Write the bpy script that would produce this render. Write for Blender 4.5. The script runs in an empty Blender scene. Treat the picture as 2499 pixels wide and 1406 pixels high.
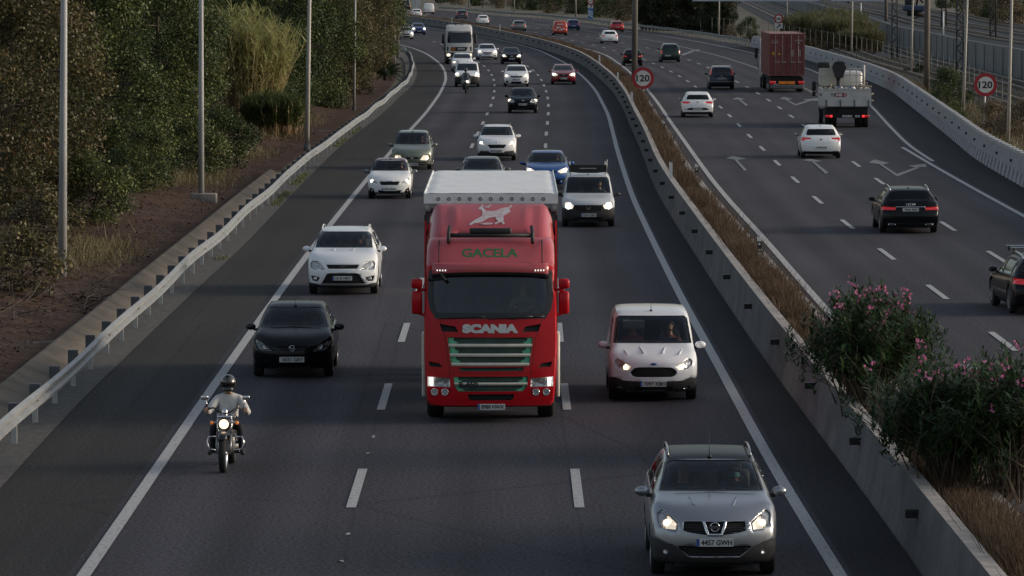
import bpy, bmesh, math, random
import numpy as np
from mathutils import Vector, Matrix, Quaternion
random.seed(7); rng = np.random.default_rng(11)
S = bpy.context.scene
COL = S.collection
# ---------------------------------------------------------------- camera
F_PX, CAM_H, CXP, CYP, HORIZON = 11697.0, 8.6, 1249.5, 703.0, -80.0
PITCH = math.atan((CYP - HORIZON) / F_PX)
cam = bpy.data.cameras.new('camera'); cam_o = bpy.data.objects.new('camera', cam); COL.objects.link(cam_o)
cam.sensor_width = 36.0; cam.lens = F_PX / 2499.0 * 36.0
cam.clip_start = 1.0; cam.clip_end = 6000.0
cam_o.location = (0, 0, CAM_H); cam_o.rotation_euler = (math.pi / 2 - PITCH, 0, 0)
S.camera = cam_o
# ---------------------------------------------------------------- light
SUN_EL, SUN_AZ = math.radians(16), math.radians(96)      # azimuth measured from -Y (behind the camera) towards +X
w = bpy.data.worlds.new('World'); S.world = w; w.use_nodes = True
nt = w.node_tree
sky = nt.nodes.new('ShaderNodeTexSky'); sky.sky_type = 'NISHITA'; sky.sun_disc = False
sky.sun_elevation = SUN_EL
sdir = Vector((math.sin(SUN_AZ) * math.cos(SUN_EL), -math.cos(SUN_AZ) * math.cos(SUN_EL), math.sin(SUN_EL)))
sky.sun_rotation = math.atan2(sdir.x, sdir.y)
sky.air_density = 1.2; sky.dust_density = 3.0; sky.ozone_density = 2.0
bg = nt.nodes['Background']; bg.inputs[1].default_value = 0.094
hs = nt.nodes.new('ShaderNodeHueSaturation'); hs.inputs['Saturation'].default_value = 0.62      # thin even cloud takes the blue out of the sky
nt.links.new(sky.outputs[0], hs.inputs['Color']); nt.links.new(hs.outputs[0], bg.inputs[0])
sl = bpy.data.lights.new('sun', 'SUN'); sl.energy = 1.1; sl.angle = math.radians(18); sl.color = (1.0, 0.85, 0.69)
so = bpy.data.objects.new('sun', sl); COL.objects.link(so)
so.rotation_euler = sdir.to_track_quat('Z', 'Y').to_euler()
S.view_settings.view_transform = 'Standard'; S.view_settings.look = 'None'
S.view_settings.gamma = 1.0; S.view_settings.exposure = 0.80
S.cycles.max_bounces = 6; S.cycles.transparent_max_bounces = 12; S.cycles.caustics_reflective = False; S.cycles.caustics_refractive = False
S.cycles.sample_clamp_indirect = 4.0
# ---------------------------------------------------------------- photograph pixel -> point of the place
def G(px, py, h=0.0):
    dx = (px - CXP) / F_PX; dy = -(py - CYP) / F_PX
    d = Vector((dx, math.cos(PITCH) + dy * math.sin(PITCH), -math.sin(PITCH) + dy * math.cos(PITCH)))
    t = (h - CAM_H) / d.z
    return Vector((d.x * t, d.y * t, h))
def onplane(px, py, Y):
    dx = (px - CXP) / F_PX; dy = -(py - CYP) / F_PX
    d = Vector((dx, math.cos(PITCH) + dy * math.sin(PITCH), -math.sin(PITCH) + dy * math.cos(PITCH)))
    t = Y / d.y
    return d.x * t, CAM_H + d.z * t
# ---------------------------------------------------------------- materials
MATS = {}
def srgb(r, g, b):
    f = lambda c: ((c / 255 + 0.055) / 1.055) ** 2.4 if c > 10 else c / 255 / 12.92
    return (f(r), f(g), f(b))
def M(name, col, rough=0.5, metal=0.0, var=0.12, scale=6.0, bump=0.0, coat=0.0, emit=None, estr=0.0, spec=0.5, stretch=None, col2=None, detail=4):
    if name in MATS: return MATS[name]
    m = bpy.data.materials.new(name); m.use_nodes = True; MATS[name] = m
    n = m.node_tree.nodes; l = m.node_tree.links; p = n['Principled BSDF']
    tc = n.new('ShaderNodeTexCoord'); mp = n.new('ShaderNodeMapping'); no = n.new('ShaderNodeTexNoise'); mx = n.new('ShaderNodeMix')
    mx.data_type = 'RGBA'
    l.new(tc.outputs['Object'], mp.inputs[0]); l.new(mp.outputs[0], no.inputs[0]); no.inputs['Scale'].default_value = scale
    no.inputs['Detail'].default_value = detail
    if stretch: mp.inputs['Scale'].default_value = stretch
    c2 = col2 if col2 else tuple(min(1, c * (1 + var)) for c in col)
    c1 = col if col2 else tuple(c * (1 - var) for c in col)
    mx.inputs['A'].default_value = (*c1, 1); mx.inputs['B'].default_value = (*c2, 1)
    cr = n.new('ShaderNodeMapRange'); cr.inputs['From Min'].default_value = 0.3; cr.inputs['From Max'].default_value = 0.7
    l.new(no.outputs[0], cr.inputs[0]); l.new(cr.outputs[0], mx.inputs['Factor']); l.new(mx.outputs['Result'], p.inputs['Base Color'])
    p.inputs['Roughness'].default_value = rough; p.inputs['Metallic'].default_value = metal
    p.inputs['Coat Weight'].default_value = coat; p.inputs['Coat Roughness'].default_value = 0.04
    p.inputs['Specular IOR Level'].default_value = spec
    if bump:
        b = n.new('ShaderNodeBump'); b.inputs['Strength'].default_value = bump; b.inputs['Distance'].default_value = 0.02
        l.new(no.outputs[0], b.inputs['Height']); l.new(b.outputs[0], p.inputs['Normal'])
    if emit:
        p.inputs['Emission Color'].default_value = (*emit, 1); p.inputs['Emission Strength'].default_value = estr
    return m
def glass_mat(name, tint, rough=0.03, ior=1.45):
    if name in MATS: return MATS[name]
    m = bpy.data.materials.new(name); m.use_nodes = True; MATS[name] = m
    n = m.node_tree.nodes; l = m.node_tree.links; n.remove(n['Principled BSDF'])
    tr = n.new('ShaderNodeBsdfTransparent'); gl = n.new('ShaderNodeBsdfGlossy'); mx = n.new('ShaderNodeMixShader'); fr = n.new('ShaderNodeFresnel')
    no = n.new('ShaderNodeTexNoise'); no.inputs['Scale'].default_value = 3.0
    mr = n.new('ShaderNodeMapRange'); mr.inputs['To Min'].default_value = rough; mr.inputs['To Max'].default_value = rough + 0.05
    l.new(no.outputs[0], mr.inputs[0]); l.new(mr.outputs[0], gl.inputs['Roughness'])
    tr.inputs[0].default_value = (*tint, 1); gl.inputs[0].default_value = (0.9, 0.95, 1.0, 1); fr.inputs[0].default_value = ior
    l.new(fr.outputs[0], mx.inputs[0]); l.new(tr.outputs[0], mx.inputs[1]); l.new(gl.outputs[0], mx.inputs[2])
    l.new(mx.outputs[0], n['Material Output'].inputs[0])
    return m
def leaf_mat(name, cols, trans=0.25, rough=0.5):
    """leaf colours chosen by the per-leaf attribute 'tone'"""
    if name in MATS: return MATS[name]
    m = bpy.data.materials.new(name); m.use_nodes = True; MATS[name] = m
    n = m.node_tree.nodes; l = m.node_tree.links; p = n['Principled BSDF']
    at = n.new('ShaderNodeAttribute'); at.attribute_name = 'tone'
    cr = n.new('ShaderNodeValToRGB'); e = cr.color_ramp.elements
    while len(e) < len(cols): e.new(0.5)
    for i, c in enumerate(cols):
        e[i].position = i / (len(cols) - 1); e[i].color = (*c, 1)
    l.new(at.outputs['Fac'], cr.inputs[0]); l.new(cr.outputs[0], p.inputs['Base Color'])
    p.inputs['Roughness'].default_value = rough; p.inputs['Specular IOR Level'].default_value = 0.22
    tb = n.new('ShaderNodeBsdfTranslucent'); mx = n.new('ShaderNodeMixShader'); mx.inputs[0].default_value = trans
    l.new(cr.outputs[0], tb.inputs[0]); l.new(p.outputs[0], mx.inputs[1]); l.new(tb.outputs[0], mx.inputs[2])
    l.new(mx.outputs[0], n['Material Output'].inputs[0])
    return m
# ---------------------------------------------------------------- objects
def tag(o, label=None, cat=None, group=None, kind=None):
    if label: o['label'] = label
    if cat: o['category'] = cat
    if group: o['group'] = group
    if kind: o['kind'] = kind
    return o
def thing(name, label, cat, loc=(0, 0, 0), rz=0.0, group=None):
    o = bpy.data.objects.new(name, None); COL.objects.link(o); o.empty_display_size = 0.3
    o.location = loc; o.rotation_euler = (0, 0, rz)
    return tag(o, label, cat, group)
def link_mesh(name, me, parent=None):
    o = bpy.data.objects.new(name, me); COL.objects.link(o)
    if parent: o.parent = parent
    return o
def copy_tree(o, parent=None):
    c = o.copy(); COL.objects.link(c)
    if parent: c.parent = parent
    for ch in list(o.children): copy_tree(ch, c)
    return c
class MB:
    def __init__(s): s.v = []; s.f = []; s.m = []; s.s = []
    def add(s, V, Fs, mi=0, sm=False):
        b = len(s.v); s.v += [tuple(x) for x in V]
        for f in Fs: s.f.append([b + i for i in f]); s.m.append(mi); s.s.append(sm)
    def box(s, c, size, mi=0, rot=None, taper=1.0):
        x, y, z = (k / 2 for k in size); V = []
        for sz in (-1, 1):
            t = taper if sz > 0 else 1.0
            for sx, sy in ((-1, -1), (1, -1), (1, 1), (-1, 1)):
                p = Vector((sx * x * t, sy * y * t, sz * z))
                if rot is not None: p = rot @ p
                V.append(Vector(c) + p)
        s.add(V, [(0, 3, 2, 1), (4, 5, 6, 7), (0, 1, 5, 4), (1, 2, 6, 5), (2, 3, 7, 6), (3, 0, 4, 7)], mi)
    def rbox(s, c, size, r=0.03, mi=0, rot=None, seg=2):
        bm = bmesh.new(); bmesh.ops.create_cube(bm, size=1.0)
        bmesh.ops.scale(bm, vec=Vector(size), verts=bm.verts)
        bmesh.ops.bevel(bm, geom=bm.edges[:], offset=min(r, min(size) * 0.49), segments=seg, profile=0.5, affect='EDGES')
        s.bm(bm, Matrix.Translation(c) @ (rot.to_4x4() if rot is not None else Matrix()), mi, True); bm.free()
    def bm(s, bm, mtx=Matrix(), mi=0, sm=False):
        bm.verts.index_update()
        s.add([mtx @ v.co for v in bm.verts], [[v.index for v in f.verts] for f in bm.faces], mi, sm)
    def cyl(s, a, b, r0, r1=None, n=12, mi=0, cap=True, sm=True):
        s.tube([a, b], [r0, r0 if r1 is None else r1], n, mi, cap, sm)
    def tube(s, pts, r, n=8, mi=0, cap=True, sm=True):
        pts = [Vector(p) for p in pts]; k = len(pts)
        if not isinstance(r, (list, tuple)): r = [r] * k
        V = []; ref = None
        for i, p in enumerate(pts):
            d = (pts[min(i + 1, k - 1)] - pts[max(i - 1, 0)]).normalized()
            if ref is None:
                ref = Vector((0, 0, 1)) if abs(d.z) < 0.9 else Vector((1, 0, 0))
            u = d.cross(ref)
            if u.length < 1e-6: u = d.orthogonal()
            u.normalize(); v = d.cross(u).normalized(); ref = u.cross(d)
            for j in range(n):
                a = 2 * math.pi * j / n
                V.append(p + (u * math.cos(a) + v * math.sin(a)) * r[i])
        Fs = [(i * n + j, i * n + (j + 1) % n, (i + 1) * n + (j + 1) % n, (i + 1) * n + j) for i in range(k - 1) for j in range(n)]
        s.add(V, Fs, mi, sm)
        if cap:
            b = len(s.v) - len(V)
            s.f.append([b + j for j in range(n)][::-1]); s.m.append(mi); s.s.append(False)
            s.f.append([b + (k - 1) * n + j for j in range(n)]); s.m.append(mi); s.s.append(False)
    def ball(s, c, r, nu=16, nv=10, mi=0, rot=None):
        if not isinstance(r, (list, tuple)): r = (r, r, r)
        V = []; Fs = []
        for i in range(nv + 1):
            t = math.pi * i / nv
            for j in range(nu):
                a = 2 * math.pi * j / nu
                p = Vector((r[0] * math.sin(t) * math.cos(a), r[1] * math.sin(t) * math.sin(a), r[2] * math.cos(t)))
                if rot is not None: p = rot @ p
                V.append(Vector(c) + p)
        for i in range(nv):
            for j in range(nu):
                Fs.append((i * nu + j, (i + 1) * nu + j, (i + 1) * nu + (j + 1) % nu, i * nu + (j + 1) % nu))
        s.add(V, Fs, mi, True)
    def lathe(s, prof, c=(0, 0, 0), axis='x', n=28, mi=0, sm=True):
        V = []; k = len(prof)
        for (r, t) in prof:
            for j in range(n):
                a = 2 * math.pi * j / n
                q = (r * math.cos(a), r * math.sin(a))
                V.append(Vector(c) + (Vector((t, q[0], q[1])) if axis == 'x' else Vector((q[0], t, q[1])) if axis == 'y' else Vector((q[0], q[1], t))))
        s.add(V, [(i * n + j, i * n + (j + 1) % n, (i + 1) * n + (j + 1) % n, (i + 1) * n + j) for i in range(k - 1) for j in range(n)], mi, sm)
    def prism(s, poly, t0, t1, axis='y', mi=0, sm=False):
        k = len(poly)
        P = (lambda a, b, t: (a, t, b)) if axis == 'y' else (lambda a, b, t: (t, a, b)) if axis == 'x' else (lambda a, b, t: (a, b, t))
        V = [P(a, b, t0) for a, b in poly] + [P(a, b, t1) for a, b in poly]
        Fs = [list(range(k)), list(range(2 * k - 1, k - 1, -1))] + [(i, k + i, k + (i + 1) % k, (i + 1) % k) for i in range(k)]
        s.add(V, Fs, mi, sm)
    def build(s, name, mats, parent=None, fix=True):
        me = bpy.data.meshes.new(name); me.from_pydata(s.v, [], s.f)
        for m in (mats if isinstance(mats, (list, tuple)) else [mats]): me.materials.append(m)
        me.polygons.foreach_set('material_index', s.m); me.polygons.foreach_set('use_smooth', s.s)
        if fix:
            b = bmesh.new(); b.from_mesh(me); bmesh.ops.recalc_face_normals(b, faces=b.faces); b.to_mesh(me); b.free()
        me.update()
        return link_mesh(name, me, parent)
def np_mesh(name, V, Q, mat, tone=None, parent=None, uv=None, smooth=False):
    """mesh from numpy arrays: V (n,3), Q (m,k)"""
    me = bpy.data.meshes.new(name); n, (m, k) = len(V), Q.shape
    me.vertices.add(n); me.vertices.foreach_set('co', V.astype(np.float32).ravel())
    me.loops.add(m * k); me.loops.foreach_set('vertex_index', Q.astype(np.int32).ravel())
    me.polygons.add(m); me.polygons.foreach_set('loop_start', np.arange(0, m * k, k, dtype=np.int32))
    me.polygons.foreach_set('loop_total', np.full(m, k, dtype=np.int32))
    if smooth: me.polygons.foreach_set('use_smooth', np.ones(m, dtype=bool))
    me.update(calc_edges=True)
    if tone is not None:
        a = me.attributes.new('tone', 'FLOAT', 'FACE'); a.data.foreach_set('value', tone.astype(np.float32))
    if uv is not None:
        u = me.uv_layers.new(name='UVMap'); u.data.foreach_set('uv', uv.astype(np.float32)[Q.ravel()].ravel())
    me.materials.append(mat); me.validate()
    return link_mesh(name, me, parent)
def text_mesh(name, txt, size, mat, parent=None, depth=0.002, loc=(0, 0, 0), rot=(math.pi / 2, 0, 0), sx=1.0, bold=0.0, fit=None):
    cu = bpy.data.curves.new(name, 'FONT'); cu.body = txt; cu.size = size; cu.extrude = depth; cu.align_x = 'CENTER'; cu.align_y = 'CENTER'
    cu.offset = bold; cu.resolution_u = 3
    o = bpy.data.objects.new(name, cu); COL.objects.link(o)
    dg = bpy.context.evaluated_depsgraph_get(); dg.update()
    me = bpy.data.meshes.new_from_object(o.evaluated_get(dg)); bpy.data.objects.remove(o); bpy.data.curves.remove(cu)
    if fit:
        xs = [v.co.x for v in me.vertices]; ys = [v.co.y for v in me.vertices]
        cx, cy = (max(xs) + min(xs)) / 2, (max(ys) + min(ys)) / 2
        me.transform(Matrix.Diagonal((fit[0] / (max(xs) - min(xs)), fit[1] / (max(ys) - min(ys)), 1, 1)) @ Matrix.Translation((-cx, -cy, 0)))
    me.materials.clear(); me.materials.append(mat)
    p = link_mesh(name, me, parent); p.location = loc; p.rotation_euler = rot; p.scale = (sx, 1, 1)
    return p
# ---------------------------------------------------------------- curves
def resample(pts, step):
    P = np.array([[p[0], p[1]] for p in pts], float)
    d = np.r_[0, np.cumsum(np.hypot(*np.diff(P, axis=0).T))]
    k = max(2, int(d[-1] / step) + 1); t = np.linspace(0, d[-1], k)
    return np.c_[np.interp(t, d, P[:, 0]), np.interp(t, d, P[:, 1])]
def smooth(P, it):
    P = P.copy()
    for _ in range(it): P[1:-1] = 0.25 * P[:-2] + 0.5 * P[1:-1] + 0.25 * P[2:]
    return P
def path(px, near=30.0, far=None, step=2.0, it=40, h=0.0):
    """polyline traced in the photograph -> smooth path on the ground, nearest end first"""
    P = [G(x, y, h) for x, y in px]
    P = sorted([(p.x, p.y) for p in P], key=lambda p: p[1])
    if near and P[0][1] > near:
        (x0, y0), (x1, y1) = P[0], P[min(2, len(P) - 1)]
        P.insert(0, (x0 + (near - y0) * (x1 - x0) / (y1 - y0), near))
    if far and P[-1][1] < far:
        (x0, y0), (x1, y1) = P[-2], P[-1]
        P.append((x1 + (far - y1) * (x1 - x0) / (y1 - y0), far))
    return smooth(resample(P, step), it)
def XatY(P, y): return float(np.interp(y, P[:, 1], P[:, 0]))
def normals(P):
    t = np.gradient(P, axis=0); t /= np.linalg.norm(t, axis=1)[:, None]
    return t, np.c_[t[:, 1], -t[:, 0]]          # tangent, normal towards +X
def tangent_at(P, y):
    t, _ = normals(P); i = int(np.argmin(abs(P[:, 1] - y))); return t[i]
def extrude_path(P, prof, name, mats, parent=None, mis=None, sm=False, closed=True):
    """prof: (offset to +X side, height) ring; swept along P"""
    t, n = normals(P); k = len(prof); V = []
    for i in range(len(P)):
        for o, z in prof: V.append((P[i, 0] + n[i, 0] * o, P[i, 1] + n[i, 1] * o, z))
    mb = MB(); Fs = []; mb.v = V
    for i in range(len(P) - 1):
        for j in range(k if closed else k - 1):
            a, b = i * k + j, i * k + (j + 1) % k
            mb.f.append([a, b, b + k, a + k]); mb.m.append(mis[j] if mis else 0); mb.s.append(sm)
    if closed:
        mb.f.append(list(range(k))); mb.m.append(0); mb.s.append(False)
        mb.f.append([(len(P) - 1) * k + j for j in range(k)][::-1]); mb.m.append(0); mb.s.append(False)
    return mb.build(name, mats, parent)
def strip(P, w0, w1, z, name, mat, parent=None, kind=None):
    """flat strip along P between side offsets w0..w1, with UVs in metres"""
    t, n = normals(P); d = np.r_[0, np.cumsum(np.hypot(*np.diff(P, axis=0).T))]
    A = P + n * w0; B = P + n * w1; k = len(P)
    V = np.zeros((2 * k, 3)); V[0::2, :2] = A; V[1::2, :2] = B; V[:, 2] = z
    uv = np.zeros((2 * k, 2)); uv[0::2, 0] = w0; uv[1::2, 0] = w1; uv[0::2, 1] = d; uv[1::2, 1] = d
    i = np.arange(k - 1) * 2
    o = np_mesh(name, V, np.c_[i, i + 1, i + 3, i + 2], mat, uv=uv, parent=parent)
    if kind: o['kind'] = kind
    return o
# ================================================================ ground materials
def asphalt(name, base, speck=0.35, tint=(1, 1, 1.06), lane_w=3.53):
    m = bpy.data.materials.new(name); m.use_nodes = True
    n = m.node_tree.nodes; l = m.node_tree.links; p = n['Principled BSDF']
    tc = n.new('ShaderNodeTexCoord')
    def noise(scale, sc, det=3):
        mp = n.new('ShaderNodeMapping'); mp.inputs['Scale'].default_value = sc; no = n.new('ShaderNodeTexNoise')
        no.inputs['Scale'].default_value = scale; no.inputs['Detail'].default_value = det
        l.new(tc.outputs['UV'], mp.inputs[0]); l.new(mp.outputs[0], no.inputs[0]); return no.outputs[0]
    def mr(x, a, b, f0=0.3, f1=0.7):
        r = n.new('ShaderNodeMapRange'); r.inputs['To Min'].default_value = a; r.inputs['To Max'].default_value = b
        r.inputs['From Min'].default_value = f0; r.inputs['From Max'].default_value = f1
        l.new(x, r.inputs[0]); return r.outputs[0]
    def mul(a, b):
        k = n.new('ShaderNodeMath'); k.operation = 'MULTIPLY'; l.new(a, k.inputs[0]); l.new(b, k.inputs[1]); return k.outputs[0]
    grain = noise(17.0, (1, 0.6, 1), 4)
    v = mul(mr(grain, 1 - speck, 1 + speck), mul(mr(noise(0.55, (1.6, 0.025, 1)), 0.86, 1.14), mr(noise(0.22, (1, 0.3, 1)), 0.86, 1.14)))
    v = mul(v, mr(noise(1.2, (0.9, 0.012, 1)), 0.93, 1.05))
    # wheel tracks, an oily band along the middle of each lane, and the joints between lanes
    sx = n.new('ShaderNodeSeparateXYZ'); l.new(tc.outputs['UV'], sx.inputs[0])
    def mth(op, a, b):
        k = n.new('ShaderNodeMath'); k.operation = op
        l.new(a, k.inputs[0]); k.inputs[1].default_value = b; return k.outputs[0]
    lane = mth('ABSOLUTE', mth('SUBTRACT', mth('MULTIPLY', mth('FRACT', mth('DIVIDE', sx.outputs[0], lane_w), 0), lane_w), lane_w / 2), 0)
    v = mul(v, mr(mth('ABSOLUTE', mth('SUBTRACT', lane, 0.85), 0), 1.09, 0.97, 0.0, 0.5))
    v = mul(v, mr(lane, 0.86, 1.0, 0.0, 0.55)); v = mul(v, mr(lane, 1.0, 0.80, lane_w / 2 - 0.04, lane_w / 2))
    # fine tar cracks running across and along
    vo = n.new('ShaderNodeTexVoronoi'); vo.feature = 'DISTANCE_TO_EDGE'; vo.inputs['Scale'].default_value = 0.14
    mpv = n.new('ShaderNodeMapping'); mpv.inputs['Scale'].default_value = (1, 0.35, 1); l.new(tc.outputs['UV'], mpv.inputs[0]); l.new(mpv.outputs[0], vo.inputs[0])
    v = mul(v, mr(vo.outputs['Distance'], 0.8, 1.0, 0.0, 0.006))
    cc = n.new('ShaderNodeCombineColor'); 
    for i in range(3):
        k = n.new('ShaderNodeMath'); k.operation = 'MULTIPLY'; k.inputs[1].default_value = base * tint[i]; l.new(v, k.inputs[0]); l.new(k.outputs[0], cc.inputs[i])
    l.new(cc.outputs[0], p.inputs['Base Color'])
    p.inputs['Roughness'].default_value = 0.85; p.inputs['Specular IOR Level'].default_value = 0.10
    b = n.new('ShaderNodeBump'); b.inputs['Strength'].default_value = 0.35; b.inputs['Distance'].default_value = 0.01
    l.new(grain, b.inputs['Height']); l.new(b.outputs[0], p.inputs['Normal'])
    return m
def worn_paint(name, col, wear=0.5):
    m = bpy.data.materials.new(name); m.use_nodes = True
    n = m.node_tree.nodes; l = m.node_tree.links; p = n['Principled BSDF']
    tc = n.new('ShaderNodeTexCoord'); no = n.new('ShaderNodeTexNoise'); no.inputs['Scale'].default_value = 14; no.inputs['Detail'].default_value = 5
    l.new(tc.outputs['UV'], no.inputs[0])
    cr = n.new('ShaderNodeValToRGB'); cr.color_ramp.elements[0].position = 0.28; cr.color_ramp.elements[1].position = wear
    cr.color_ramp.elements[0].color = (0.09, 0.09, 0.09, 1); cr.color_ramp.elements[1].color = (*col, 1)
    l.new(no.outputs[0], cr.inputs[0]); l.new(cr.outputs[0], p.inputs['Base Color']); p.inputs['Roughness'].default_value = 0.7
    return m
A_ROAD = asphalt('asphalt', 0.053, 0.55, tint=(1.0, 0.965, 1.13)); A_SHO = asphalt('asphalt_shoulder', 0.036, 0.5, tint=(1.03, 0.99, 0.98), lane_w=40.0); A_NEW = asphalt('asphalt_dark', 0.028, 0.5, tint=(0.99, 0.98, 1.12), lane_w=40.0)
P_LINE = worn_paint('road_paint', (0.38, 0.375, 0.37)); P_OLD = worn_paint('road_paint_faded', (0.21, 0.21, 0.22), 0.62)
def streaked(name, col):
    m = bpy.data.materials.new(name); m.use_nodes = True; MATS[name] = m
    n = m.node_tree.nodes; l = m.node_tree.links; p = n['Principled BSDF']; tc = n.new('ShaderNodeTexCoord')
    def no(sc, scale, det=5):
        mp = n.new('ShaderNodeMapping'); mp.inputs['Scale'].default_value = sc; q = n.new('ShaderNodeTexNoise'); q.inputs['Scale'].default_value = scale; q.inputs['Detail'].default_value = det
        l.new(tc.outputs['Object'], mp.inputs[0]); l.new(mp.outputs[0], q.inputs[0]); return q.outputs[0]
    def mr(x, a, b, f0, f1):
        r = n.new('ShaderNodeMapRange'); r.inputs['To Min'].default_value = a; r.inputs['To Max'].default_value = b; r.inputs['From Min'].default_value = f0; r.inputs['From Max'].default_value = f1; l.new(x, r.inputs[0]); return r.outputs[0]
    def mul(a, b):
        k = n.new('ShaderNodeMath'); k.operation = 'MULTIPLY'; l.new(a, k.inputs[0]); l.new(b, k.inputs[1]); return k.outputs[0]
    v = mul(mr(no((2, 6.0, 0.05), 1.6, 3), 0.80, 1.05, 0.34, 0.58), mul(mr(no((1, 0.8, 0.9), 0.9), 0.74, 1.15, 0.3, 0.7), mr(no((1, 1, 1), 9.0), 0.9, 1.1, 0.3, 0.7)))
    sx = n.new('ShaderNodeSeparateXYZ'); l.new(tc.outputs['Object'], sx.inputs[0]); d = n.new('ShaderNodeMath'); d.operation = 'DIVIDE'; d.inputs[1].default_value = 6.0; l.new(sx.outputs[1], d.inputs[0])
    f = n.new('ShaderNodeMath'); f.operation = 'FRACT'; l.new(d.outputs[0], f.inputs[0]); v = mul(v, mr(f.outputs[0], 0.35, 1.0, 0.004, 0.007))
    cc = n.new('ShaderNodeCombineColor')
    for i in range(3):
        k = n.new('ShaderNodeMath'); k.operation = 'MULTIPLY'; k.inputs[1].default_value = col[i]; l.new(v, k.inputs[0]); l.new(k.outputs[0], cc.inputs[i])
    l.new(cc.outputs[0], p.inputs['Base Color']); p.inputs['Roughness'].default_value = 0.9; p.inputs['Specular IOR Level'].default_value = 0.15
    return m
CONC = streaked('concrete', (0.150, 0.146, 0.146))
CONC_L = M('concrete_light', (0.31, 0.30, 0.305), 0.85, var=0.15, scale=1.5, bump=0.2)
CONC_T = M('concrete_top', (0.30, 0.27, 0.245), 0.9, var=0.3, scale=3.0, bump=0.3)
CONC_G = M('gutter_concrete', (0.135, 0.108, 0.080), 0.9, var=0.4, scale=0.8, bump=0.3)
GALV = M('galvanised_steel', (0.42, 0.42, 0.41), 0.5, metal=0.25, var=0.18, scale=3.0)
GALV_D = M('galvanised_dark', (0.095, 0.10, 0.108), 0.5, metal=0.4, var=0.25, scale=4.0)
BLACK_PL = M('black_plastic', (0.012, 0.012, 0.013), 0.55, var=0.2)
WHITE_PL = M('white_plastic', (0.62, 0.62, 0.60), 0.5, var=0.08)
CREAM = M('cream_reflector', (0.62, 0.58, 0.48), 0.4, var=0.1)
SOIL = M('soil', (0.075, 0.052, 0.036), 0.95, var=0.5, scale=3.0, bump=0.6)
DIRT = M('dirt', (0.048, 0.027, 0.019), 0.95, scale=1.3, bump=0.9, col2=(0.100, 0.060, 0.042), detail=9, spec=0.1)
SCRUB = M('scrub_ground', (0.095, 0.078, 0.055), 0.95, scale=0.35, bump=0.6, col2=(0.055, 0.052, 0.030), detail=9)
BALLAST = M('ballast', (0.070, 0.062, 0.056), 0.95, var=0.45, scale=2.2, bump=0.8, detail=8)
# ================================================================ traced lines (pixels of the photograph)
LE = path([(205, 1406), (557, 891), (698, 692), (808, 546), (901, 431), (952, 373), (999, 320), (1040, 276), (1073, 230), (1089, 196), (1086, 173), (1073, 154), (1041, 131), (1006, 117), (977, 110), (930, 101), (880, 93)])
RE = path([(2055, 1406), (1902, 1177), (1781, 941), (1711, 818), (1648, 700), (1600, 603), (1543, 482), (1507, 370), (1485, 281), (1454, 221), (1425, 189), (1380, 154), (1316, 123), (1252, 105), (1188, 91), (1156, 85), (1041, 66), (990, 59)])
AE = path([(0, 1192), (120, 1046), (251, 921), (362, 815), (482, 700), (597, 597), (700, 484), (826, 358), (934, 277), (964, 246), (1006, 209), (1017, 180), (1012, 152), (996, 133), (960, 121), (900, 109), (840, 101)])
GR = path([(33, 1112), (83, 1057), (132, 1009), (178, 964), (219, 923), (260, 886), (295, 851), (328, 820), (362, 788), (392, 758), (500, 655), (600, 560), (700, 464), (790, 385), (858, 334), (900, 300), (942, 264), (980, 231), (1003, 203), (1008, 178), (1003, 150), (985, 133), (960, 124), (925, 115)], it=12)
BB = path([(2248, 1406), (2138, 1232), (2053, 1132), (1957, 1006), (1887, 911), (1746, 700), (1619, 500), (1588, 440), (1571, 385), (1554, 344), (1537, 308), (1522, 268), (1494, 222), (1457, 187), (1428, 164), (1400, 148), (1348, 128), (1284, 110), (1220, 95), (1156, 81), (1092, 69), (1028, 59), (985, 53)])
DA = path([(869, 1197), (940, 971), (984, 813), (1135, 392), (1152, 357), (1166, 325), (1180, 298), (1191, 274), (1200, 254), (1205, 235), (1207, 218), (1207, 205), (1204, 189), (1194, 174), (1184, 163), (1130, 129), (1063, 103), (1000, 90)])
DB = path([(1413, 1205), (1378, 973), (1330, 358), (1333, 326), (1336, 298), (1339, 274), (1338, 254), (1337, 236), (1331, 218), (1325, 202), (1316, 186), (1302, 173), (1287, 161), (1225, 126), (1150, 103), (1063, 84), (1000, 73)])
RL = path([(2000, 737), (1941, 673), (1867, 584), (1799, 513), (1742, 446), (1703, 392), (1671, 346), (1639, 302), (1607, 253), (1576, 214), (1530, 170), (1486, 138), (1455, 126), (1400, 112), (1300, 88), (1150, 64), (1050, 48)])
RC = path([(2450, 835), (2285, 712), (2165, 622), (2069, 550), (1993, 488), (1941, 440), (1892, 394), (1855, 358), (1822, 326), (1794, 296), (1768, 270), (1744, 249), (1695, 210), (1670, 193), (1644, 178), (1615, 164), (1585, 151), (1541, 135), (1487, 120), (1448, 110), (1410, 102), (1309, 80), (1200, 63), (1080, 46)])
RD = path([(2435, 628), (2326, 562), (2152, 448), (2088, 400), (1949, 297), (1914, 272), (1881, 248), (1849, 228), (1819, 210), (1723, 163), (1689, 149), (1630, 130), (1576, 116), (1536, 108), (1449, 92), (1404, 84), (1309, 68), (1200, 52), (1080, 37)])
RR1 = path([(2499, 528), (2394, 471), (2298, 417), (2202, 360)], near=30)
RR2 = path([(2277, 394), (2220, 359), (2163, 300), (2126, 258), (2060, 214), (1992, 176), (1966, 166), (1838, 130), (1740, 109), (1680, 98), (1620, 88), (1556, 80), (1440, 64), (1300, 47), (1200, 38)], near=None)
RX = path([(1992, 233), (1971, 218), (1838, 163), (1760, 138), (1680, 118), (1620, 104), (1554, 94), (1512, 87), (1416, 73), (1336, 62), (1240, 50)], near=None)
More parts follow.
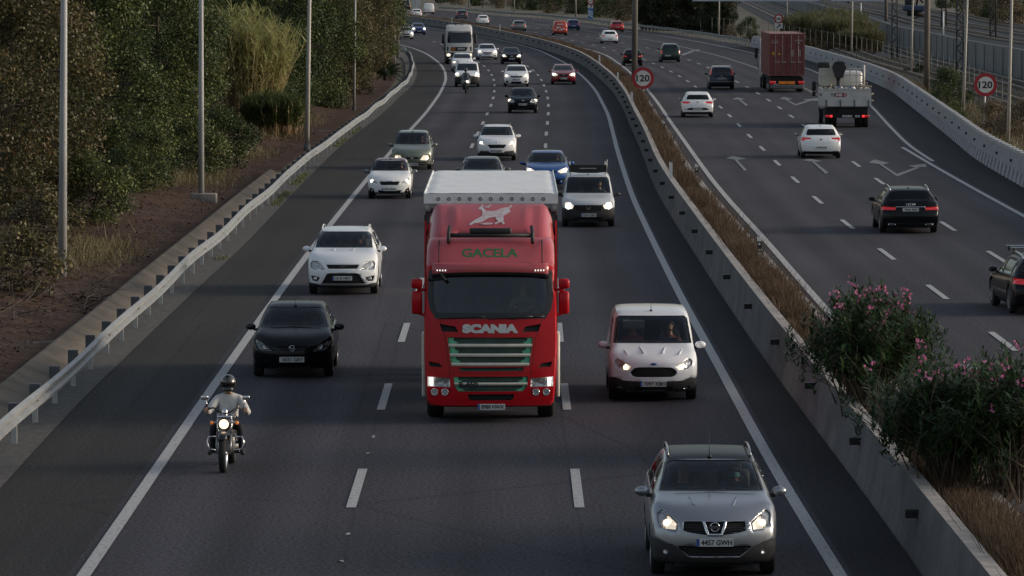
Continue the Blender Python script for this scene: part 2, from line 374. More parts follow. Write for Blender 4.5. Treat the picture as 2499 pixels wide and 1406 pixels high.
RB = path([(2499, 455), (2391, 396), (2325, 339), (2260, 287), (2211, 248), (2178, 222), (2113, 193), (1965, 144), (1848, 118), (1798, 107), (1700, 91), (1600, 78), (1520, 68), (1440, 58), (1328, 46), (1200, 37), (1145, 31), (1068, 25)], near=30)
RW = path([(2454, 181), (2350, 158), (2275, 136), (2183, 113), (2119, 83), (2040, 57), (1960, 30)], near=250, far=1500, it=60)   # foot of the retaining wall
# ================================================================ ground, roads
def sheet(name, A, B, z, mat, y0, y1, step=4.0, da=0.0, db=0.0, cols=2, hfun=None, kind='structure', ref=None):
    ys = np.arange(y0, y1 + 0.1, step); V = []; U = []
    for y in ys:
        a = XatY(A, y) + da; b = XatY(B, y) + db
        for c in range(cols):
            f = c / (cols - 1); x = a + (b - a) * f
            V.append((x, y, z if hfun is None else hfun(x, y, f))); U.append((x - (XatY(ref, y) if ref is not None else 0), y))
    k = len(ys); i = np.arange(k - 1)[:, None] * cols + np.arange(cols - 1)[None, :]; i = i.ravel()
    o = np_mesh(name, np.array(V), np.c_[i, i + 1, i + 1 + cols, i + cols], mat, uv=np.array(U), smooth=cols > 2)
    if kind: o['kind'] = kind
    return o
def wav(x, y, s=1.0):
    return (math.sin(x * 0.9 / s + y * 0.31 / s) + math.sin(x * 0.37 / s - y * 0.53 / s + 1.3) + 0.6 * math.sin(x * 2.1 / s + y * 1.7 / s)) / 2.6
mb = MB(); mb.add([(-3000, -60, -0.06), (3000, -60, -0.06), (3000, 5000, -0.06), (-3000, 5000, -0.06)], [(0, 1, 2, 3)])
g = mb.build('ground', SCRUB); g['kind'] = 'structure'
sheet('road', AE, BB, 0.0, A_ROAD, 30, 775, ref=RE)
sheet('road', RL, RB, 0.0, A_ROAD, 30, 960, da=-1.6, ref=RC)
sheet('road_shoulder', AE, LE, 0.008, A_SHO, 30, 560, da=0.0, db=-0.25)
sheet('road_shoulder', RE, BB, 0.008, A_NEW, 30, 700, da=0.2)
# right shoulder beside the concrete barrier
RRn = np.vstack([RR1[RR1[:, 1] < 225], RR2[RR2[:, 1] > 232]])
sheet('road_shoulder', RRn, RB, 0.008, A_NEW, 30, 520, da=0.25)
# bank of bare earth rising on the left, behind the gutter
def bank(x, y, f):
    d = f * 45
    return -0.04 + 0.10 * min(d, 3) + 0.05 * max(0, d - 3) + 0.14 * wav(x, y, 0.8) * min(1, d) + 0.25 * wav(x, y, 3.0) * min(1, d / 4)
GRl = GR.copy()
sheet('earth_bank', GR, GR, 0, DIRT, 40, 620, step=1.5, da=-46.3, db=-1.3, cols=46, hfun=lambda x, y, f: bank(x, y, 1 - f))
def bank_z(x, y): return bank(x, y, max(0, (XatY(GR, y) - 1.3 - x) / 45))
# narrow strip of gravelly earth under the guard rail and the concrete gutter behind it
sheet('verge_strip', GR, AE, 0.0, M('verge', (0.055, 0.050, 0.046), 0.95, var=0.45, scale=5, bump=0.8), 40, 520, step=1.0, da=-0.6, db=0.05, cols=5,
      hfun=lambda x, y, f: 0.02 + 0.035 * wav(x, y, 0.15) * (1 - f))
ys = GR[(GR[:, 1] > 40) & (GR[:, 1] < 200)]
gt = extrude_path(ys, [(-0.5, 0.03), (-0.75, -0.02), (-1.15, 0.12), (-1.38, 0.24), (-1.46, 0.22), (-1.5, -0.1), (-0.5, -0.1)], 'gutter', [CONC_G], closed=True)
tag(gt, kind='structure')
# lines
def dashes(P, centres, L, wd, name, mat, z=0.014):
    d = np.r_[0, np.cumsum(np.hypot(*np.diff(P, axis=0).T))]
    for c in centres:
        d0 = np.interp(c, P[:, 1], d); t = np.linspace(d0 - L / 2, d0 + L / 2, 6)
        Q = np.c_[np.interp(t, d, P[:, 0]), np.interp(t, d, P[:, 1])]
        strip(Q, -wd / 2, wd / 2, z, name, mat, kind='structure')
def cut(P, a, b): return P[(P[:, 1] >= a) & (P[:, 1] <= b)]
for P, a, b in ((LE, 30, 620), (RE, 30, 720), (RL, 30, 800)):
    strip(cut(P, a, b), -0.1, 0.1, 0.014, 'edge_line', P_LINE, kind='structure')
strip(cut(RR1, 30, 231), -0.09, 0.09, 0.014, 'edge_line', P_LINE, kind='structure')
strip(cut(RR2, 208, 860), -0.09, 0.09, 0.014, 'edge_line', P_LINE, kind='structure')
strip(cut(RX, 322, 760), -0.12, 0.12, 0.014, 'edge_line', P_OLD, kind='structure')
cA = [78.9 - 16.9 * 2 + 16.9 * k for k in range(38)]
for P in (DA, DB): dashes(P, [c for c in cA if c < 560], 5.9, 0.16, 'lane_line', P_LINE)
dashes(RC, [110 - 16.8 * 3 + 16.8 * k for k in range(40)], 5.6, 0.16, 'lane_line', P_LINE)
dashes(RD, [142.3 - 16.8 * 5 + 16.8 * k for k in range(40)], 5.6, 0.16, 'lane_line', P_LINE)
def arrow(polys):
    mb = MB()
    for k, poly in enumerate(polys):
        mb.add([G(x, y) + Vector((0, 0, 0.014 + 0.003 * k)) for x, y in poly], [list(range(len(poly)))])
    o = mb.build('arrow_marking', P_OLD); o['kind'] = 'structure'
    uv = o.data.uv_layers.new(name='UVMap')
    for lp in o.data.loops: uv.data[lp.index].uv = o.data.vertices[lp.vertex_index].co.xy
arrow([[(1771, 387), (1789, 381), (1822, 388), (1799, 391)], [(1793, 391), (1799, 391), (1823, 416), (1816, 418)]])
arrow([[(1958, 392), (1975, 388), (2008, 394), (1986, 396)], [(1982, 396), (1988, 396), (2022, 422), (2014, 425)]])
arrow([[(2120, 398), (2134, 390), (2171, 399), (2152, 402)], [(2146, 402), (2153, 402), (2194, 429), (2188, 431)], [(2186, 427), (2238, 408), (2243, 411), (2192, 431)], [(2216, 406), (2258, 401), (2262, 409), (2228, 409)]])
arrow([[(1786, 243), (1798, 238), (1819, 242), (1806, 244)], [(1802, 244), (1808, 244), (1826, 257), (1820, 259)]])
arrow([[(1902, 242), (1912, 237), (1935, 242), (1921, 244)], [(1916, 244), (1922, 244), (1944, 256), (1940, 258)], [(1940, 255), (1974, 245), (1978, 247), (1944, 258)], [(1960, 244), (2000, 240), (2000, 247), (1964, 246)]])
arrow([[(2337, 893), (2356, 888), (2417, 909), (2372, 910)], [(2350, 908), (2384, 910), (2440, 965), (2420, 968)]])
arrow([[(1660, 134), (1690, 123), (1697, 125), (1668, 136)], [(1690, 122), (1708, 121), (1704, 127)]])
# white crumbs of old line paint beside the left lane line
mb = MB(); r_ = random.Random(3)
for px, py in ((912, 1064), (911, 1068), (898, 1107), (850, 1304), (833, 1371), (830, 1372), (849, 1306)):
    p = G(px, py); a = r_.uniform(.02, .05); mb.add([(p.x - a, p.y - a * 3, .012), (p.x + a, p.y - a * 2, .012), (p.x + a * .6, p.y + a * 3, .012), (p.x - a * .7, p.y + a * 2, .012)], [(0, 1, 2, 3)])
o = mb.build('paint_crumbs', P_LINE); o['kind'] = 'stuff'
# ================================================================ median planter between the carriageways
mp = cut(BB, 40, 770)
t = thing('median_barrier', 'long grey concrete barrier with black reflectors along the right of the oncoming lanes', 'barrier')
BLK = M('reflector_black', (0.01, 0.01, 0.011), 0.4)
extrude_path(mp, [(0, -0.05), (0, 0.06), (0.06, 0.3), (0.15, 1.0)], 'face', [CONC], t, closed=False)
extrude_path(mp, [(0.15, 1.0), (0.145, 0.93), (0.36, 0.93), (0.36, 1.0)][::-1], 'coping', [CONC_T], t)
extrude_path(mp, [(0.36, 0.93), (0.36, -0.05)], 'back_face', [CONC], t, closed=False)
mt, mn = normals(mp); md = np.r_[0, np.cumsum(np.hypot(*np.diff(mp, axis=0).T))]
def along(P, d, off=0.0):
    tt, nn = normals(P); D = np.r_[0, np.cumsum(np.hypot(*np.diff(P, axis=0).T))]
    return (np.interp(d, D, P[:, 0] + nn[:, 0] * off), np.interp(d, D, P[:, 1] + nn[:, 1] * off), math.atan2(np.interp(d, D, tt[:, 1]), np.interp(d, D, tt[:, 0])) - math.pi / 2)
d0 = 69.4 - 40.0
rb = MB(); rb.box((0, 0, 0), (0.2, 0.1, 0.12)); rb.box((0, -0.052, 0), (0.02, 0.008, 0.12)); first = None
for k in range(-2, 62):
    dd = d0 + 10.7 * k
    if dd > md[-1] - 2: break
    x, y, a = along(mp, dd, 0.02)
    o = rb.build('reflector', BLK, t) if first is None else first.copy()
    if first is None: first = o
    else: COL.objects.link(o); o.parent = t
    o.location = (x, y, 0.66); o.rotation_euler = (0, 0, a)
w2 = extrude_path(mp, [(1.2, -0.05), (1.2, 0.85), (1.4, 0.85), (1.46, -0.05)], 'median_wall', [CONC_T])
tag(w2, 'low concrete wall edging the dry grass median on the departing side', 'wall')
extrude_path(mp, [(0.36, 0.72), (1.2, 0.72), (1.2, -0.04), (0.36, -0.04)], 'planter_soil', [SOIL]).__setitem__('kind', 'structure')
# delineator posts
DEL = []
def delineator(px, py, h, label, black=True, sc=1.0):
    p = G(px, py, h); t = thing('delineator_post', label, 'delineator post', p, 0, 'delineator posts along the median')
    mb = MB(); mb.prism([(-0.06, 0), (0.06, 0), (0.06, 0.5 * sc), (-0.06, 0.56 * sc)], -0.04, 0.04, 'y'); mb.build('post', WHITE_PL, t)
    if black:
        mb = MB(); mb.box((0, -0.043, 0.28 * sc), (0.122, 0.012, 0.3 * sc)); b = mb.build('black_band', BLACK_PL, t)
        for z in (0.2, 0.36): mb = MB(); mb.cyl((0, -0.05, z * sc), (0, -0.056, z * sc), 0.03, n=10); mb.build('reflector', WHITE_PL, b)
delineator(1700, 437, 0.85, 'white delineator post with black band on median wall, second nearest')
delineator(1853, 628, 0.85, 'nearest white delineator post with black band, in front of the oleander')
delineator(1620, 324, 0.85, 'white delineator post with black band just below the round sign')
delineator(1637, 436, 1.0, 'plain white delineator on the barrier right of the van with roof board', False, 1.1)
delineator(1542, 250, 1.0, 'plain white delineator on the barrier left of the round sign post', False, 1.1)
delineator(1508, 198, 1.0, 'plain white delineator on the barrier left of the black hatchback', False, 1.1)
delineator(1463, 156, 1.0, 'plain white delineator where the barrier starts to curve', False, 1.3)
delineator(1220, 75, 1.0, 'tiny white delineator on the far barrier behind the white saloon', False, 1.4)
delineator(1103, 56, 1.0, 'farthest white delineator, above the white lorry cab', False, 1.4)
# dry grass growing in the planter
def blades(n, fx, fy, fz, hmin, hmax, wd, lean, seed=1):
    r = np.random.default_rng(seed); x = fx; y = fy
    h = r.uniform(hmin, hmax, n); a = r.uniform(0, 2 * np.pi, n); la = r.uniform(0, 2 * np.pi, n); ll = r.uniform(0.1, lean, n) * h
    ux, uy = np.cos(a) * wd / 2, np.sin(a) * wd / 2
    V = np.zeros((n, 4, 3))
    for k, (s, hh, q) in enumerate(((-1, 0, 0), (1, 0, 0), (0.35, 1, 1), (-0.35, 1, 1))):
        V[:, k, 0] = x + ux * s + np.cos(la) * ll * q; V[:, k, 1] = y + uy * s + np.sin(la) * ll * q; V[:, k, 2] = fz + h * hh
    return V.reshape(-1, 3), np.arange(n * 4).reshape(n, 4)
GRASS = leaf_mat('dry_grass', [(0.036, 0.024, 0.017), (0.070, 0.045, 0.029), (0.135, 0.092, 0.059), (0.052, 0.035, 0.024), (0.18, 0.14, 0.10)], 0.3, 0.8)
N = 130000
u = rng.random(N); dist = 13 + (md[-1] - 15) * u ** 2.2
tx, ty = np.interp(dist, md, mp[:, 0]), np.interp(dist, md, mp[:, 1]); nx, ny = np.interp(dist, md, mn[:, 0]), np.interp(dist, md, mn[:, 1])
off = rng.normal(0.82, 0.2, N).clip(0.47, 1.3); cl = 0.5 + 0.5 * np.sin(dist * 0.9 + np.sin(dist * 0.37) * 3) * np.sin(dist * 0.23)
V, Q = blades(N, tx + nx * off, ty + ny * off, 0.68, 0.14, 0.56, 0.014, 0.75)
V = V.reshape(N, 4, 3); V[:, 2:, 2] *= (0.78 + 0.34 * cl)[:, None]; wid = 1 + dist / 110.0
mid = V[:, :2].mean(1, keepdims=True); V[:, :2] = mid + (V[:, :2] - mid) * wid[:, None, None]
o = np_mesh('dry_grass', V.reshape(-1, 3), Q, GRASS, tone=(rng.random(N) * 0.8 + 0.2 * cl)); o['kind'] = 'stuff'
# ================================================================ steel guard rails
def guard_rail(P, label, post_step, name='guard_rail', side=1, d_first=0.0, dark=GALV_D, block=True, cream=True, beam=GALV):
    t = thing(name, label, 'guard rail')
    wave = [(0.0, 0.43), (0.075, 0.47), (0.075, 0.52), (-0.01, 0.57), (-0.01, 0.61), (0.075, 0.66), (0.075, 0.71), (0.0, 0.75)]
    prof = [(side * o, z) for o, z in wave] + [(side * (o - 0.006), z) for o, z in wave[::-1]]
    # the beam sags and waves a little from old knocks
    o = extrude_path(P, prof, 'beam', [beam], t)
    for v in o.data.vertices:
        v.co.z += 0.05 * math.sin(v.co.y * 0.21) * math.sin(v.co.y * 0.047 + 1); v.co.x += 0.05 * math.sin(v.co.y * 0.17 + 0.5) * math.sin(v.co.y * 0.06)
    L = np.hypot(*np.diff(P, axis=0).T).sum(); post = blk = tri = None; d = d_first; k = 0
    while d < L - 1:
        if k >= 98: break
        x, y, a = along(P, d, -side * 0.17)
        if post is None:
            mb = MB(); mb.box((-0.045, 0, 0.3), (0.012, 0.07, 0.62)); mb.box((0.045, 0, 0.3), (0.012, 0.07, 0.62)); mb.box((0, -0.03 , 0.3), (0.09, 0.012, 0.62)); p = post = mb.build('post', GALV, t)
            mb = MB(); mb.box((0, 0, 0.59), (0.2, 0.16, 0.34)); b = blk = mb.build('spacer_block', dark, p) if block else None
        else:
            p = post.copy(); COL.objects.link(p); p.parent = t
            if blk: b = blk.copy(); COL.objects.link(b); b.parent = p
        p.location = (x, y, 0); p.rotation_euler = (0, 0, a)
        if cream and k % 2 == 0:
            if tri is None:
                mb = MB(); mb.prism([(0.0, 0.64), (0.075, 0.64), (0.04, 0.56)], -0.03, 0.0, 'y'); q = tri = mb.build('reflector', CREAM, t)
            else: q = tri.copy(); COL.objects.link(q); q.parent = t
            x, y, a = along(P, d + 2, side * 0.03); q.location = (x, y, 0); q.rotation_euler = (0, 0, a)
        d += post_step; k += 1
    return t
gp = resample(cut(GR, 60.6, 520), 1.0)
guard_rail(gp, 'long steel guard rail on posts between the left shoulder and the concrete gutter', 4.0, side=1, d_first=0.0, beam=M('rail_cream', (0.25, 0.258, 0.262), 0.5, metal=0.2, var=0.15, scale=2.0))
gp2 = resample(cut(RB, 520, 960), 3.0)
guard_rail(gp2, 'distant steel guard rail on posts along the outer edge of the departing lanes', 4.6, side=-1, cream=False, beam=M('rail_weathered', (0.20, 0.20, 0.195), 0.6, metal=0.2, var=0.2, scale=1.0))
# ================================================================ pale concrete barrier, right edge
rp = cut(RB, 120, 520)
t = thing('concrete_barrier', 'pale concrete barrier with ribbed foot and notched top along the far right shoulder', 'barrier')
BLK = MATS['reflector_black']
extrude_path(rp, [(0.0, -0.05), (0.0, 0.1), (0.1, 0.44), (0.2, 1.06), (0.42, 1.06), (0.5, -0.05)], 'wall', [CONC_L, M('slot_shade', (0.10, 0.096, 0.096), 0.95, var=0.3, scale=3), BLK], t, mis=[1, 1, 0, 2, 0, 0])  # foot colour carries the shade between ribs; black top darkens gaps between teeth
mb = MB(); L = np.hypot(*np.diff(rp, axis=0).T).sum(); d = 30.0
while d < L - 2:
    x, y, a = along(rp, d, 0.0); c, s_ = math.cos(a), math.sin(a)
    def W(o, u, z): return (x + c * o - s_ * u, y + s_ * o + c * u, z)
    wd = 1.1
    mb.add([W(-0.10, -0.5, -0.02), W(-0.10, -0.5 + wd, -0.02), W(0.085, 0.5 + wd, 0.48), W(0.085, 0.5, 0.48), W(0.12, -0.5, -0.02), W(0.12, -0.5 + wd, -0.02), W(0.16, 0.5 + wd, 0.48), W(0.16, 0.5, 0.48)],
           [(0, 1, 2, 3), (0, 3, 7, 4), (1, 5, 6, 2), (3, 2, 6, 7)])
    d += 2.0
mb.build('ribbed_foot', CONC_L, t)
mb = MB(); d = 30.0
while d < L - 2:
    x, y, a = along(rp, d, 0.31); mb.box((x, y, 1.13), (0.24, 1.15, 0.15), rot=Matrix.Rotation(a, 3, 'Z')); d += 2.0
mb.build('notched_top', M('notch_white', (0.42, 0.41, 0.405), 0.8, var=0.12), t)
first = None; d = 34.0
while d < L - 2:
    x, y, a = along(rp, d, 0.11)
    if first is None: mb = MB(); mb.box((0, 0, 0), (0.1, 0.14, 0.11)); o = first = mb.build('reflector', BLK, t)
    else: o = first.copy(); COL.objects.link(o); o.parent = t
    o.location = (x, y, 0.72); o.rotation_euler = (0, 0, a); d += 8.0
# ================================================================ railway beyond
wallp = cut(RW, 255, 1450)
sheet('platform_ground', wallp, wallp, 2.08, SCRUB, 256, 1440, step=20, da=0.3, db=260)
rw = extrude_path(wallp, [(0, -0.1), (0.05, 2.2), (0.3, 2.2), (0.3, -0.1)], 'retaining_wall', [M('ribbed_concrete', (0.165, 0.165, 0.16), 0.9, scale=3.0, var=0.3, bump=0.3, stretch=(0.7, 0.7, 0.05))])
tag(rw, 'long grey concrete retaining wall between the lower and upper railway tracks', 'retaining wall')
mbc = MB(); WL = np.hypot(*np.diff(wallp, axis=0).T).sum(); d = 4.0
while d < 640:
    x, y, a = along(wallp, d, -0.04); mbc.box((x, y, 1.0), (0.05, 0.14, 2.1), rot=Matrix.Rotation(a, 3, 'Z')); d += 8.0
mbc.build('pilasters', CONC, rw)
RUST = M('rail_steel', (0.16, 0.13, 0.115), 0.4, metal=0.5, var=0.2, scale=2.0); SLEEP = M('sleeper', (0.10, 0.09, 0.082), 0.9, var=0.25)
def track(off, z, y0, y1, label):
    P = cut(wallp, y0, y1); t = thing('railway_track', label, 'railway track', group='railway tracks')
    extrude_path(P, [(off - 2.1, z - 0.02), (off - 1.3, z + 0.28), (off + 1.3, z + 0.28), (off + 2.1, z - 0.02)], 'ballast', [BALLAST], t)
    for s in (-0.78, 0.78):
        extrude_path(P, [(off + s - 0.05, z + 0.29), (off + s - 0.05, z + 0.46), (off + s + 0.05, z + 0.46), (off + s + 0.05, z + 0.29)], 'rail', [RUST], t)
    mb = MB(); L = np.hypot(*np.diff(P, axis=0).T).sum(); d = 1.0
    while d < min(L - 1, 420):
        x, y, a = along(P, d, off); mb.box((x, y, z + 0.27), (2.4, 0.26, 0.1), rot=Matrix.Rotation(a, 3, 'Z')); d += 1.2
    mb.build('sleepers', SLEEP, t)
track(-3.4, 0.0, 256, 1300, 'lower railway track directly below the retaining wall')
track(-7.6, 0.0, 256, 1300, 'lower railway track nearest the motorway fence')
track(2.6, 2.08, 256, 1440, 'upper railway track on the edge of the retaining wall')
track(7.2, 2.08, 256, 1440, 'upper railway track in the middle of the raised bed')
track(11.8, 2.08, 256, 1440, 'upper railway track nearest the bushes at top right')
LATT = M('lattice_steel', (0.045, 0.045, 0.05), 0.6, metal=0.3, var=0.2)
PIPE = M('cantilever_steel', (0.42, 0.42, 0.41), 0.5, metal=0.3)
def lattice(px, py, h, H, label, arm=1):
    p = G(px, py, h); t = thing('catenary_mast', label, 'catenary mast', p, 0, 'catenary masts over the railway')
    mb = MB(); wb = 0.26
    for sx in (-1, 1):
        for sy in (-1, 1): mb.cyl((sx * wb, sy * wb, 0), (sx * wb * 0.75, sy * wb * 0.75, H), 0.045, n=5)
    n = int(H / 0.55)
    for i in range(n):
        z0, z1 = i * H / n, (i + 1) * H / n; s = 1 if i % 2 else -1
        for q in (-1, 1):
            mb.cyl((-s * wb, q * wb, z0), (s * wb, q * wb, z1), 0.03, n=4); mb.cyl((q * wb, -s * wb, z0), (q * wb, s * wb, z1), 0.03, n=4)
    mb.build('lattice', LATT, t)
    mb = MB(); b = 6.2; mb.cyl((0, 0, b + 1.4), (arm * 3.2, 0, b + 2.2), 0.045); mb.cyl((0, 0, b), (arm * 3.2, 0, b + 2.2), 0.045); mb.cyl((0, 0, b + 0.3), (arm * 2.6, 0, b + 0.3), 0.035)
    mb.build('cantilever', PIPE, t)
    mb = MB(); mb.box((0, 0, 0.1), (0.9, 0.9, 0.3)); mb.build('foundation', CONC, t)
lattice(2183, 150, 0.0, 10, 'dark lattice mast left of the dark round column')
lattice(2342, 212, 0.0, 10, 'dark lattice mast just left of the lamp post by the round 120 sign', 1)
lattice(2423, 100, 2.08, 9, 'dark lattice mast on the upper tracks at top right', -1)
lattice(2303, 74, 2.08, 9, 'slim dark lattice mast on the upper tracks right of the round column', 1)
# wires
WIRE = M('wire', (0.05, 0.05, 0.05), 0.5)
for off, z, lb in ((-5.2, 6.6, 'overhead contact wire above the lower tracks'), (4.8, 8.2, 'overhead contact wire above the upper tracks')):
    P = resample(cut(wallp, 260, 900), 40); mb = MB(); tt, nn = normals(P)
    mb.tube([(P[i, 0] + nn[i, 0] * off, P[i, 1] + nn[i, 1] * off, z - 0.0) for i in range(len(P))], 0.02, 4); tag(mb.build('contact_wire', WIRE), lb, 'wire')
# fence by the barrier
fp = cut(RB, 262, 640); FST = M('fence_steel', (0.10, 0.10, 0.095), 0.6, metal=0.3)
t = thing('wire_fence', 'tall wire fence on thin posts between the pale barrier and the railway', 'fence')
L = np.hypot(*np.diff(fp, axis=0).T).sum(); first = None; d = 2.0
while d < L - 2:
    x, y, a = along(fp, d, 4.2)
    if first is None: mb = MB(); mb.cyl((0, 0, -0.1), (0, 0, 2.3), 0.033, n=6); o = first = mb.build('post', FST, t)
    else: o = first.copy(); COL.objects.link(o); o.parent = t
    o.location = (x, y, 0); d += 6.5
mb = MB()
for z in (1.2, 2.2):
    tt, nn = normals(fp); mb.tube([(fp[i, 0] + nn[i, 0] * 4.2, fp[i, 1] + nn[i, 1] * 4.2, z) for i in range(0, len(fp), 2)], 0.012, 4)
mb.build('wires', FST, t)
# ================================================================ poles
POLE = M('pole_paint', (0.28, 0.28, 0.275), 0.6, metal=0.15, var=0.2, scale=1.6, stretch=(1, 1, 0.3))
POLE_W = M('pole_warm', (0.34, 0.32, 0.285), 0.6, metal=0.1, var=0.2, scale=1.6, stretch=(1, 1, 0.3))
POLE_D = M('pole_dark', (0.075, 0.062, 0.055), 0.8, var=0.3, scale=2.0, stretch=(1, 1, 0.2))
LAMPM = M('lamp_housing', (0.2, 0.2, 0.2), 0.5, metal=0.3)
def pole(px, py, label, r0, H=12.0, h=0.0, mat=POLE, lean=0.0, base=True, lamp=1, group='lamp posts along the motorway', z=None, name='lamp_post', cat='lamp post'):
    p = G(px, py, h)
    if z is not None: p.z = z
    t = thing(name, label, cat, p, 0, group); t.rotation_euler = (0, lean, 0)
    mb = MB(); mb.tube([(0, 0, -0.2), (0, 0, H * 0.3), (0, 0, H)], [r0, r0 * 0.86, r0 * 0.55], 14); mb.build('pole', mat, t)
    if base: mb = MB(); mb.cyl((0, 0, -0.1), (0, 0, 0.28), r0 * 1.5, r0 * 1.25, 14); mb.build('base', CONC if base == 1 else GALV, t)
    if lamp:
        mb = MB(); mb.tube([(0, 0, H - 0.05), (lamp * 0.5, 0, H + 0.3), (lamp * 1.8, 0, H + 0.5)], 0.05, 8); mb.build('arm', mat, t)
        mb = MB(); mb.rbox((lamp * 2.1, 0, H + 0.5), (0.8, 0.3, 0.16), 0.05); mb.build('lamp', LAMPM, t)
    return t
pole(152, 690, 'tall grey lamp post at far left standing in the dirt among leaves', 0.125, lean=0.0125, lamp=1, base=0)
p2 = pole(491, 497, 'tall grey lamp post on a square concrete block beside the gutter', 0.115, lean=0.004, lamp=1, base=0)
mb = MB(); mb.rbox((0.1, -0.1, bank_z(p2.location.x, p2.location.y) + 0.08), (0.95, 0.75, 0.4), 0.04); mb.build('concrete_block', M('block_concrete', (0.20, 0.18, 0.16), 0.9, var=0.25, scale=3, bump=0.3), p2)
pole(749, 365, 'tall pale lamp post beside the guard rail right of the cane thicket', 0.12, mat=POLE_W, lean=0.02)
pole(864, 270, 'slim grey lamp post behind the guard rail in front of brown trees', 0.09, lean=0.012)
pole(972, 140, 'grey post at the trees\' edge left of the white lorry, the thickest there', 0.12, H=11, lean=0.0)
pole(940, 178, 'short pale post among the brown trees, left one of the thin pair', 0.05, H=7, mat=POLE_W, lamp=0)
pole(964, 168, 'thin pale post among the brown trees, beside the thick grey post', 0.055, H=9, mat=POLE_W, lamp=0)
pole(2078, 140, 'pale lamp post in front of the green reeds at right', 0.09, mat=POLE_W, lean=0.012)
pole(2223, 188, 'pale lamp post between the lattice mast and the dark column', 0.09, mat=POLE_W, lean=0.02)
pole(2350, 284, 'pale lamp post behind the barrier left of the right 120 sign', 0.095, mat=POLE_W, lean=0.03)
pole(2460, 362, 'pale lamp post nearest the right border, behind the barrier', 0.09, mat=POLE_W, lean=0.018)
pole(1754, 93, 'pale lamp post before the dark trees beside the far guard rail', 0.1, mat=POLE_W, lean=0.012)
pole(1920, 70, 'pale lamp post behind the red container, right of the 100 sign', 0.09, mat=POLE_W, lean=0.01)
pole(1255, 29, 'distant pale lamp post left of the red van, behind the far guard rail', 0.11, mat=POLE_W)
pole(1405, 40, 'distant brownish lamp post left of the blue striped sign', 0.15, mat=POLE)
pole(1144, 18, 'far lamp post behind the dark estate car', 0.12, mat=POLE)
pole(1178, 20, 'far thin lamp post right of the dark estate car', 0.07, mat=POLE)
pole(1071, 11, 'farthest pale post right of the white van, left one of two', 0.1, mat=POLE_W, lamp=0)
pole(1077, 11, 'farthest pale post right of the white van, right one of two', 0.1, mat=POLE_W, lamp=0)
pole(2162, 96, 'dark round column by the foot of the retaining wall', 0.22, H=12, mat=POLE_D, lean=0.0, lamp=0, group='dark columns by the railway', name='column', cat='column')
pole(2071, 40, 'farthest dark round column, behind the green reeds', 0.24, H=12, mat=POLE_D, lean=0.0, lamp=0, group='dark columns by the railway', name='column', cat='column')
# short white-topped posts on the upper bed
for i, (px, py) in enumerate(((2101, 57), (2302, 89))):
    p = G(px, py, 2.08); t = thing('marker_post', ('white marker post on the raised bed beside the leftmost lattice mast' if i == 0 else 'white marker post on the raised bed right of the dark round column'), 'marker post', p, 0, 'white posts on the raised railway bed')
    mb = MB(); mb.cyl((0, 0, 0), (0, 0, 2.3), 0.07, n=8); mb.build('post', WHITE_PL, t)
    mb = MB(); mb.ball((0, 0, 2.3), 0.08, 8, 6); mb.build('cap', WHITE_PL, t)
# ================================================================ signs
RED_S = M('sign_red', (0.33, 0.018, 0.03), 0.35, var=0.06); WHT_S = M('sign_white', (0.60, 0.585, 0.56), 0.4, var=0.05); BLU_S = M('sign_blue', (0.03, 0.14, 0.38), 0.4, var=0.06)
BLK_S = M('sign_black', (0.012, 0.012, 0.014), 0.5); GRY_S = M('sign_back', (0.46, 0.465, 0.47), 0.6, metal=0.0, var=0.1)
def round_sign(px, py, gx, gy, R, txt, label, h0=0.0, rz=0.0, name='speed_sign', back=False):
    base = G(gx, gy, h0); X, Z = onplane(px, py, base.y)
    t = thing(name, label, 'road sign', base, rz); z = Z - h0; dx = (X - base.x)
    mb = MB(); mb.tube([(0, 0.06, -0.1), (dx, 0.06, z + R * 0.8)], 0.045, 8); mb.build('post', GALV, t)
    f = -1 if not back else 1; y0 = 0.0 if not back else 0.12
    mb = MB(); mb.cyl((dx, y0, z), (dx, y0 + f * 0.025, z), R, n=48, sm=False); mb.build('rim', RED_S if not back else GRY_S, t)
    if back: return t
    mb = MB(); mb.cyl((dx, -0.02, z), (dx, -0.031, z), R * 0.70, n=48, sm=False); mb.build('face', WHT_S, t)
    mb = MB(); mb.cyl((dx, 0.04, z), (dx, 0.005, z), R * 0.98, n=32, sm=False); mb.build('back_plate', GRY_S, t)
    text_mesh('number', txt, R * 0.75, BLK_S, t, 0.004, (dx, -0.036, z), fit=(R * 1.2, R * 0.62), bold=R * 0.02)
    return t
round_sign(1569, 191, 1573, 259, 0.69, '120', 'round red rimmed 120 speed sign standing in the median grass', 0.0)
round_sign(2405, 207, 2401, 326, 0.60, '120', 'round red rimmed 120 speed sign beyond the pale barrier at right', 0.0)
s = round_sign(1900, 46, 1900, 115, 0.50, '100', 'small round 100 speed sign above the red container', 0.0)
Y = s.location.y; k = Y / F_PX; _, zc = onplane(1900, 63, Y)
mb = MB(); mb.box((0, -0.01, zc), (20 * k, 0.03, 14 * k)); pl_ = mb.build('plate', WHT_S, s)
mb = MB(); mb.prism([(x * k, zc + z * k) for x, z in ((-5, -5), (-2.5, -5), (2.4, 0), (4, -1.7), (5, 4), (-.5, 3), (1.2, 1.3), (-5, -3))], -0.035, -0.026, 'y'); mb.build('arrow', BLK_S, pl_)
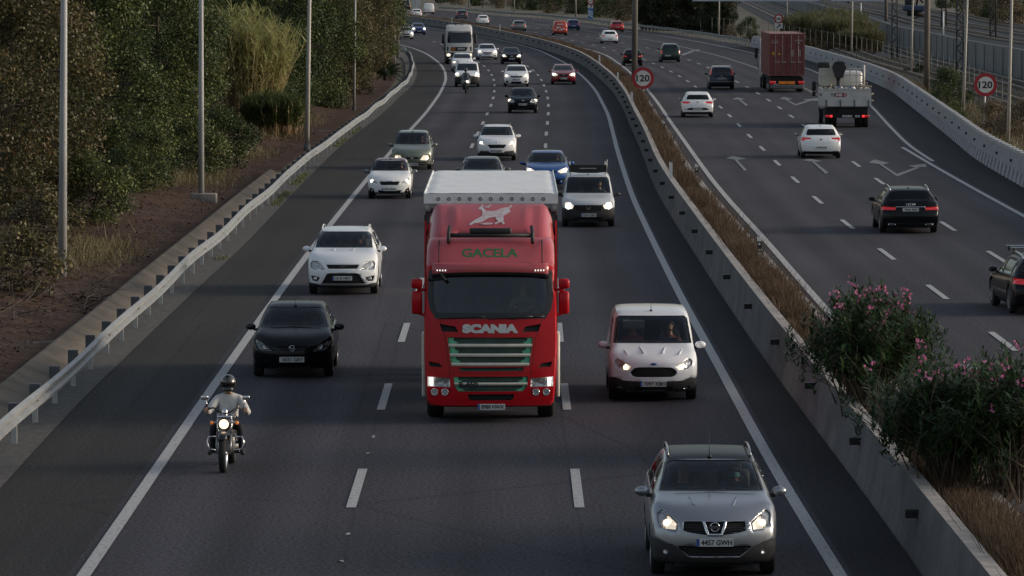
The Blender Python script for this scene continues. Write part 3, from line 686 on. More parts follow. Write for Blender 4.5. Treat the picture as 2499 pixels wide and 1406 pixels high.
# exit countdown board with a speed limit above it
base = G(1441, 46, 0); t = thing('countdown_sign', 'blue exit countdown board with white stripes under a small speed sign', 'road sign', base)
k = CAM_H / (46 - HORIZON)
mb = MB(); mb.box((0, 0, 17 * k), (13 * k, 0.04, 34 * k)); mb.build('board', BLU_S, t)
mb = MB()
for i in range(3):
    z = (5 + 5.5 * i) * k; mb.prism([(-6 * k, z + 3.5 * k), (-6 * k, z + 6 * k), (6 * k, z + 0.5 * k), (6 * k, z - 2 * k)], -0.035, -0.024, 'y')
mb.build('stripes', WHT_S, t)
mb = MB(); mb.box((0, -0.03, 29.5 * k), (13 * k, 0.02, 7 * k)); p = mb.build('plate', WHT_S, t)
mb = MB(); mb.prism([(-3 * k, 27 * k), (3 * k, 32 * k), (0, 32 * k), (4 * k, 33 * k), (4 * k, 29 * k), (-1.6 * k, 26.6 * k)], -0.05, -0.042, 'y'); mb.build('arrow', BLK_S, p)
mb = MB(); mb.cyl((0, 0, 42 * k), (0, -0.03, 42 * k), 7.6 * k, n=32, sm=False); mb.build('rim', RED_S, t)
mb = MB(); mb.cyl((0, -0.025, 42 * k), (0, -0.037, 42 * k), 5.2 * k, n=32, sm=False); f = mb.build('face', WHT_S, t)
text_mesh('number', '80', 4 * k, BLK_S, t, 0.004, (0, -0.042, 42 * k), fit=(6 * k, 4.5 * k))
for s in (-5, 5): mb = MB(); mb.cyl((s * k, 0.05, -0.1), (s * k, 0.05, 35 * k), 0.05); mb.build('post', GALV, t)
round_sign(1016, 8, 1014, 44, 0.78, '', 'grey back of a round road sign above the far median', 0.0, back=True, name='road_sign')
# sign gantry: two weathered columns, a beam above the picture and two panels whose lower edges just show
GAN = M('gantry_brown', (0.105, 0.088, 0.070), 0.75, var=0.35, scale=1.2, bump=0.1, stretch=(1, 1, 0.25))
ga = G(1547, 224, 0.0); gb = G(2264, 226, 0.0); GY = (ga.y + gb.y) / 2
t = thing('sign_gantry', 'brown weathered sign gantry spanning the departing lanes on two round columns', 'sign gantry', ((ga.x + gb.x) / 2, GY, 0))
hw = (gb.x - ga.x) / 2
for s in (-1, 1):
    mb = MB(); mb.tube([(s * hw, 0, -0.3), (s * hw + 0.03, 0, 5), (s * hw + 0.06, 0, 10.2)], [0.21, 0.2, 0.18], 18); mb.build('column', GAN, t)
mb = MB(); mb.box((0, 0, 9.4), (2 * hw, 0.35, 0.35)); mb.box((0, 0, 8.0), (2 * hw, 0.3, 0.3))
mb.build('beam', GAN, t)
for x0, x1, yb, lb in ((1690, 2000, 3, 'left blue overhead direction panel showing only its lower edge'), (2028, 2158, 3, 'right blue overhead direction panel showing only its lower edge')):
    Y = GY - 0.3; a, z = onplane(x0, yb, Y); b, _ = onplane(x1, yb, Y)
    t = thing('overhead_sign', lb, 'overhead sign', ((a + b) / 2, Y, 0), 0, 'blue overhead direction panels')
    mb = MB(); mb.box((0, 0, z + 1.5), (b - a, 0.12, 3.0)); mb.build('panel', BLU_S, t)
    mb = MB(); mb.box((0, -0.065, z + 0.03), (b - a - 0.04, 0.02, 0.05)); mb.build('border', WHT_S, t)
# ================================================================ trees and shrubs
BARK = M('bark', (0.055, 0.042, 0.032), 0.95, var=0.4, scale=5, bump=0.8, stretch=(1, 1, 0.2))
BARK_P = M('bark_pale', (0.15, 0.125, 0.10), 0.95, var=0.35, scale=4, bump=0.6, stretch=(1, 1, 0.2))
L_OLIVE = leaf_mat('leaf_olive', [(0.018, 0.027, 0.011), (0.039, 0.057, 0.019), (0.074, 0.096, 0.030), (0.141, 0.160, 0.046), (0.263, 0.262, 0.085)], 0.2)
L_GREEN = leaf_mat('leaf_green', [(0.013, 0.021, 0.009), (0.027, 0.046, 0.017), (0.054, 0.082, 0.027), (0.106, 0.136, 0.043), (0.181, 0.201, 0.076)], 0.2)
L_BROWN = leaf_mat('leaf_brown', [(0.030, 0.023, 0.015), (0.067, 0.052, 0.026), (0.093, 0.092, 0.034), (0.159, 0.125, 0.058), (0.262, 0.201, 0.106)], 0.2)
L_RED = leaf_mat('leaf_rusty', [(0.024, 0.023, 0.013), (0.052, 0.055, 0.022), (0.076, 0.055, 0.027), (0.103, 0.113, 0.041), (0.207, 0.095, 0.048)], 0.2)
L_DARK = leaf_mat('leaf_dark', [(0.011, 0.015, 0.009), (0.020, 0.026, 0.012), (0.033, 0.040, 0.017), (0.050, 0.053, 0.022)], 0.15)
L_DRY = leaf_mat('leaf_dry', [(0.09, 0.068, 0.045), (0.155, 0.12, 0.078), (0.20, 0.155, 0.10), (0.10, 0.095, 0.045)], 0.25)
L_REED = leaf_mat('leaf_reed', [(0.203, 0.223, 0.081), (0.324, 0.335, 0.132), (0.426, 0.405, 0.192), (0.507, 0.426, 0.254), (0.405, 0.304, 0.173)], 0.3)
L_REEDG = leaf_mat('leaf_reed_green', [(0.04, 0.06, 0.022), (0.07, 0.10, 0.036), (0.11, 0.14, 0.05), (0.16, 0.18, 0.08)], 0.3)
L_REEDR = leaf_mat('leaf_reed_dull', [(0.075, 0.080, 0.034), (0.12, 0.125, 0.055), (0.165, 0.155, 0.08), (0.20, 0.17, 0.10), (0.16, 0.12, 0.075)], 0.3)
L_OLEA = leaf_mat('leaf_oleander', [(0.014, 0.029, 0.011), (0.031, 0.060, 0.021), (0.057, 0.100, 0.035), (0.122, 0.179, 0.057)], 0.18)
def leaf_cloud(r, centres, radii, per, size, aspect=0.62, flat=0.4, squash=0.8):
    """leaves scattered in clumps; returns quads (rhombs) and one tone per leaf"""
    Vs = []; T = []
    for c, R in zip(centres, radii):
        n = int(per * (R ** 2))
        if n < 4: continue
        d = r.normal(size=(n, 3)); d /= np.linalg.norm(d, axis=1)[:, None]
        p = c + d * (R * r.random(n) ** 0.42)[:, None] * np.array([1, 1, squash])
        nn = d * 0.6 + r.normal(size=(n, 3)) * 0.7 + np.array([0, 0, flat]); nn /= np.linalg.norm(nn, axis=1)[:, None]
        a = np.cross(nn, r.normal(size=(n, 3))); a /= np.linalg.norm(a, axis=1)[:, None]; b = np.cross(nn, a)
        s = (size * r.uniform(0.55, 1.55, n))[:, None]
        V = np.stack([p - a * s * 0.5, p + b * s * aspect * 0.5, p + a * s * 0.5, p - b * s * aspect * 0.5], 1)
        Vs.append(V); T.append(((0.62 * r.random(n) + 0.38 * r.random()) ** 1.35).clip(0, 1))
    V = np.concatenate(Vs); return V.reshape(-1, 3), np.concatenate(T)
def tree_parts(seed, H, R, mat, bark, per=240, size=0.13, nclump=70, low=0.1, trunk=0.16, shape=0.5, limbs=9, clump=(0.5, 1.0), lean=0.0):
    """root Empty with a trunk (with limbs) and a crown; crown radius profile swells at height fraction `shape`"""
    r = np.random.default_rng(seed)
    t = bpy.data.objects.new('broadleaf_tree', None); COL.objects.link(t)
    mb = MB(); pts = [Vector((0, 0, -0.3))]; x = y = 0.0
    for k in range(1, 7):
        x += r.normal(0, 0.12) + lean * 0.2; y += r.normal(0, 0.12); pts.append(Vector((x, y, H * 0.93 * k / 6)))
    mb.tube(pts, [trunk * (1 - 0.85 * k / 6) for k in range(7)], 8)
    C = []; RR = []
    def prof(f): return R * max(0.12, math.sin(math.pi * min(1, max(0.02, (f ** (math.log(0.5) / math.log(shape)))))) ** 0.6)
    for i in range(nclump):
        f = low + (1 - low) * (i + r.random()) / nclump; a = r.uniform(0, 2 * np.pi); q = prof(f) * (0.35 + 0.65 * r.random() ** 0.5)
        ax = np.interp(f * H, [p.z for p in pts], [p.x for p in pts]); ay = np.interp(f * H, [p.z for p in pts], [p.y for p in pts])
        C.append(np.array([ax + math.cos(a) * q, ay + math.sin(a) * q, f * H])); RR.append(r.uniform(*clump))
        if i % 5 == 0:      # bare twigs poking out of the leaves
            o_ = Vector((ax, ay, f * H)); e = Vector((math.cos(a) * R * r.uniform(.8, 1.15) + ax, math.sin(a) * R * r.uniform(.8, 1.15) + ay, f * H + r.uniform(-.3, .8))); m_ = o_.lerp(e, .55) + Vector(r.normal(0, .2, 3)); mb.tube([o_, m_, e], [.03, .018, .005], 4)
            for _ in range(2): mb.tube([m_, m_ + Vector(r.normal(0, .45, 3))], [.012, .004], 4)
        if i % max(1, nclump // (limbs * 2)) == 0:
            e = Vector(C[-1]); s = Vector((ax, ay, max(0.2, e.z - 0.5 * q))); m = (s + e) / 2 + Vector((0, 0, 0.15 * q))
            mb.tube([s, m, e], [trunk * 0.35, trunk * 0.22, 0.012], 6)
            for _ in range(3): mb.tube([m, m.lerp(e, 0.6) + Vector(r.normal(0, 0.3, 3))], [0.022, 0.006], 4)
    mb.build('trunk', bark, t)
    V, tone = leaf_cloud(r, C, RR, per, size)
    np_mesh('crown', V, np.arange(len(V)).reshape(-1, 4), mat, tone=tone, parent=t)
    return t
PROTO = {}
def proto(key, *a, **k):
    PROTO[key] = [tree_parts(*a, **k), False]
proto('olive', 1, 9.0, 2.6, L_OLIVE, BARK, per=620, size=0.105, nclump=120, low=0.03, shape=0.45)
proto('olive2', 2, 8.5, 2.4, L_OLIVE, BARK, per=600, size=0.11, nclump=110, low=0.03, shape=0.35)
proto('green', 3, 9.5, 2.3, L_GREEN, BARK, per=620, size=0.105, nclump=110, low=0.04, shape=0.5)
proto('brown', 4, 9.0, 2.5, L_BROWN, BARK, per=520, size=0.11, nclump=105, low=0.05, shape=0.5)
proto('rust', 5, 9.0, 2.4, L_RED, BARK, per=520, size=0.11, nclump=100, low=0.1, shape=0.5)
proto('tall', 6, 13.0, 2.0, L_GREEN, BARK_P, per=420, size=0.13, nclump=110, low=0.22, trunk=0.22, shape=0.55)
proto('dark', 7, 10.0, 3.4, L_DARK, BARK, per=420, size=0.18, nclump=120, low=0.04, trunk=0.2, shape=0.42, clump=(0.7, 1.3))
proto('shrub', 8, 2.4, 1.5, L_OLIVE, BARK, per=620, size=0.095, nclump=45, low=0.02, trunk=0.06, shape=0.35, clump=(0.35, 0.65))
proto('shrubdry', 9, 2.2, 1.5, L_DRY, BARK, per=620, size=0.095, nclump=40, low=0.02, trunk=0.05, shape=0.35, clump=(0.35, 0.6))
proto('shrubgreen', 10, 3.2, 1.9, L_GREEN, BARK, per=600, size=0.11, nclump=50, low=0.02, trunk=0.06, shape=0.4, clump=(0.4, 0.75))
proto('shrubbrown', 12, 2.2, 1.5, L_BROWN, BARK, per=360, size=0.13, nclump=40, low=0.02, trunk=0.05, shape=0.35, clump=(0.35, 0.65))
NAMES = {'shrub': 'shrub', 'shrubdry': 'shrub', 'shrubgreen': 'shrub', 'shrubbrown': 'shrub'}
def tree(key, x, y, label, sc=1.0, rz=None, group=None, z=None, sz=None):
    p, used = PROTO[key]
    if used: o = copy_tree(p)
    else: o = p; PROTO[key][1] = True
    n = NAMES.get(key, 'tree'); o.name = n
    o.location = (x, y, bank_z(x, y) - 0.05 if z is None else z); o.rotation_euler = (0, 0, random.uniform(0, 6.28) if rz is None else rz)
    o.scale = (sc, sc, sc if sz is None else sz)
    tag(o, label, n, group); return o
GL = 'trees massed along the left side'
LT = [  # key, px, py of the foot, label, scale
 ('brown', 80, 560, 'brown green tree at far left, its leaves hanging over the leftmost lamp post', 1.0), ('rust', -60, 600, 'rusty leaved tree on the left border beside the leftmost lamp post', 1.0),
 ('olive2', 250, 475, 'dense olive tree between the two nearest lamp posts', 1.05), ('olive', 380, 430, 'dark olive tree just left of the lamp post with the concrete block', 1.0),
 ('green', 440, 395, 'green tree partly hiding the lamp post with the concrete block', 0.95), ('rust', 20, 470, 'red brown leaved tree behind the leftmost lamp post', 1.1),
 ('brown', 160, 420, 'brown leaved tree behind the gap between the two nearest lamp posts', 1.1), ('green', 300, 380, 'tall green tree behind the dense olive tree', 1.15),
 ('tall', 470, 330, 'tall pale trunked tree rising behind the lamp post with the concrete block', 1.0), ('tall', 540, 300, 'tall tree whose pale trunk shows just left of the cane thicket', 1.0),
 ('olive2', 400, 320, 'olive tree in the second row left of the cane thicket', 1.15), ('brown', 470, 352, 'thin brown tree close to the cane thicket', 0.7),
 ('green', 700, 300, 'dark green tree right behind the cane thicket', 1.05), ('olive', 640, 270, 'olive tree rising behind the cane thicket', 1.2),
 ('olive2', 775, 270, 'olive tree between the cane thicket and the slim grey lamp post', 1.0), ('brown', 830, 240, 'brown tree around the slim grey lamp post', 0.95),
 ('brown', 880, 215, 'brown tree right of the slim grey lamp post', 0.85), ('rust', 740, 235, 'rusty tree in the second row above the cane thicket', 1.2),
 ('green', 820, 205, 'green tree behind the brown roadside trees', 1.2), ('brown', 905, 187, 'thinning brown tree by the pair of pale thin posts', 0.8),
 ('brown', 925, 158, 'brown tree hanging over the shoulder left of the white lorry', 0.85), ('olive', 900, 175, 'olive tree behind the pair of thin posts', 1.1),
 ('brown', 890, 140, 'far brown tree hiding the end of the oncoming lanes', 1.2), ('green', 900, 118, 'farthest tree on the left, above the half hidden silver car', 1.3),
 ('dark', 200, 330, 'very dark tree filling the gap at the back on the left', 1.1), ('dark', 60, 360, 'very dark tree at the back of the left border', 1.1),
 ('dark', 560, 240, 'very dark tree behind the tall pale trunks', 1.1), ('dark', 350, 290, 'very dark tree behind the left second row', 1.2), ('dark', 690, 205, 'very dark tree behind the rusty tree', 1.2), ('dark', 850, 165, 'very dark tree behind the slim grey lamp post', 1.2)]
for key, px, py, lab, sc in LT:
    p = G(px, py); tree(key, p.x, p.y, lab, sc, group=GL)
GS = 'shrubs on the left bank'
for key, px, py, lab, sc in (('shrub', 330, 500, 'low olive shrub at the edge of the bare earth under the trees', 1.0), ('shrub', 455, 445, 'olive shrub left of the lamp post with the concrete block', 0.9),
        ('shrubgreen', 540, 420, 'yellow green shrub right of the lamp post with the concrete block', 0.75), ('shrubgreen', 680, 335, 'green shrub at the foot of the cane thicket', 0.8), ('shrubbrown', 30, 745, 'tangled brown shrub at the bottom of the left border', 0.75),
        ('shrubbrown', 110, 640, 'brown shrub at the foot of the leftmost lamp post', 0.8), ('shrubbrown', 800, 262, 'brown shrub between the guard rail and the slim lamp post', 0.7), ('shrubbrown', 880, 232, 'brown shrub behind the rail under the brown trees', 0.7),
        ('shrub', 210, 560, 'olive shrub hanging right of the leftmost lamp post', 0.9)):
    p = G(px, py); tree(key, p.x, p.y, lab, sc, group=GS)
# litter of dry leaves and twigs on the bank
N = 70000
ys = 62 + 190 * rng.random(N) ** 1.6; ds = 2.0 + 11 * rng.random(N) ** 1.1
xs = np.interp(ys, GR[:, 1], GR[:, 0]) - ds; zs = np.array([bank_z(a, b) for a, b in zip(xs, ys)]) + 0.02
V = np.zeros((N, 4, 3)); an = rng.uniform(0, 6.28, N); s_ = rng.uniform(0.03, 0.085, N); tl = rng.normal(0, 0.5, N)
for k, (u, v) in enumerate(((-1, 0), (0, -0.5), (1, 0), (0, 0.5))):
    V[:, k, 0] = xs + s_ * (u * np.cos(an) - v * np.sin(an)); V[:, k, 1] = ys + s_ * (u * np.sin(an) + v * np.cos(an)); V[:, k, 2] = zs + s_ * u * tl * 0.5 + 0.02
LIT = leaf_mat('leaf_litter', [(0.045, 0.024, 0.016), (0.085, 0.046, 0.030), (0.12, 0.070, 0.046), (0.04, 0.024, 0.017), (0.19, 0.145, 0.11)], 0.1)
np_mesh('leaf_litter', V.reshape(-1, 3), np.arange(N * 4).reshape(N, 4), LIT, tone=rng.random(N) ** 1.4)['kind'] = 'stuff'
# dry grass tufts on the bank
N = 9000
cy = rng.choice([139, 141, 190, 215, 240, 262], N) + rng.normal(0, 4, N); cd = rng.choice([3.4, 4.0, 4.8], N) + rng.normal(0, 0.6, N)
xs = np.interp(cy, GR[:, 1], GR[:, 0]) - cd.clip(2.2, 9); zs = np.array([bank_z(a, b) for a, b in zip(xs, cy)])
V, Q = blades(N, xs, cy, zs - 0.03, 0.1, 0.5, 0.035, 0.9, 5)
np_mesh('dry_grass', V, Q, leaf_mat('bank_grass', [(0.10, 0.078, 0.04), (0.19, 0.15, 0.08), (0.09, 0.085, 0.03), (0.27, 0.22, 0.13)], 0.3), tone=rng.random(N))['kind'] = 'stuff'
# weeds along the left kerb
N = 5000
cy = rng.uniform(140, 260, N); w_ = (np.sin(cy * 0.33) + np.sin(cy * 0.11)) > 0.35; cy = cy[w_]; n = len(cy)
xs = np.interp(cy, AE[:, 1], AE[:, 0]) - rng.uniform(0.0, 0.35, n)
V, Q = blades(n, xs, cy, np.full(n, 0.0), 0.04, 0.15, 0.022, 1.0, 6)
np_mesh('kerb_weeds', V, Q, L_OLIVE, tone=rng.random(n))['kind'] = 'stuff'
# giant cane
def cane(seed, n, R, H, mat_l, stem_tone, name='cane', f0=0.22, leaf=0.55, spread=1.0):
    r = np.random.default_rng(seed); t = bpy.data.objects.new(name, None); COL.objects.link(t)
    Vs = []; T = []; mb = MB()
    for i in range(n):
        a = r.uniform(0, 6.28); q = R * r.random() ** 0.5; x, y = q * math.cos(a), q * math.sin(a); h = H * r.uniform(0.7, 1.05) * (1 - 0.25 * q / R)
        lx, ly = x / R * 0.35 * h * r.uniform(0.2, 1) * spread + r.normal(0, 0.2), y / R * 0.35 * h * r.uniform(0.2, 1) * spread + r.normal(0, 0.2)
        P = [Vector((x + lx * f ** 1.4, y + ly * f ** 1.4, h * f - 0.10 * h * max(0, f - 0.7))) for f in (0, 0.35, 0.7, 1.0)]
        mb.tube(P, [0.024, 0.022, 0.017, 0.006], 4)
        m = 44
        f = f0 + (1 - f0) * r.random(m) ** 0.8; px = np.interp(f, (0, .35, .7, 1), [p.x for p in P]); py = np.interp(f, (0, .35, .7, 1), [p.y for p in P]); pz = np.interp(f, (0, .35, .7, 1), [p.z for p in P])
        b = r.uniform(0, 6.28, m); ln = leaf * r.uniform(0.5, 1.2, m); up = r.uniform(0.3, 1.5, m)
        dx, dy = np.cos(b), np.sin(b); wd = 0.019
        K6 = []
        for (s, g, zz) in ((-1, 0, 0), (1, 0, 0), (0.9, 0.5, 0.5), (-0.9, 0.5, 0.5), (0.1, 1, 0.62), (-0.1, 1, 0.62)):
            K6.append(np.stack([px + dx * ln * g - dy * wd * s, py + dy * ln * g + dx * wd * s, pz + ln * up * zz], 1))
        V = np.concatenate([np.stack([K6[0], K6[1], K6[2], K6[3]], 1), np.stack([K6[3], K6[2], K6[4], K6[5]], 1)]); f = np.concatenate([f, f]); m = 2 * m
        Vs.append(V); T.append((f * 0.55 + 0.45 * r.random(m) if stem_tone else r.random(m)))
    mb.build('stems', M('cane_stem', (0.32, 0.225, 0.12), 0.7, var=0.35, scale=3), t)
    V = np.concatenate(Vs); V = V.reshape(-1, 3); tone = np.concatenate(T)
    np_mesh('leaves', V, np.arange(len(V)).reshape(-1, 4), mat_l, tone=(1 - tone) if stem_tone else tone, parent=t)
    return t
ck = cane(21, 430, 1.5, 6.6, L_REED, True, name='cane_thicket', f0=0.38, leaf=0.7, spread=1.25); p = G(598, 338); ck.location = (p.x, p.y, bank_z(p.x, p.y))
tag(ck, 'tall pale green cane thicket fanning out right of the second lamp post', 'cane thicket')
ck2 = cane(22, 170, 1.3, 2.2, L_REEDG, False, name='cane_thicket', leaf=0.6); p = G(672, 345); ck2.location = (p.x, p.y, bank_z(p.x, p.y))
tag(ck2, 'low green cane clump at the right foot of the tall thicket', 'cane thicket')
# reeds and shrubs on the right
cr = cane(23, 330, 2.6, 3.6, L_REEDR, True, name='cane_thicket', leaf=0.6); GRR = 'green reeds behind the pale barrier'
for i, (px, py, lab, s) in enumerate(((1975, 108, 'green reeds right behind the red container', 1.1), (2015, 116, 'green reeds around the foot of the lamp post behind the barrier', 1.15), (2060, 126, 'green reeds left of the second lamp post from the container', 1.1), (2100, 132, 'rightmost clump of green reeds, ending at the railway', 0.8), (2040, 104, 'reed clump in the back row behind the two middle clumps', 1.2))):
    o = cr if i == 0 else copy_tree(cr); p = G(px, py); o.location = (p.x, p.y, -0.05); o.scale = (s, s, s); o.rotation_euler.z = i * 1.3; tag(o, lab, 'reed clump', GRR)
GX = 'dark trees by the far guard rail'
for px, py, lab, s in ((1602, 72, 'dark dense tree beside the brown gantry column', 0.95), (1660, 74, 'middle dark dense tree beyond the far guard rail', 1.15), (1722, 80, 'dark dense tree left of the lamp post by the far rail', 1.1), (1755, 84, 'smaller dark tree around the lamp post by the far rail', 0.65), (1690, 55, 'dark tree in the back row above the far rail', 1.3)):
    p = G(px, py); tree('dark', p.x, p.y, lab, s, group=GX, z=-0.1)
GB = 'shrubs beyond the far guard rail'
keys = ['shrubdry', 'shrubgreen', 'shrubdry', 'shrub', 'shrubgreen', 'shrubbrown']
where = ['behind the dark estate car', 'above the white hatchback on the far lanes', 'left of the first distant lamp post', 'right of the first distant lamp post', 'above the grey hatchback', 'above the far rail left of the red van', 'above the red van', 'behind the brownish distant lamp post', 'left of the blue striped sign', 'right of the blue striped sign', 'above the red hatchback, left one', 'above the red hatchback, right one', 'left of the brown gantry column', 'at the left end of the far rail']
sp = [(1120, 13), (1170, 16), (1225, 22), (1280, 26), (1320, 27), (1352, 33), (1385, 34), (1412, 36), (1425, 34), (1465, 44), (1500, 46), (1532, 52), (1560, 58), (1085, 9)]
ty = {'shrubdry': 'pale dry shrub ', 'shrubgreen': 'dark green shrub ', 'shrub': 'olive shrub ', 'shrubbrown': 'brown shrub '}
for i, (px, py) in enumerate(sp):
    k = keys[i % 6]; p = G(px, py - 2); s = 1.5 + 0.5 * ((i * 7) % 5) / 4
    tree(k, p.x, p.y, ty[k] + where[i], s, group=GB, z=-0.1, sz=s * 1.15)
# a second row that closes the top of the picture
row = [(1100, 3), (1160, 5), (1215, 7), (1262, 10), (1310, 12), (1360, 14), (1410, 16), (1455, 18), (1500, 22), (1545, 26), (1590, 30)]
tw = ['first from the left', 'second from the left', 'third from the left', 'left of the distant lamp post', 'above the grey hatchback', 'above the red van', 'behind the brownish lamp post', 'behind the striped sign', 'right of the striped sign', 'left of the gantry column', 'behind the gantry column']
for i, (px, py) in enumerate(row):
    k = ('olive', 'brown', 'olive2', 'green')[i % 4]; p = G(px, py)
    tree(k, p.x, p.y, 'hazy background tree along the top edge, ' + tw[i], 0.9, group='background trees along the top edge', z=-0.1)
GU = 'shrubs above the upper railway tracks'
up = [(2320, 20, 'shrubgreen', 'green shrub above the upper tracks right of the round column'), (2380, 34, 'shrub', 'olive shrub above the upper tracks left of the top lattice mast'), (2400, 45, 'shrubdry', 'pale dry shrub under the top right lattice mast'), (2440, 50, 'shrubgreen', 'green shrub behind the top right lattice mast'), (2470, 66, 'shrubdry', 'pale dry shrub at the right border above the tracks'), (2490, 40, 'shrubgreen', 'large green shrub in the top right corner'), (2350, 8, 'shrubdry', 'pale shrub at the top edge behind the lamp post'), (2420, 12, 'shrub', 'olive shrub at the top edge near the right corner')]
for px, py, k, lab in up:
    p = G(px, py, 2.08); tree(k, p.x, p.y, lab, 1.6, group=GU, z=2.0)
GV = 'plants behind the pale barrier'
for px, py, k, lab, s in ((2310, 262, 'shrubgreen', 'dark shrub between the column and the lamp post behind the barrier', 0.75), (2345, 300, 'shrub', 'small olive shrub at the foot of the lamp post left of the 120 sign', 0.5), (2485, 340, 'shrubdry', 'dry shrub at the right border beside the lamp post', 0.9), (2440, 330, 'shrubdry', 'dry shrub right of the 120 sign post', 0.8), (2300, 250, 'shrubbrown', 'brown shrub at the foot of the round column', 0.5), (1830, 95, 'shrubgreen', 'green shrub where the pale barrier begins', 0.8), (1780, 90, 'shrubdry', 'dry shrub under the lamp post by the far rail', 0.7)):
    p = G(px, py); tree(k, p.x, p.y, lab, s, group=GV, z=-0.1)
# rough dry grass behind the pale barrier
N = 30000
cy = 185 + 260 * rng.random(N) ** 1.3; of = 0.8 + 9 * rng.random(N)
xs = np.interp(cy, RB[:, 1], RB[:, 0]) + of
V, Q = blades(N, xs, cy, np.full(N, -0.05), 0.1, 0.55, 0.05, 0.8, 8)
np_mesh('dry_grass', V, Q, leaf_mat('verge_grass', [(0.09, 0.07, 0.04), (0.16, 0.125, 0.075), (0.08, 0.08, 0.035), (0.22, 0.18, 0.12)], 0.3), tone=rng.random(N))['kind'] = 'stuff'
# small spiky palms
def palm(px, py, label, s):
    p = G(px, py); t = thing('palm', label, 'palm', p, 0); mb = MB(); mb.tube([(0, 0, -0.1), (0, 0, 0.5 * s)], 0.16 * s, 8); mb.build('trunk', BARK, t)
    r = np.random.default_rng(int(px)); Vs = []
    for i in range(46):
        a = r.uniform(0, 6.28); e = r.uniform(-0.2, 1.35); L = s * r.uniform(1.2, 1.8)
        for k in range(16):
            f = (k + 1) / 16; d = L * f; x = math.cos(a) * math.cos(e) * d; y = math.sin(a) * math.cos(e) * d; z = 0.5 * s + math.sin(e) * d - 0.35 * L * f * f
            for q in (-1, 1):
                b = a + q * 0.9; ll = 0.42 * s * (1 - 0.6 * f)
                Vs.append([(x, y, z), (x + math.cos(b) * ll * 0.5 - 0.03 * math.sin(b), y + math.sin(b) * ll * 0.5 + 0.03 * math.cos(b), z - 0.02), (x + math.cos(b) * ll, y + math.sin(b) * ll, z - 0.1), (x + math.cos(b) * ll * 0.5 + 0.03 * math.sin(b), y + math.sin(b) * ll * 0.5 - 0.03 * math.cos(b), z - 0.02)])
    V = np.array(Vs).reshape(-1, 3); np_mesh('fronds', V, np.arange(len(V)).reshape(-1, 4), L_GREEN, tone=r.random(len(Vs)) * 0.7, parent=t)
palm(940, 196, 'small spiky palm behind the guard rail by the thin pale posts', 1.0)
palm(2238, 186, 'dark spiky palm at the foot of the lamp post behind the pale barrier', 0.8)
# oleanders in the median
FLOW = leaf_mat('oleander_pink', [(0.52, 0.10, 0.28), (0.66, 0.20, 0.42), (0.74, 0.34, 0.50), (0.48, 0.08, 0.18)], 0.3)
TWIG = M('oleander_stem', (0.085, 0.066, 0.048), 0.9, var=0.3, scale=6)
def oleander(seed, px, py, R, H, label, n=150, lean=(0, 0), nf=60):
    p = G(px, py, 0.72); t = thing('oleander_bush', label, 'oleander bush', p, 0, 'oleander bushes in the median')
    r = np.random.default_rng(seed); mb = MB(); LV = []; LT_ = []; FV = []
    tips = []
    for i in range(n):
        a = r.uniform(0, 6.28); e = r.uniform(0.1, 1.0); s = Vector((r.normal(0, 0.2), r.normal(0, 0.5), 0))
        h = H * r.uniform(0.45, 1.0) * (1 - 0.3 * e * e); q = R * e
        end = Vector((s.x + math.cos(a) * q + lean[0] * h, s.y + math.sin(a) * q * 1.4 + lean[1] * h, h)); mid = s.lerp(end, 0.5) + Vector((-math.cos(a) * q * 0.12, -math.sin(a) * q * 0.12, 0.18 * h))
        mb.tube([s, s.lerp(mid, 0.5) + Vector(r.normal(0, 0.04, 3)), mid, end], [0.017, 0.013, 0.009, 0.005], 5)
        for k in range(3):
            b = mid.lerp(end, r.uniform(0.1, 0.9)); e2 = b + Vector((r.normal(0, 0.22), r.normal(0, 0.22), r.uniform(0.1, 0.42))); mb.tube([b, e2], [0.007, 0.004], 4); tips.append(e2)
        tips.append(end)
        for c in [end] + tips[-4:-1]:
            m = 30
            for k in range(m):
                f = r.uniform(-0.36, 0.06); b = r.uniform(0, 6.28); up = r.uniform(-0.35, 1.0); L = r.uniform(0.11, 0.21); wd = 0.017
                o = np.array([c.x, c.y, c.z + f]); d = np.array([math.cos(b) * math.cos(up), math.sin(b) * math.cos(up), math.sin(up)]); sd = np.array([-math.sin(b), math.cos(b), 0]) * wd
                LV.append([o, o + d * L * 0.45 + sd, o + d * L, o + d * L * 0.45 - sd]); LT_.append(min(1, max(0, 0.45 * r.random() + 0.5 * r.random() * (1 if r.random() < 0.3 else 0.5))))
    mb.build('stems', TWIG, t)
    V = np.array(LV).reshape(-1, 3); np_mesh('foliage', V, np.arange(len(V)).reshape(-1, 4), L_OLEA, tone=np.array(LT_), parent=t)
    tips.sort(key=lambda q: -q.z - r.normal(0, 0.45)); 
    for c in tips[:nf]:
        cc = c + Vector((0, 0, 0.06))
        for k in range(r.integers(3, 8)):
            o = np.array(cc) + r.normal(0, 0.055, 3)
            for j in range(5):
                b = 6.28 * j / 5 + r.random(); ax = r.normal(0, 1, 3); ax[1] -= 0.8; ax /= np.linalg.norm(ax); u1 = np.cross(ax, [0.1, 0.2, 1.0]); u1 /= np.linalg.norm(u1); u2 = np.cross(ax, u1); d = (u1 * math.cos(b) + u2 * math.sin(b)) * 0.036; sd = (u2 * math.cos(b) - u1 * math.sin(b)) * 0.017
                FV.append([o, o + d * 0.6 + sd, o + d, o + d * 0.6 - sd])
    V = np.array(FV).reshape(-1, 3); np_mesh('blossoms', V, np.arange(len(V)).reshape(-1, 4), FLOW, tone=r.random(len(FV)), parent=t)
    return t
oleander(31, 2118, 1010, 1.15, 2.15, 'large oleander bush with pink flowers, the upper one in the median', n=200, nf=34)
oleander(32, 2320, 1190, 1.2, 1.85, 'oleander bush with pink flowers at the right border, nearer the bottom', n=190, nf=18)
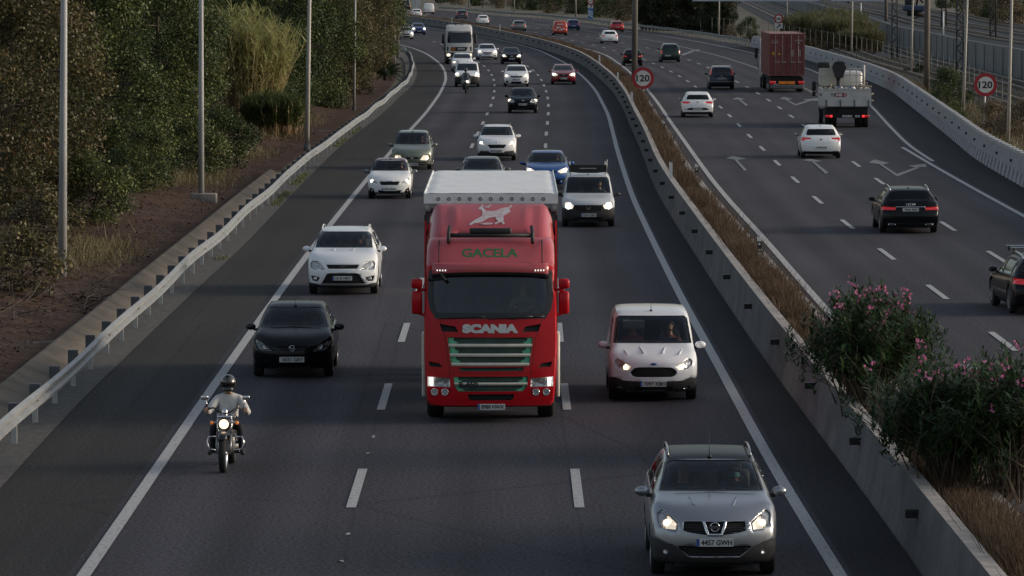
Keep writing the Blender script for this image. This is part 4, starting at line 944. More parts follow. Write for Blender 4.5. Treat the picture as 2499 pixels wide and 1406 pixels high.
oleander(33, 2485, 1215, 1.05, 2.0, 'oleander bush half cut by the right border above the nearest one', n=150, nf=16)
# fallen branches on the bank, green scrap of netting
mb = MB(); p = G(150, 770)
for k in range(26):
    a = random.uniform(0.2, 2.6); q = Vector((p.x + random.uniform(-1.8, 0.7), p.y + random.uniform(-5, 6), 0)); q.z = bank_z(q.x, q.y) + 0.05; L = random.uniform(0.5, 1.3)
    e = q + Vector((math.cos(a) * L, math.sin(a) * L * 2, random.uniform(0.0, 0.6))); pts = [q.lerp(e, f) + Vector((random.gauss(0, .09), random.gauss(0, .09), random.gauss(0.06, .05))) for f in (0, .25, .5, .75, 1)]; mb.tube(pts, [0.028, 0.024, 0.018, 0.012, 0.004], 5)
    for f in (1, 2, 3): mb.tube([pts[f], pts[f] + Vector((random.gauss(0, .25), random.gauss(0, .3), random.uniform(.05, .35)))], [0.010, 0.003], 4)
tag(mb.build('fallen_branches', BARK), 'tangle of fallen brown branches beside the foot of the leftmost lamp post', 'branches')
p = G(208, 626); mb = MB()
for k in range(26):
    q = Vector((p.x + random.gauss(0, 0.22), p.y + random.gauss(0, 0.5), 0)); q.z = bank_z(q.x, q.y) + 0.06
    mb.tube([q, q + Vector((random.gauss(0, .1), random.gauss(0, .2), random.uniform(0, .1))), q + Vector((random.gauss(0, .2), random.gauss(0, .2), 0.02))], 0.016, 4)
tag(mb.build('netting', M('green_net', (0.03, 0.17, 0.10), 0.7)), 'scrap of green netting lying on the earth right of the leftmost lamp post', 'netting')
# little signal box buildings far right
WALLP = M('plaster_pink', (0.30, 0.245, 0.22), 0.9, var=0.15); ROOFM = M('roof_tile', (0.12, 0.07, 0.05), 0.9, var=0.3); DKW = M('dark_window', (0.02, 0.022, 0.025), 0.15)
for i, (px, w_, lab) in enumerate(((2055, 9, 'pale far building left of the lattice mast at the top edge'), (2135, 11, 'pinkish far building behind the lattice mast at the top edge'))):
    p = G(px, 0, 2.08); t = thing('railway_building', lab, 'building', (p.x, p.y, 2.05), 0, 'buildings behind the upper tracks')
    mb = MB(); mb.box((0, 0, 2), (w_, 7, 4)); mb.build('wall', WALLP, t)
    mb = MB(); mb.prism([(-w_ / 2 - 0.4, 4.0), (w_ / 2 + 0.4, 4.0), (0, 5.6)], -3.8, 3.8, 'y'); mb.build('roof', ROOFM, t)
    for k in range(3):
        mb = MB(); mb.box((-w_ / 3 + k * w_ / 3, -3.49, 2.0), (1.2, 0.08, 1.5)); mb.build('window', DKW, t)
# a parked dark rail wagon
p = G(2232, 40, 2.4); t = thing('rail_wagon', 'dark blue rail wagon standing on the upper tracks at the top edge', 'rail wagon', (p.x, p.y, 2.5))
BW = M('wagon_blue', (0.03, 0.05, 0.09), 0.6, var=0.3); t.rotation_euler.z = -0.06
mb = MB(); mb.rbox((0, 0, 0.95), (3.0, 9, 0.7), 0.1); mb.build('body', BW, t)
mb = MB(); mb.rbox((-0.6, 2, 1.8), (1.2, 2.4, 1.2), 0.1); mb.tube([(0.2, 0, 1.2), (0.4, -1.0, 2.4), (0.9, -3.5, 1.7)], 0.14); mb.build('crane_arm', BLACK_PL, t)
for yy in (-3, -1.8, 1.8, 3):
    mb = MB(); mb.lathe([(0.0, -0.9), (0.46, -0.9), (0.46, 0.9), (0.0, 0.9)], (0, yy, 0.42), 'x', 16); mb.build('wheelset', LATT, t)
from mathutils.bvhtree import BVHTree
from mathutils.kdtree import KDTree
# ================================================================ vehicle materials
def paint(name, col, metal=0.0, rough=0.42, coat=0.8, spec=0.2):
    """car paint: clear coat, faint road dust in patches"""
    if name in MATS: return MATS[name]
    m = bpy.data.materials.new(name); m.use_nodes = True; MATS[name] = m
    n = m.node_tree.nodes; l = m.node_tree.links; p = n['Principled BSDF']
    tc = n.new('ShaderNodeTexCoord'); no = n.new('ShaderNodeTexNoise'); no.inputs['Scale'].default_value = 2.3; no.inputs['Detail'].default_value = 6
    l.new(tc.outputs['Object'], no.inputs[0])
    cr = n.new('ShaderNodeMapRange'); cr.inputs['From Min'].default_value = 0.45; cr.inputs['From Max'].default_value = 0.8; cr.inputs['To Max'].default_value = 0.22
    l.new(no.outputs[0], cr.inputs[0]); mx = n.new('ShaderNodeMix'); mx.data_type = 'RGBA'
    mx.inputs['A'].default_value = (*col, 1); mx.inputs['B'].default_value = (*[c * 0.8 + 0.012 for c in col], 1); l.new(cr.outputs[0], mx.inputs['Factor']); l.new(mx.outputs['Result'], p.inputs['Base Color'])
    p.inputs['Metallic'].default_value = metal; p.inputs['Roughness'].default_value = rough; p.inputs['Coat Weight'].default_value = coat; p.inputs['Specular IOR Level'].default_value = spec
    rr = n.new('ShaderNodeMapRange'); rr.inputs['To Min'].default_value = 0.03; rr.inputs['To Max'].default_value = 0.14; l.new(no.outputs[0], rr.inputs[0]); l.new(rr.outputs[0], p.inputs['Coat Roughness'])
    return m
GLASS = glass_mat('window_glass', (0.76, 0.80, 0.79)); GLASS_D = glass_mat('privacy_glass', (0.06, 0.07, 0.07))
DGLASS = M('dark_glass', (0.010, 0.013, 0.017), 0.06, var=0.3, scale=2.0, spec=0.6)
RUBBER = M('tyre_rubber', (0.012, 0.012, 0.012), 0.85, var=0.3, scale=10); TRIM = M('trim_black', (0.010, 0.010, 0.011), 0.45, var=0.2); CLAD = M('cladding_grey', (0.022, 0.022, 0.023), 0.65, var=0.25, scale=5)
GAP = M('panel_gap', (0.006, 0.006, 0.006), 0.8); CHROME = M('chrome', (0.62, 0.63, 0.65), 0.16, metal=1.0, var=0.05); RIM = M('alloy_rim', (0.30, 0.30, 0.31), 0.35, metal=0.8, var=0.12)
UNDER = M('underbody', (0.008, 0.008, 0.008), 0.9); INNER = M('interior_dark', (0.018, 0.018, 0.020), 0.85, var=0.3); INNER_G = M('interior_grey', (0.05, 0.05, 0.055), 0.9, var=0.2)
LAMP = M('lamp_reflector', (0.50, 0.51, 0.52), 0.25, metal=0.4, scale=18, bump=0.8, coat=1.0, col2=(0.16, 0.165, 0.17)); LAMP_D = M('lamp_smoked', (0.12, 0.125, 0.13), 0.15, metal=0.5, scale=22, bump=0.8, coat=1.0, col2=(0.03, 0.03, 0.035))
LAMP_ON = M('lamp_glow', (0.8, 0.75, 0.65), 0.3, emit=(1.0, 0.84, 0.62), estr=0.32, scale=20, bump=0.6, coat=1.0)
BULB = M('bulb_warm', (0.9, 0.85, 0.7), 0.3, emit=(1.0, 0.80, 0.52), estr=1.5); BULB_W = M('bulb_white', (0.9, 0.9, 0.9), 0.3, emit=(1.0, 0.93, 0.84), estr=1.5)
TAIL = M('tail_red', (0.30, 0.010, 0.014), 0.18, coat=1.0, scale=20, bump=0.3, emit=(1.0, 0.02, 0.02), estr=0.10); TAIL_ON = M('tail_red_lit', (0.45, 0.02, 0.03), 0.2, coat=1.0, emit=(1.0, 0.03, 0.035), estr=0.75)
AMBER = M('amber_lens', (0.55, 0.16, 0.02), 0.2, coat=1.0, emit=(1.0, 0.25, 0.02), estr=0.12); FOG = M('fog_lens', (0.45, 0.45, 0.45), 0.2, metal=0.4, coat=1.0)
PLATE = M('plate_white', (0.55, 0.55, 0.53), 0.5, var=0.05); PLATE_B = M('plate_blue', (0.02, 0.07, 0.28), 0.5); INK = M('plate_ink', (0.012, 0.012, 0.012), 0.6)
MIRG = M('mirror_glass', (0.5, 0.52, 0.55), 0.05, metal=1.0, var=0.05)
# ================================================================ shape of a car body
def pchip(xs, ys):
    xs = np.array(xs, float); ys = np.array(ys, float); h = np.diff(xs); d = np.diff(ys) / h; m = np.zeros_like(ys)
    for i in range(1, len(xs) - 1):
        if d[i - 1] * d[i] > 0:
            w1, w2 = 2 * h[i] + h[i - 1], h[i] + 2 * h[i - 1]; m[i] = (w1 + w2) / (w1 / d[i - 1] + w2 / d[i])
    m[0], m[-1] = d[0], d[-1]
    def f(x):
        x = np.clip(x, xs[0], xs[-1]); i = np.clip(np.searchsorted(xs, x) - 1, 0, len(h) - 1); t = (x - xs[i]) / h[i]
        return ys[i] * (1 + 2 * t) * (1 - t) ** 2 + h[i] * m[i] * t * (1 - t) ** 2 + ys[i + 1] * t * t * (3 - 2 * t) + h[i] * m[i + 1] * t * t * (t - 1)
    return f
KINDS = {  # roof line (fraction of length, fraction of height), cowl, windscreen top, rear glass top, rear glass foot
 'hatch': dict(top=[(0, .49), (.02, .555), (.06, .60), (.2, .665), (.26, .695), (.35, .83), (.435, .945), (.5, .985), (.62, 1), (.8, .965), (.875, .905), (.94, .75), (.97, .665), (.99, .60), (1, .52)], cowl=.262, wt=.435, rt=.878, rf=.962, belt=(.60, .66), wr=.70, fa=.205, ra=.845),
 'suv': dict(top=[(0, .53), (.02, .60), (.06, .64), (.2, .69), (.25, .71), (.34, .84), (.425, .945), (.5, .985), (.62, 1), (.82, .975), (.9, .925), (.955, .77), (.98, .68), (1, .55)], cowl=.25, wt=.425, rt=.90, rf=.97, belt=(.62, .68), wr=.705, fa=.205, ra=.82),
 'van': dict(top=[(0, .46), (.02, .515), (.055, .55), (.16, .605), (.205, .635), (.30, .80), (.385, .93), (.45, .975), (.6, 1), (.93, .985), (.965, .95), (.985, .75), (1, .42)], cowl=.21, wt=.385, rt=.97, rf=.988, belt=(.55, .60), wr=.80, fa=.205, ra=.82),
 'mpv': dict(top=[(0, .47), (.02, .525), (.06, .56), (.17, .62), (.215, .65), (.32, .81), (.41, .945), (.48, .985), (.6, 1), (.82, .975), (.9, .93), (.955, .76), (.98, .66), (1, .5)], cowl=.218, wt=.41, rt=.90, rf=.966, belt=(.57, .62), wr=.72, fa=.2, ra=.83),
 'estate': dict(top=[(0, .46), (.02, .525), (.06, .57), (.22, .645), (.285, .68), (.36, .82), (.445, .95), (.51, .99), (.6, 1), (.8, .98), (.88, .935), (.945, .76), (.968, .70), (.985, .63), (1, .5)], cowl=.285, wt=.445, rt=.885, rf=.958, belt=(.60, .66), wr=.69, fa=.19, ra=.79),
 'sedan': dict(top=[(0, .47), (.02, .535), (.06, .575), (.22, .65), (.28, .68), (.36, .82), (.44, .945), (.51, .99), (.6, 1), (.68, .975), (.80, .80), (.86, .72), (.92, .705), (.98, .68), (1, .5)], cowl=.28, wt=.44, rt=.69, rf=.85, belt=(.60, .66), wr=.68, fa=.19, ra=.80),
}
class Car: pass
def body_shell(C, n_st=46, n_half=26):
    K, L, W, H = C.K, C.L, C.W, C.H
    top = pchip([a * L for a, b in K['top']], [b * H for a, b in K['top']]); C.top = top
    b0, b1 = K['belt']; zb0 = C.clear
    belt = lambda s: np.minimum(b0 * H + (b1 - b0) * H * np.clip((s / L - .2) / .6, 0, 1), top(s) - 0.035 * H); C.beltf = belt
    ss = np.unique(np.round(np.r_[np.linspace(0, .12 * L, 10), np.linspace(.12 * L, .88 * L, n_st - 18), np.linspace(.88 * L, L, 10)], 4))
    hw = W / 2; wr = K['wr'] if C.wr is None else C.wr; f0, f1 = K['cowl'], K['wt']
    V = []; 
    for s in ss:
        f = s / L
        e = 1 - C.tuck_f * max(0, 1 - s / (0.10 * L)) ** 2 - C.tuck_r * max(0, 1 - (L - s) / (0.10 * L)) ** 2
        w_ = hw * e; zt = float(top(s)); zb = float(belt(s)); z0 = zb0 + 0.05 * max(0, 1 - s / .35) ** 2 + 0.07 * max(0, 1 - (L - s) / .35) ** 2
        u = np.clip((f - f0 * .85) / (f1 - f0 * .85), 0, 1); r_ = 0.86 + (wr - 0.86) * u
        if f > .8: r_ *= 1 - 0.06 * (f - .8) / .2
        gz = zt - zb; wrr = r_ * hw * e; sh = 0.965 * w_
        key = [(0, z0), (.80 * w_, z0), (.945 * w_, z0 + .05), (.975 * w_, z0 + .22 * (zb - z0)), (w_, z0 + .55 * (zb - z0)), (.992 * w_, zb - .07 * (zb - z0)), (sh, zb),
               (sh + (wrr - sh) * .42 + .012 * hw, zb + .42 * gz), (wrr + .035 * hw, zb + .80 * gz), (wrr - .045 * hw, zb + .955 * gz), (wrr * .62, zb + gz * .995 - .004), (0, zt)]
        P = np.array(key); d = np.r_[0, np.cumsum(np.hypot(*np.diff(P, axis=0).T))]
        t = np.linspace(0, d[-1], n_half)
        # keep the belt crease: sample lower and upper parts separately
        kb = d[6]; nl = int(n_half * .55); t = np.r_[np.linspace(0, kb, nl), np.linspace(kb, d[-1], n_half - nl + 1)[1:]]
        fx, fz = pchip(d, P[:, 0]), pchip(d, P[:, 1])
        half = np.c_[fx(t), fz(t)]
        loop = [(x, z) for x, z in half] + [(-x, z) for x, z in half[-2:0:-1]]
        V.append([(x, s, z) for x, z in loop])
    V = np.array(V); m = V.shape[1]; verts = V.reshape(-1, 3).tolist(); faces = []
    for i in range(len(ss) - 1):
        for j in range(m): faces.append((i * m + j, i * m + (j + 1) % m, (i + 1) * m + (j + 1) % m, (i + 1) * m + j))
    for end, rows in ((0, V[0]), (1, V[-1])):
        prev = [(0 if end == 0 else (len(ss) - 1) * m) + j for j in range(m)]; c = np.array([0, rows[0, 1], (rows[:, 2].max() + rows[:, 2].min()) / 2])
        for k in range(1, 8):
            q = 1 - k / 7.5; ring = []
            for j in range(m):
                p = c + (rows[j] - c) * q; ring.append(len(verts)); verts.append(p.tolist())
            for j in range(m):
                a, b, d_, e_ = prev[j], prev[(j + 1) % m], ring[(j + 1) % m], ring[j]
                faces.append((a, e_, d_, b) if end == 0 else (a, b, d_, e_))
            prev = ring
        faces.append(tuple(prev[::-1]) if end == 1 else tuple(prev))
    A = np.array(verts); x, y, z = A.T; h = z / H
    fa = np.clip(1 - y / (getattr(C, 'fall_f', None) or 0.24 * L), 0, 1) ** 1.6; ra = np.clip(1 - (L - y) / (0.16 * L), 0, 1) ** 1.6
    pf = pchip(*zip(*C.prof_f))(h); pr = pchip(*zip(*C.prof_r))(h)
    bowf = C.bow_f * (abs(x) / hw) ** 2.4; bowr = C.bow_r * (abs(x) / hw) ** 2.6
    A[:, 1] = y + (pf + bowf) * fa - (pr + bowr) * ra
    bm = bmesh.new(); vs = [bm.verts.new(p) for p in A]
    for f in faces:
        try: bm.faces.new([vs[i] for i in f])
        except ValueError: pass
    bmesh.ops.recalc_face_normals(bm, faces=bm.faces)
    C.bvh = BVHTree.FromBMesh(bm); bm.normal_update(); C.kd = KDTree(len(bm.verts)); C.vn = [v.normal.copy() for v in bm.verts]
    for i, v in enumerate(bm.verts): C.kd.insert(v.co, i)
    C.kd.balance()
    return bm
def shell_normals(C, me):
    """shade a cut-out panel with the normals of the smooth shell it came from"""
    N = []
    for v in me.vertices:
        n = Vector((0, 0, 0))
        for co, i, d in C.kd.find_n(v.co, 5): n += C.vn[i] / (d + .01)
        N.append(n.normalized())
    me.normals_split_custom_set_from_vertices(N)
def inpoly(p, poly):
    x, y = p; c = False; n = len(poly)
    for i in range(n):
        x0, y0 = poly[i]; x1, y1 = poly[i - 1]
        if (y0 > y) != (y1 > y) and x < (x1 - x0) * (y - y0) / (y1 - y0) + x0: c = not c
    return c
def cut_region(bm, poly, axis, pred):
    """split the faces along the outline `poly` (seen along `axis`) and return those inside it"""
    ia, ib = {'y': (0, 2), 'x': (1, 2), 'z': (0, 1)}[axis]
    a0, a1 = min(p[0] for p in poly), max(p[0] for p in poly); b0, b1 = min(p[1] for p in poly), max(p[1] for p in poly)
    cand = []
    for f in bm.faces:
        if not pred(f): continue
        A = [v.co[ia] for v in f.verts]; B = [v.co[ib] for v in f.verts]
        if max(A) < a0 or min(A) > a1 or max(B) < b0 or min(B) > b1: continue
        cand.append(f)
    n = len(poly)
    for i in range(n):
        p, q = poly[i], poly[(i + 1) % n]; e = (q[0] - p[0], q[1] - p[1])
        if abs(e[0]) + abs(e[1]) < 1e-6: continue
        no = [0, 0, 0]; no[ia], no[ib] = e[1], -e[0]; co = [0, 0, 0]; co[ia], co[ib] = p
        es = set(); vs = set()
        for f in cand: es.update(f.edges); vs.update(f.verts)
        r = bmesh.ops.bisect_plane(bm, geom=list(vs) + list(es) + cand, dist=1e-5, plane_co=co, plane_no=no)
        cand = [g for g in r['geom'] if isinstance(g, bmesh.types.BMFace)]
    out = []
    for f in cand:
        c = f.calc_center_median()
        if inpoly((c[ia], c[ib]), poly): out.append(f)
    return out
def take(bm, faces, name, mats, parent, inset=0.0, rim=None, mi_rim=1, smooth=True, offy=0.0, thick=False):
    """move faces out of the body into an object of their own, set back (or proud) by `inset` with a rim to the body"""
    if not faces: return None
    nb = bmesh.new(); mp = {}; 
    def nv(v):
        if v not in mp: mp[v] = nb.verts.new(v.co - v.normal * inset)
        return mp[v]
    fs = set(faces)
    bm.normal_update()
    for f in faces:
        g = nb.faces.new([nv(v) for v in f.verts]); g.smooth = smooth
    if abs(inset) > 1e-5:
        rimv = {}
        for f in faces:
            for e in f.edges:
                lf = [q for q in e.link_faces if q in fs]
                if len(lf) == 1:
                    a, b = e.verts
                    for v in (a, b):
                        if v not in rimv: rimv[v] = nb.verts.new(v.co)
                    try:
                        g = nb.faces.new([mp[a], mp[b], rimv[b], rimv[a]]); g.material_index = mi_rim if len(mats) > mi_rim else 0
                    except ValueError: pass
    bmesh.ops.recalc_face_normals(nb, faces=nb.faces)
    # keep the outward orientation of the panel itself
    nb.normal_update(); nb.faces.ensure_lookup_table()
    if sum(nb.faces[i].normal.dot(f.normal) for i, f in enumerate(faces)) < 0: bmesh.ops.reverse_faces(nb, faces=nb.faces)
    me = bpy.data.meshes.new(name); nb.to_mesh(me); nb.free()
    for m in mats: me.materials.append(m)
    bmesh.ops.delete(bm, geom=faces, context='FACES')
    return link_mesh(name, me, parent)
# wheels are shared between cars of the same size
WHEELS = {}
def wheel_meshes(r, w, style):
    key = (round(r, 3), round(w, 3), style)
    if key in WHEELS: return WHEELS[key]
    mb = MB(); mb.lathe([(r * .62, -w / 2), (r * .9, -w / 2), (r * .97, -w * .42), (r, -w * .3), (r, w * .3), (r * .97, w * .42), (r * .9, w / 2), (r * .62, w / 2)], axis='x', n=36)
    t = mb.build('wheel', RUBBER); mb = MB(); R = r * .63
    mb.lathe([(R, w * .5), (R, w * .47), (R * .92, w * .40), (R * .9, -w * .1), (R * .15, -w * .1), (0.001, -w * .1)], axis='x', n=30, mi=1); k = {'five': 5, 'ten': 10, 'steel': 0}[style]
    for i in range(k):
        a = 2 * math.pi * i / k; rot = Matrix.Rotation(a, 3, 'X'); wd = 0.34 if k == 5 else 0.16
        mb.box(rot @ Vector((w * .38, 0, R * .52)), (w * .12, R * wd, R * .95), 0, rot)
    mb.lathe([(R * 1.0, w * .46), (R * 1.0, w * .5), (R * .93, w * .5), (R * .93, w * .40)], axis='x', n=30)
    mb.cyl((w * .3, 0, 0), (w * .44, 0, 0), R * .24, n=14)
    if k == 0: mb.lathe([(R * .95, w * .35), (R * .7, w * .42), (R * .3, w * .40), (0.001, w * .42)], axis='x', n=30)
    q = mb.build('rim', [RIM, TRIM]); WHEELS[key] = (t.data, q.data); bpy.data.objects.remove(t); bpy.data.objects.remove(q)
    return WHEELS[key]
def add_wheel(parent, x, y, r, w, style='five', name='wheel'):
    tm, rm = wheel_meshes(r, w, style); t = link_mesh(name, tm, parent); t.location = (x, y, r)
    if x < 0: t.rotation_euler.z = math.pi
    q = link_mesh('rim', rm, t); return t
def plate(parent, x, y, z, txt, w=0.52, h=0.112, rz=0.0, tilt=0.0, fine=True, blue=True):
    p = bpy.data.objects.new('number_plate', None)
    mb = MB(); mb.box((0, 0, 0), (w, 0.012, h)); 
    if blue: mb.box((-w / 2 + 0.022, -0.002, 0), (0.042, 0.012, h - 0.004), 1)
    o = mb.build('number_plate', [PLATE, PLATE_B], parent); o.location = (x, y, z); o.rotation_euler = (tilt, 0, rz)
    if txt: text_mesh('lettering', txt, h * .8, INK, o, 0.0015, (0.024, -0.0085, 0), fit=(w - 0.085, h * .68), bold=h * .018)
    else:
        mb = MB()
        for k in range(7):
            if k != 4: mb.box((-w / 2 + 0.085 + k * (w - 0.14) / 6, -0.0075, 0), (w * .062, 0.004, h * .62))
        mb.build('lettering', INK, o)
    return o
def mirror(parent, x, y, z, side, mat, arm=TRIM, sx=0.21, sz=0.145):
    mb = MB(); 
    mb.ball((side * (x + sx * .62), y, z), (sx * .52, 0.075, sz * .5), 16, 12, 0)
    mb.tube([(side * (x - 0.06), y + 0.03, z - sz * .45), (side * (x + sx * .35), y + 0.01, z - sz * .42)], 0.028, 8, 1)
    mb.box((side * (x + sx * .62), y + 0.05, z), (sx * .8, 0.03, sz * .75), 1)
    return mb.build('door_mirror', [mat, arm], parent)
def rel(C, pts, zoom, d=0.15):
    """outline traced on an enlarged crop of the photograph -> (x, z) on the front of the car"""
    ox, oy, sc = zoom; out = []
    for x, y in pts:
        X, Z = onplane(ox + x / sc, oy + y / sc, C.yf + d); out.append((X - C.cx, Z))
    return out
def mirrored(poly): return [(-x, z) for x, z in poly][::-1]
def expand(poly, d):
    cx = sum(p[0] for p in poly) / len(poly); cz = sum(p[1] for p in poly) / len(poly); o = []
    for x, z in poly:
        v = Vector((x - cx, z - cz)); l = v.length; o.append((cx + v.x * (l + d) / l, cz + v.y * (l + d) / l))
    return o
def car(name, label, cat, kind, L, W, H, px, py, col, group=None, rear=False, rz=None, near=1, wr=None, bow_f=.30, bow_r=.14, clear=.19, tuck_f=.07, tuck_r=.06, prof_f=None, prof_r=None,
        wheel_r=.315, wheel_w=.20, style='five', glass=True, feats=None, mirror_mat=None, ws=(.80, .66), rw=(.72, .62), rails=None, antenna=None, roofmat=None, privacy=False, fine=False, ws_off=(0, 0), sidewin=True, mirror_z=None, K=None):
    C = Car(); C.K = dict(KINDS[kind]); C.L, C.W, C.H = L, W, H; C.wr = wr; C.clear = clear; C.bow_f, C.bow_r, C.tuck_f, C.tuck_r = bow_f, bow_r, tuck_f, tuck_r
    if K: C.K.update(K)
    K = C.K
    C.prof_f = prof_f or [(0, .16), (.12, .08), (.22, .015), (.33, 0), (.44, .02), (.52, .09), (.6, .19), (.7, .30), (1, .5)]
    C.prof_r = prof_r or [(0, .14), (.15, .08), (.25, .01), (.38, 0), (.5, .03), (.6, .07), (.7, .10), (1, .16)]
    fa, ra = K['fa'] * L, K['ra'] * L; g = G(px, py)
    if rz is None:
        ref = RC if rear else DA; t = tangent_at(ref, g.y); rz = math.atan2(-t[0], t[1]) + (math.pi if rear else 0)
    ax = fa if not rear else ra
    R = Matrix.Rotation(rz, 3, 'Z'); origin = g - R @ Vector((0, ax - L / 2, 0)); origin.z = 0
    C.root = root = thing(name, label, cat, origin, rz, group); C.cx = origin.x; C.yf = origin.y - L / 2; C.fa, C.ra = fa, ra; hw = W / 2
    bm = body_shell(C, 46 if near else 34, 26 if near else 20); C.bm = bm; top = C.top
    P = col
    # rebase so that the middle of the car is the origin
    off = L / 2
    # --- wheel arches
    for a in (fa, ra):
        r = wheel_r * 1.16; poly = [(a + r * math.cos(q), wheel_r + 0.01 + r * math.sin(q)) for q in np.linspace(0, 2 * math.pi, 21)[:-1]]
        fs = cut_region(bm, poly, 'x', lambda f: abs(f.calc_center_median().x) > .60 * hw)
        bmesh.ops.delete(bm, geom=fs, context='FACES')
    G1 = GLASS if near else DGLASS; G2 = GLASS_D if (near and privacy) else G1; seal = []
    # --- windscreen
    s0, s1 = K['cowl'] * L + ws_off[0], K['wt'] * L + ws_off[1]; z0, z1 = float(top(s0)) + .012, float(top(s1)) - .012
    wsp = [(-ws[0] * hw, z0), (ws[0] * hw, z0), (ws[0] * hw * .985 + 0, z0 + .12 * (z1 - z0)), (ws[1] * hw + .02, z1 - .10 * (z1 - z0)), (ws[1] * hw - .04, z1), (-ws[1] * hw + .04, z1), (-ws[1] * hw - .02, z1 - .10 * (z1 - z0)), (-ws[0] * hw * .985, z0 + .12 * (z1 - z0))]
    up = lambda f: s0 - .25 < f.calc_center_median().y < s1 + .2 and f.normal.z > .15 and f.normal.y < .3
    if near:
        fs = cut_region(bm, expand(wsp, .035), 'y', up)
        for f in fs: f.material_index = 1
    C.wsp = wsp
    def windscreen():
        fs = cut_region(bm, wsp, 'y', up); o = take(bm, fs, 'windscreen', [G1, TRIM], root, .006)
        if o: shell_normals(C, o.data)
        return o
    # --- rear window
    r1, r0 = K['rt'] * L, K['rf'] * L; q0, q1 = float(top(r0)) + .02, float(top(r1)) - .02
    rwp = [(-rw[0] * hw, q0 + .03), (-rw[0] * hw + .06, q0), (rw[0] * hw - .06, q0), (rw[0] * hw, q0 + .03), (rw[1] * hw, q1 - .03), (rw[1] * hw - .05, q1), (-rw[1] * hw + .05, q1), (-rw[1] * hw, q1 - .03)]
    C.rwp = rwp
    back = lambda f: f.calc_center_median().y > .62 * L and f.normal.y > .12 and f.calc_center_median().z > .45 * H
    def rearwindow():
        if kind == 'van' and not rear: return
        fs = cut_region(bm, rwp, 'y', back); take(bm, fs, 'rear_window', [GLASS_D if near and not rear else G2 if near else DGLASS, TRIM], root, .006)
    # --- side windows
    bz = lambda s: float(C.beltf(s)) + .035; tz = lambda s: float(top(s)) - .085 * H
    def sides():
        B = .52 * L; wins = []
        a0 = s0 + .42; a1 = s1 + .12
        wins.append([(a0, bz(a0)), (B - .05, bz(B)), (B - .05, tz(B - .05)), (a1, tz(a1))])
        e1 = (K['rt'] - .06) * L; e0 = (K['rt'] + .0) * L
        if kind != 'van': wins.append([(B + .05, bz(B)), (.80 * L, bz(.8 * L)), (.78 * L, tz(.78 * L)), (B + .05, tz(B + .05))])
        if kind in ('estate', 'suv', 'mpv'): wins.append([(.82 * L, bz(.8 * L)), (e0 - .02, bz(e0) + .05), (e1 - .02, tz(e1)), (.80 * L, tz(.80 * L))])
        for w_ in wins:
            fs = cut_region(bm, w_, 'x', lambda f: abs(f.calc_center_median().x) > .45 * hw and abs(f.normal.x) > .3)
            for sgn in (-1, 1):
                take(bm, [f for f in fs if f.is_valid and f.calc_center_median().x * sgn > 0], 'side_window', [G2 if w_ is not wins[0] else G1, TRIM], root, .005)
        if near:   # door shut lines
            for s in (s0 + .30, B, .79 * L if kind != 'van' else .5 * L):
                w_ = [(s - .006, .3), (s + .006, .3), (s + .006, bz(s) - .03), (s - .006, bz(s) - .03)]
                for f in cut_region(bm, w_, 'x', lambda f: abs(f.calc_center_median().x) > .8 * hw): f.material_index = 2
    C.front = lambda f: f.calc_center_median().y < .24 * L and f.normal.y < .55
    C.backf = lambda f: f.calc_center_median().y > .80 * L and f.normal.y > -.5
    C.near = near; C.rear = rear; C.P = P
    if roofmat:
        zz = [(-2, float(top(s1)) - .005), (2, float(top(s1)) - .005), (2, 3), (-2, 3)]
        fs = cut_region(bm, [(-wr_ if False else -.70 * hw, s1 + .03), (.70 * hw, s1 + .03), (.68 * hw, K['rt'] * L), (-.68 * hw, K['rt'] * L)], 'z', lambda f: f.normal.z > .5 and f.calc_center_median().z > .8 * H)
        take(bm, fs, 'roof_panel', [roofmat], root, 0.0)
    windscreen(); rearwindow()
    if sidewin: sides()
    if feats: feats(C)
    # --- body
    me = bpy.data.meshes.new('body'); 
    for f in bm.faces: f.smooth = True
    bm.to_mesh(me); bm.free(); me.set_sharp_from_angle(angle=math.radians(48))
    for m in (P, TRIM, GAP, INNER): me.materials.append(m)
    body = link_mesh('body', me, root)
    if near:
        so_ = body.modifiers.new('lining', 'SOLIDIFY'); so_.thickness = .02; so_.offset = -1; so_.material_offset = 3; so_.material_offset_rim = 1
    # underbody
    mb = MB(); mb.box((0, L / 2, .36), (W * .62, L * .93, .34)); mb.box((0, (fa + ra) / 2, .36), (W * .9, (ra - fa) - wheel_r * 2.5, .33)); mb.build('underbody', UNDER, root)
    for a in (fa, ra):
        for sgn in (-1, 1): add_wheel(root, sgn * (hw - wheel_w / 2 - .012), a, wheel_r, wheel_w, style)
    # mirrors
    mz = mirror_z or (float(C.beltf(s0 + .35)) + .085); mm = mirror_mat or P
    for sgn in (-1, 1): mirror(root, hw * .955, s0 + .42, mz, sgn, mm)
    if near:
        mb = MB(); mb.box((0, s0 + .42, z0 - .06), (W * .80, .62, .10)); mb.rbox((.34 * hw * 2 * .55, s0 + .62, z0 - .0), (.42, .2, .12), .05); mb.build('dashboard', INNER, root)
        for sgn in (-1, 1):
            mb = MB(); mb.rbox((sgn * .37, s1 + .58, .98 * H / 1.55), (.46, .16, .62), .06, 0, Matrix.Rotation(-.25, 3, 'X')); mb.rbox((sgn * .37, s1 + .70, 1.30 * H / 1.55), (.24, .1, .18), .04)
            mb.build('seat', INNER_G, root)
        mb = MB(); mb.rbox((0, K['rt'] * L - .85, .95 * H / 1.55), (W * .72, .16, .55), .06, 0, Matrix.Rotation(-.2, 3, 'X')); mb.build('rear_seat', INNER_G, root)
        mb = MB(); rot = Matrix.Rotation(math.radians(66), 3, 'X')
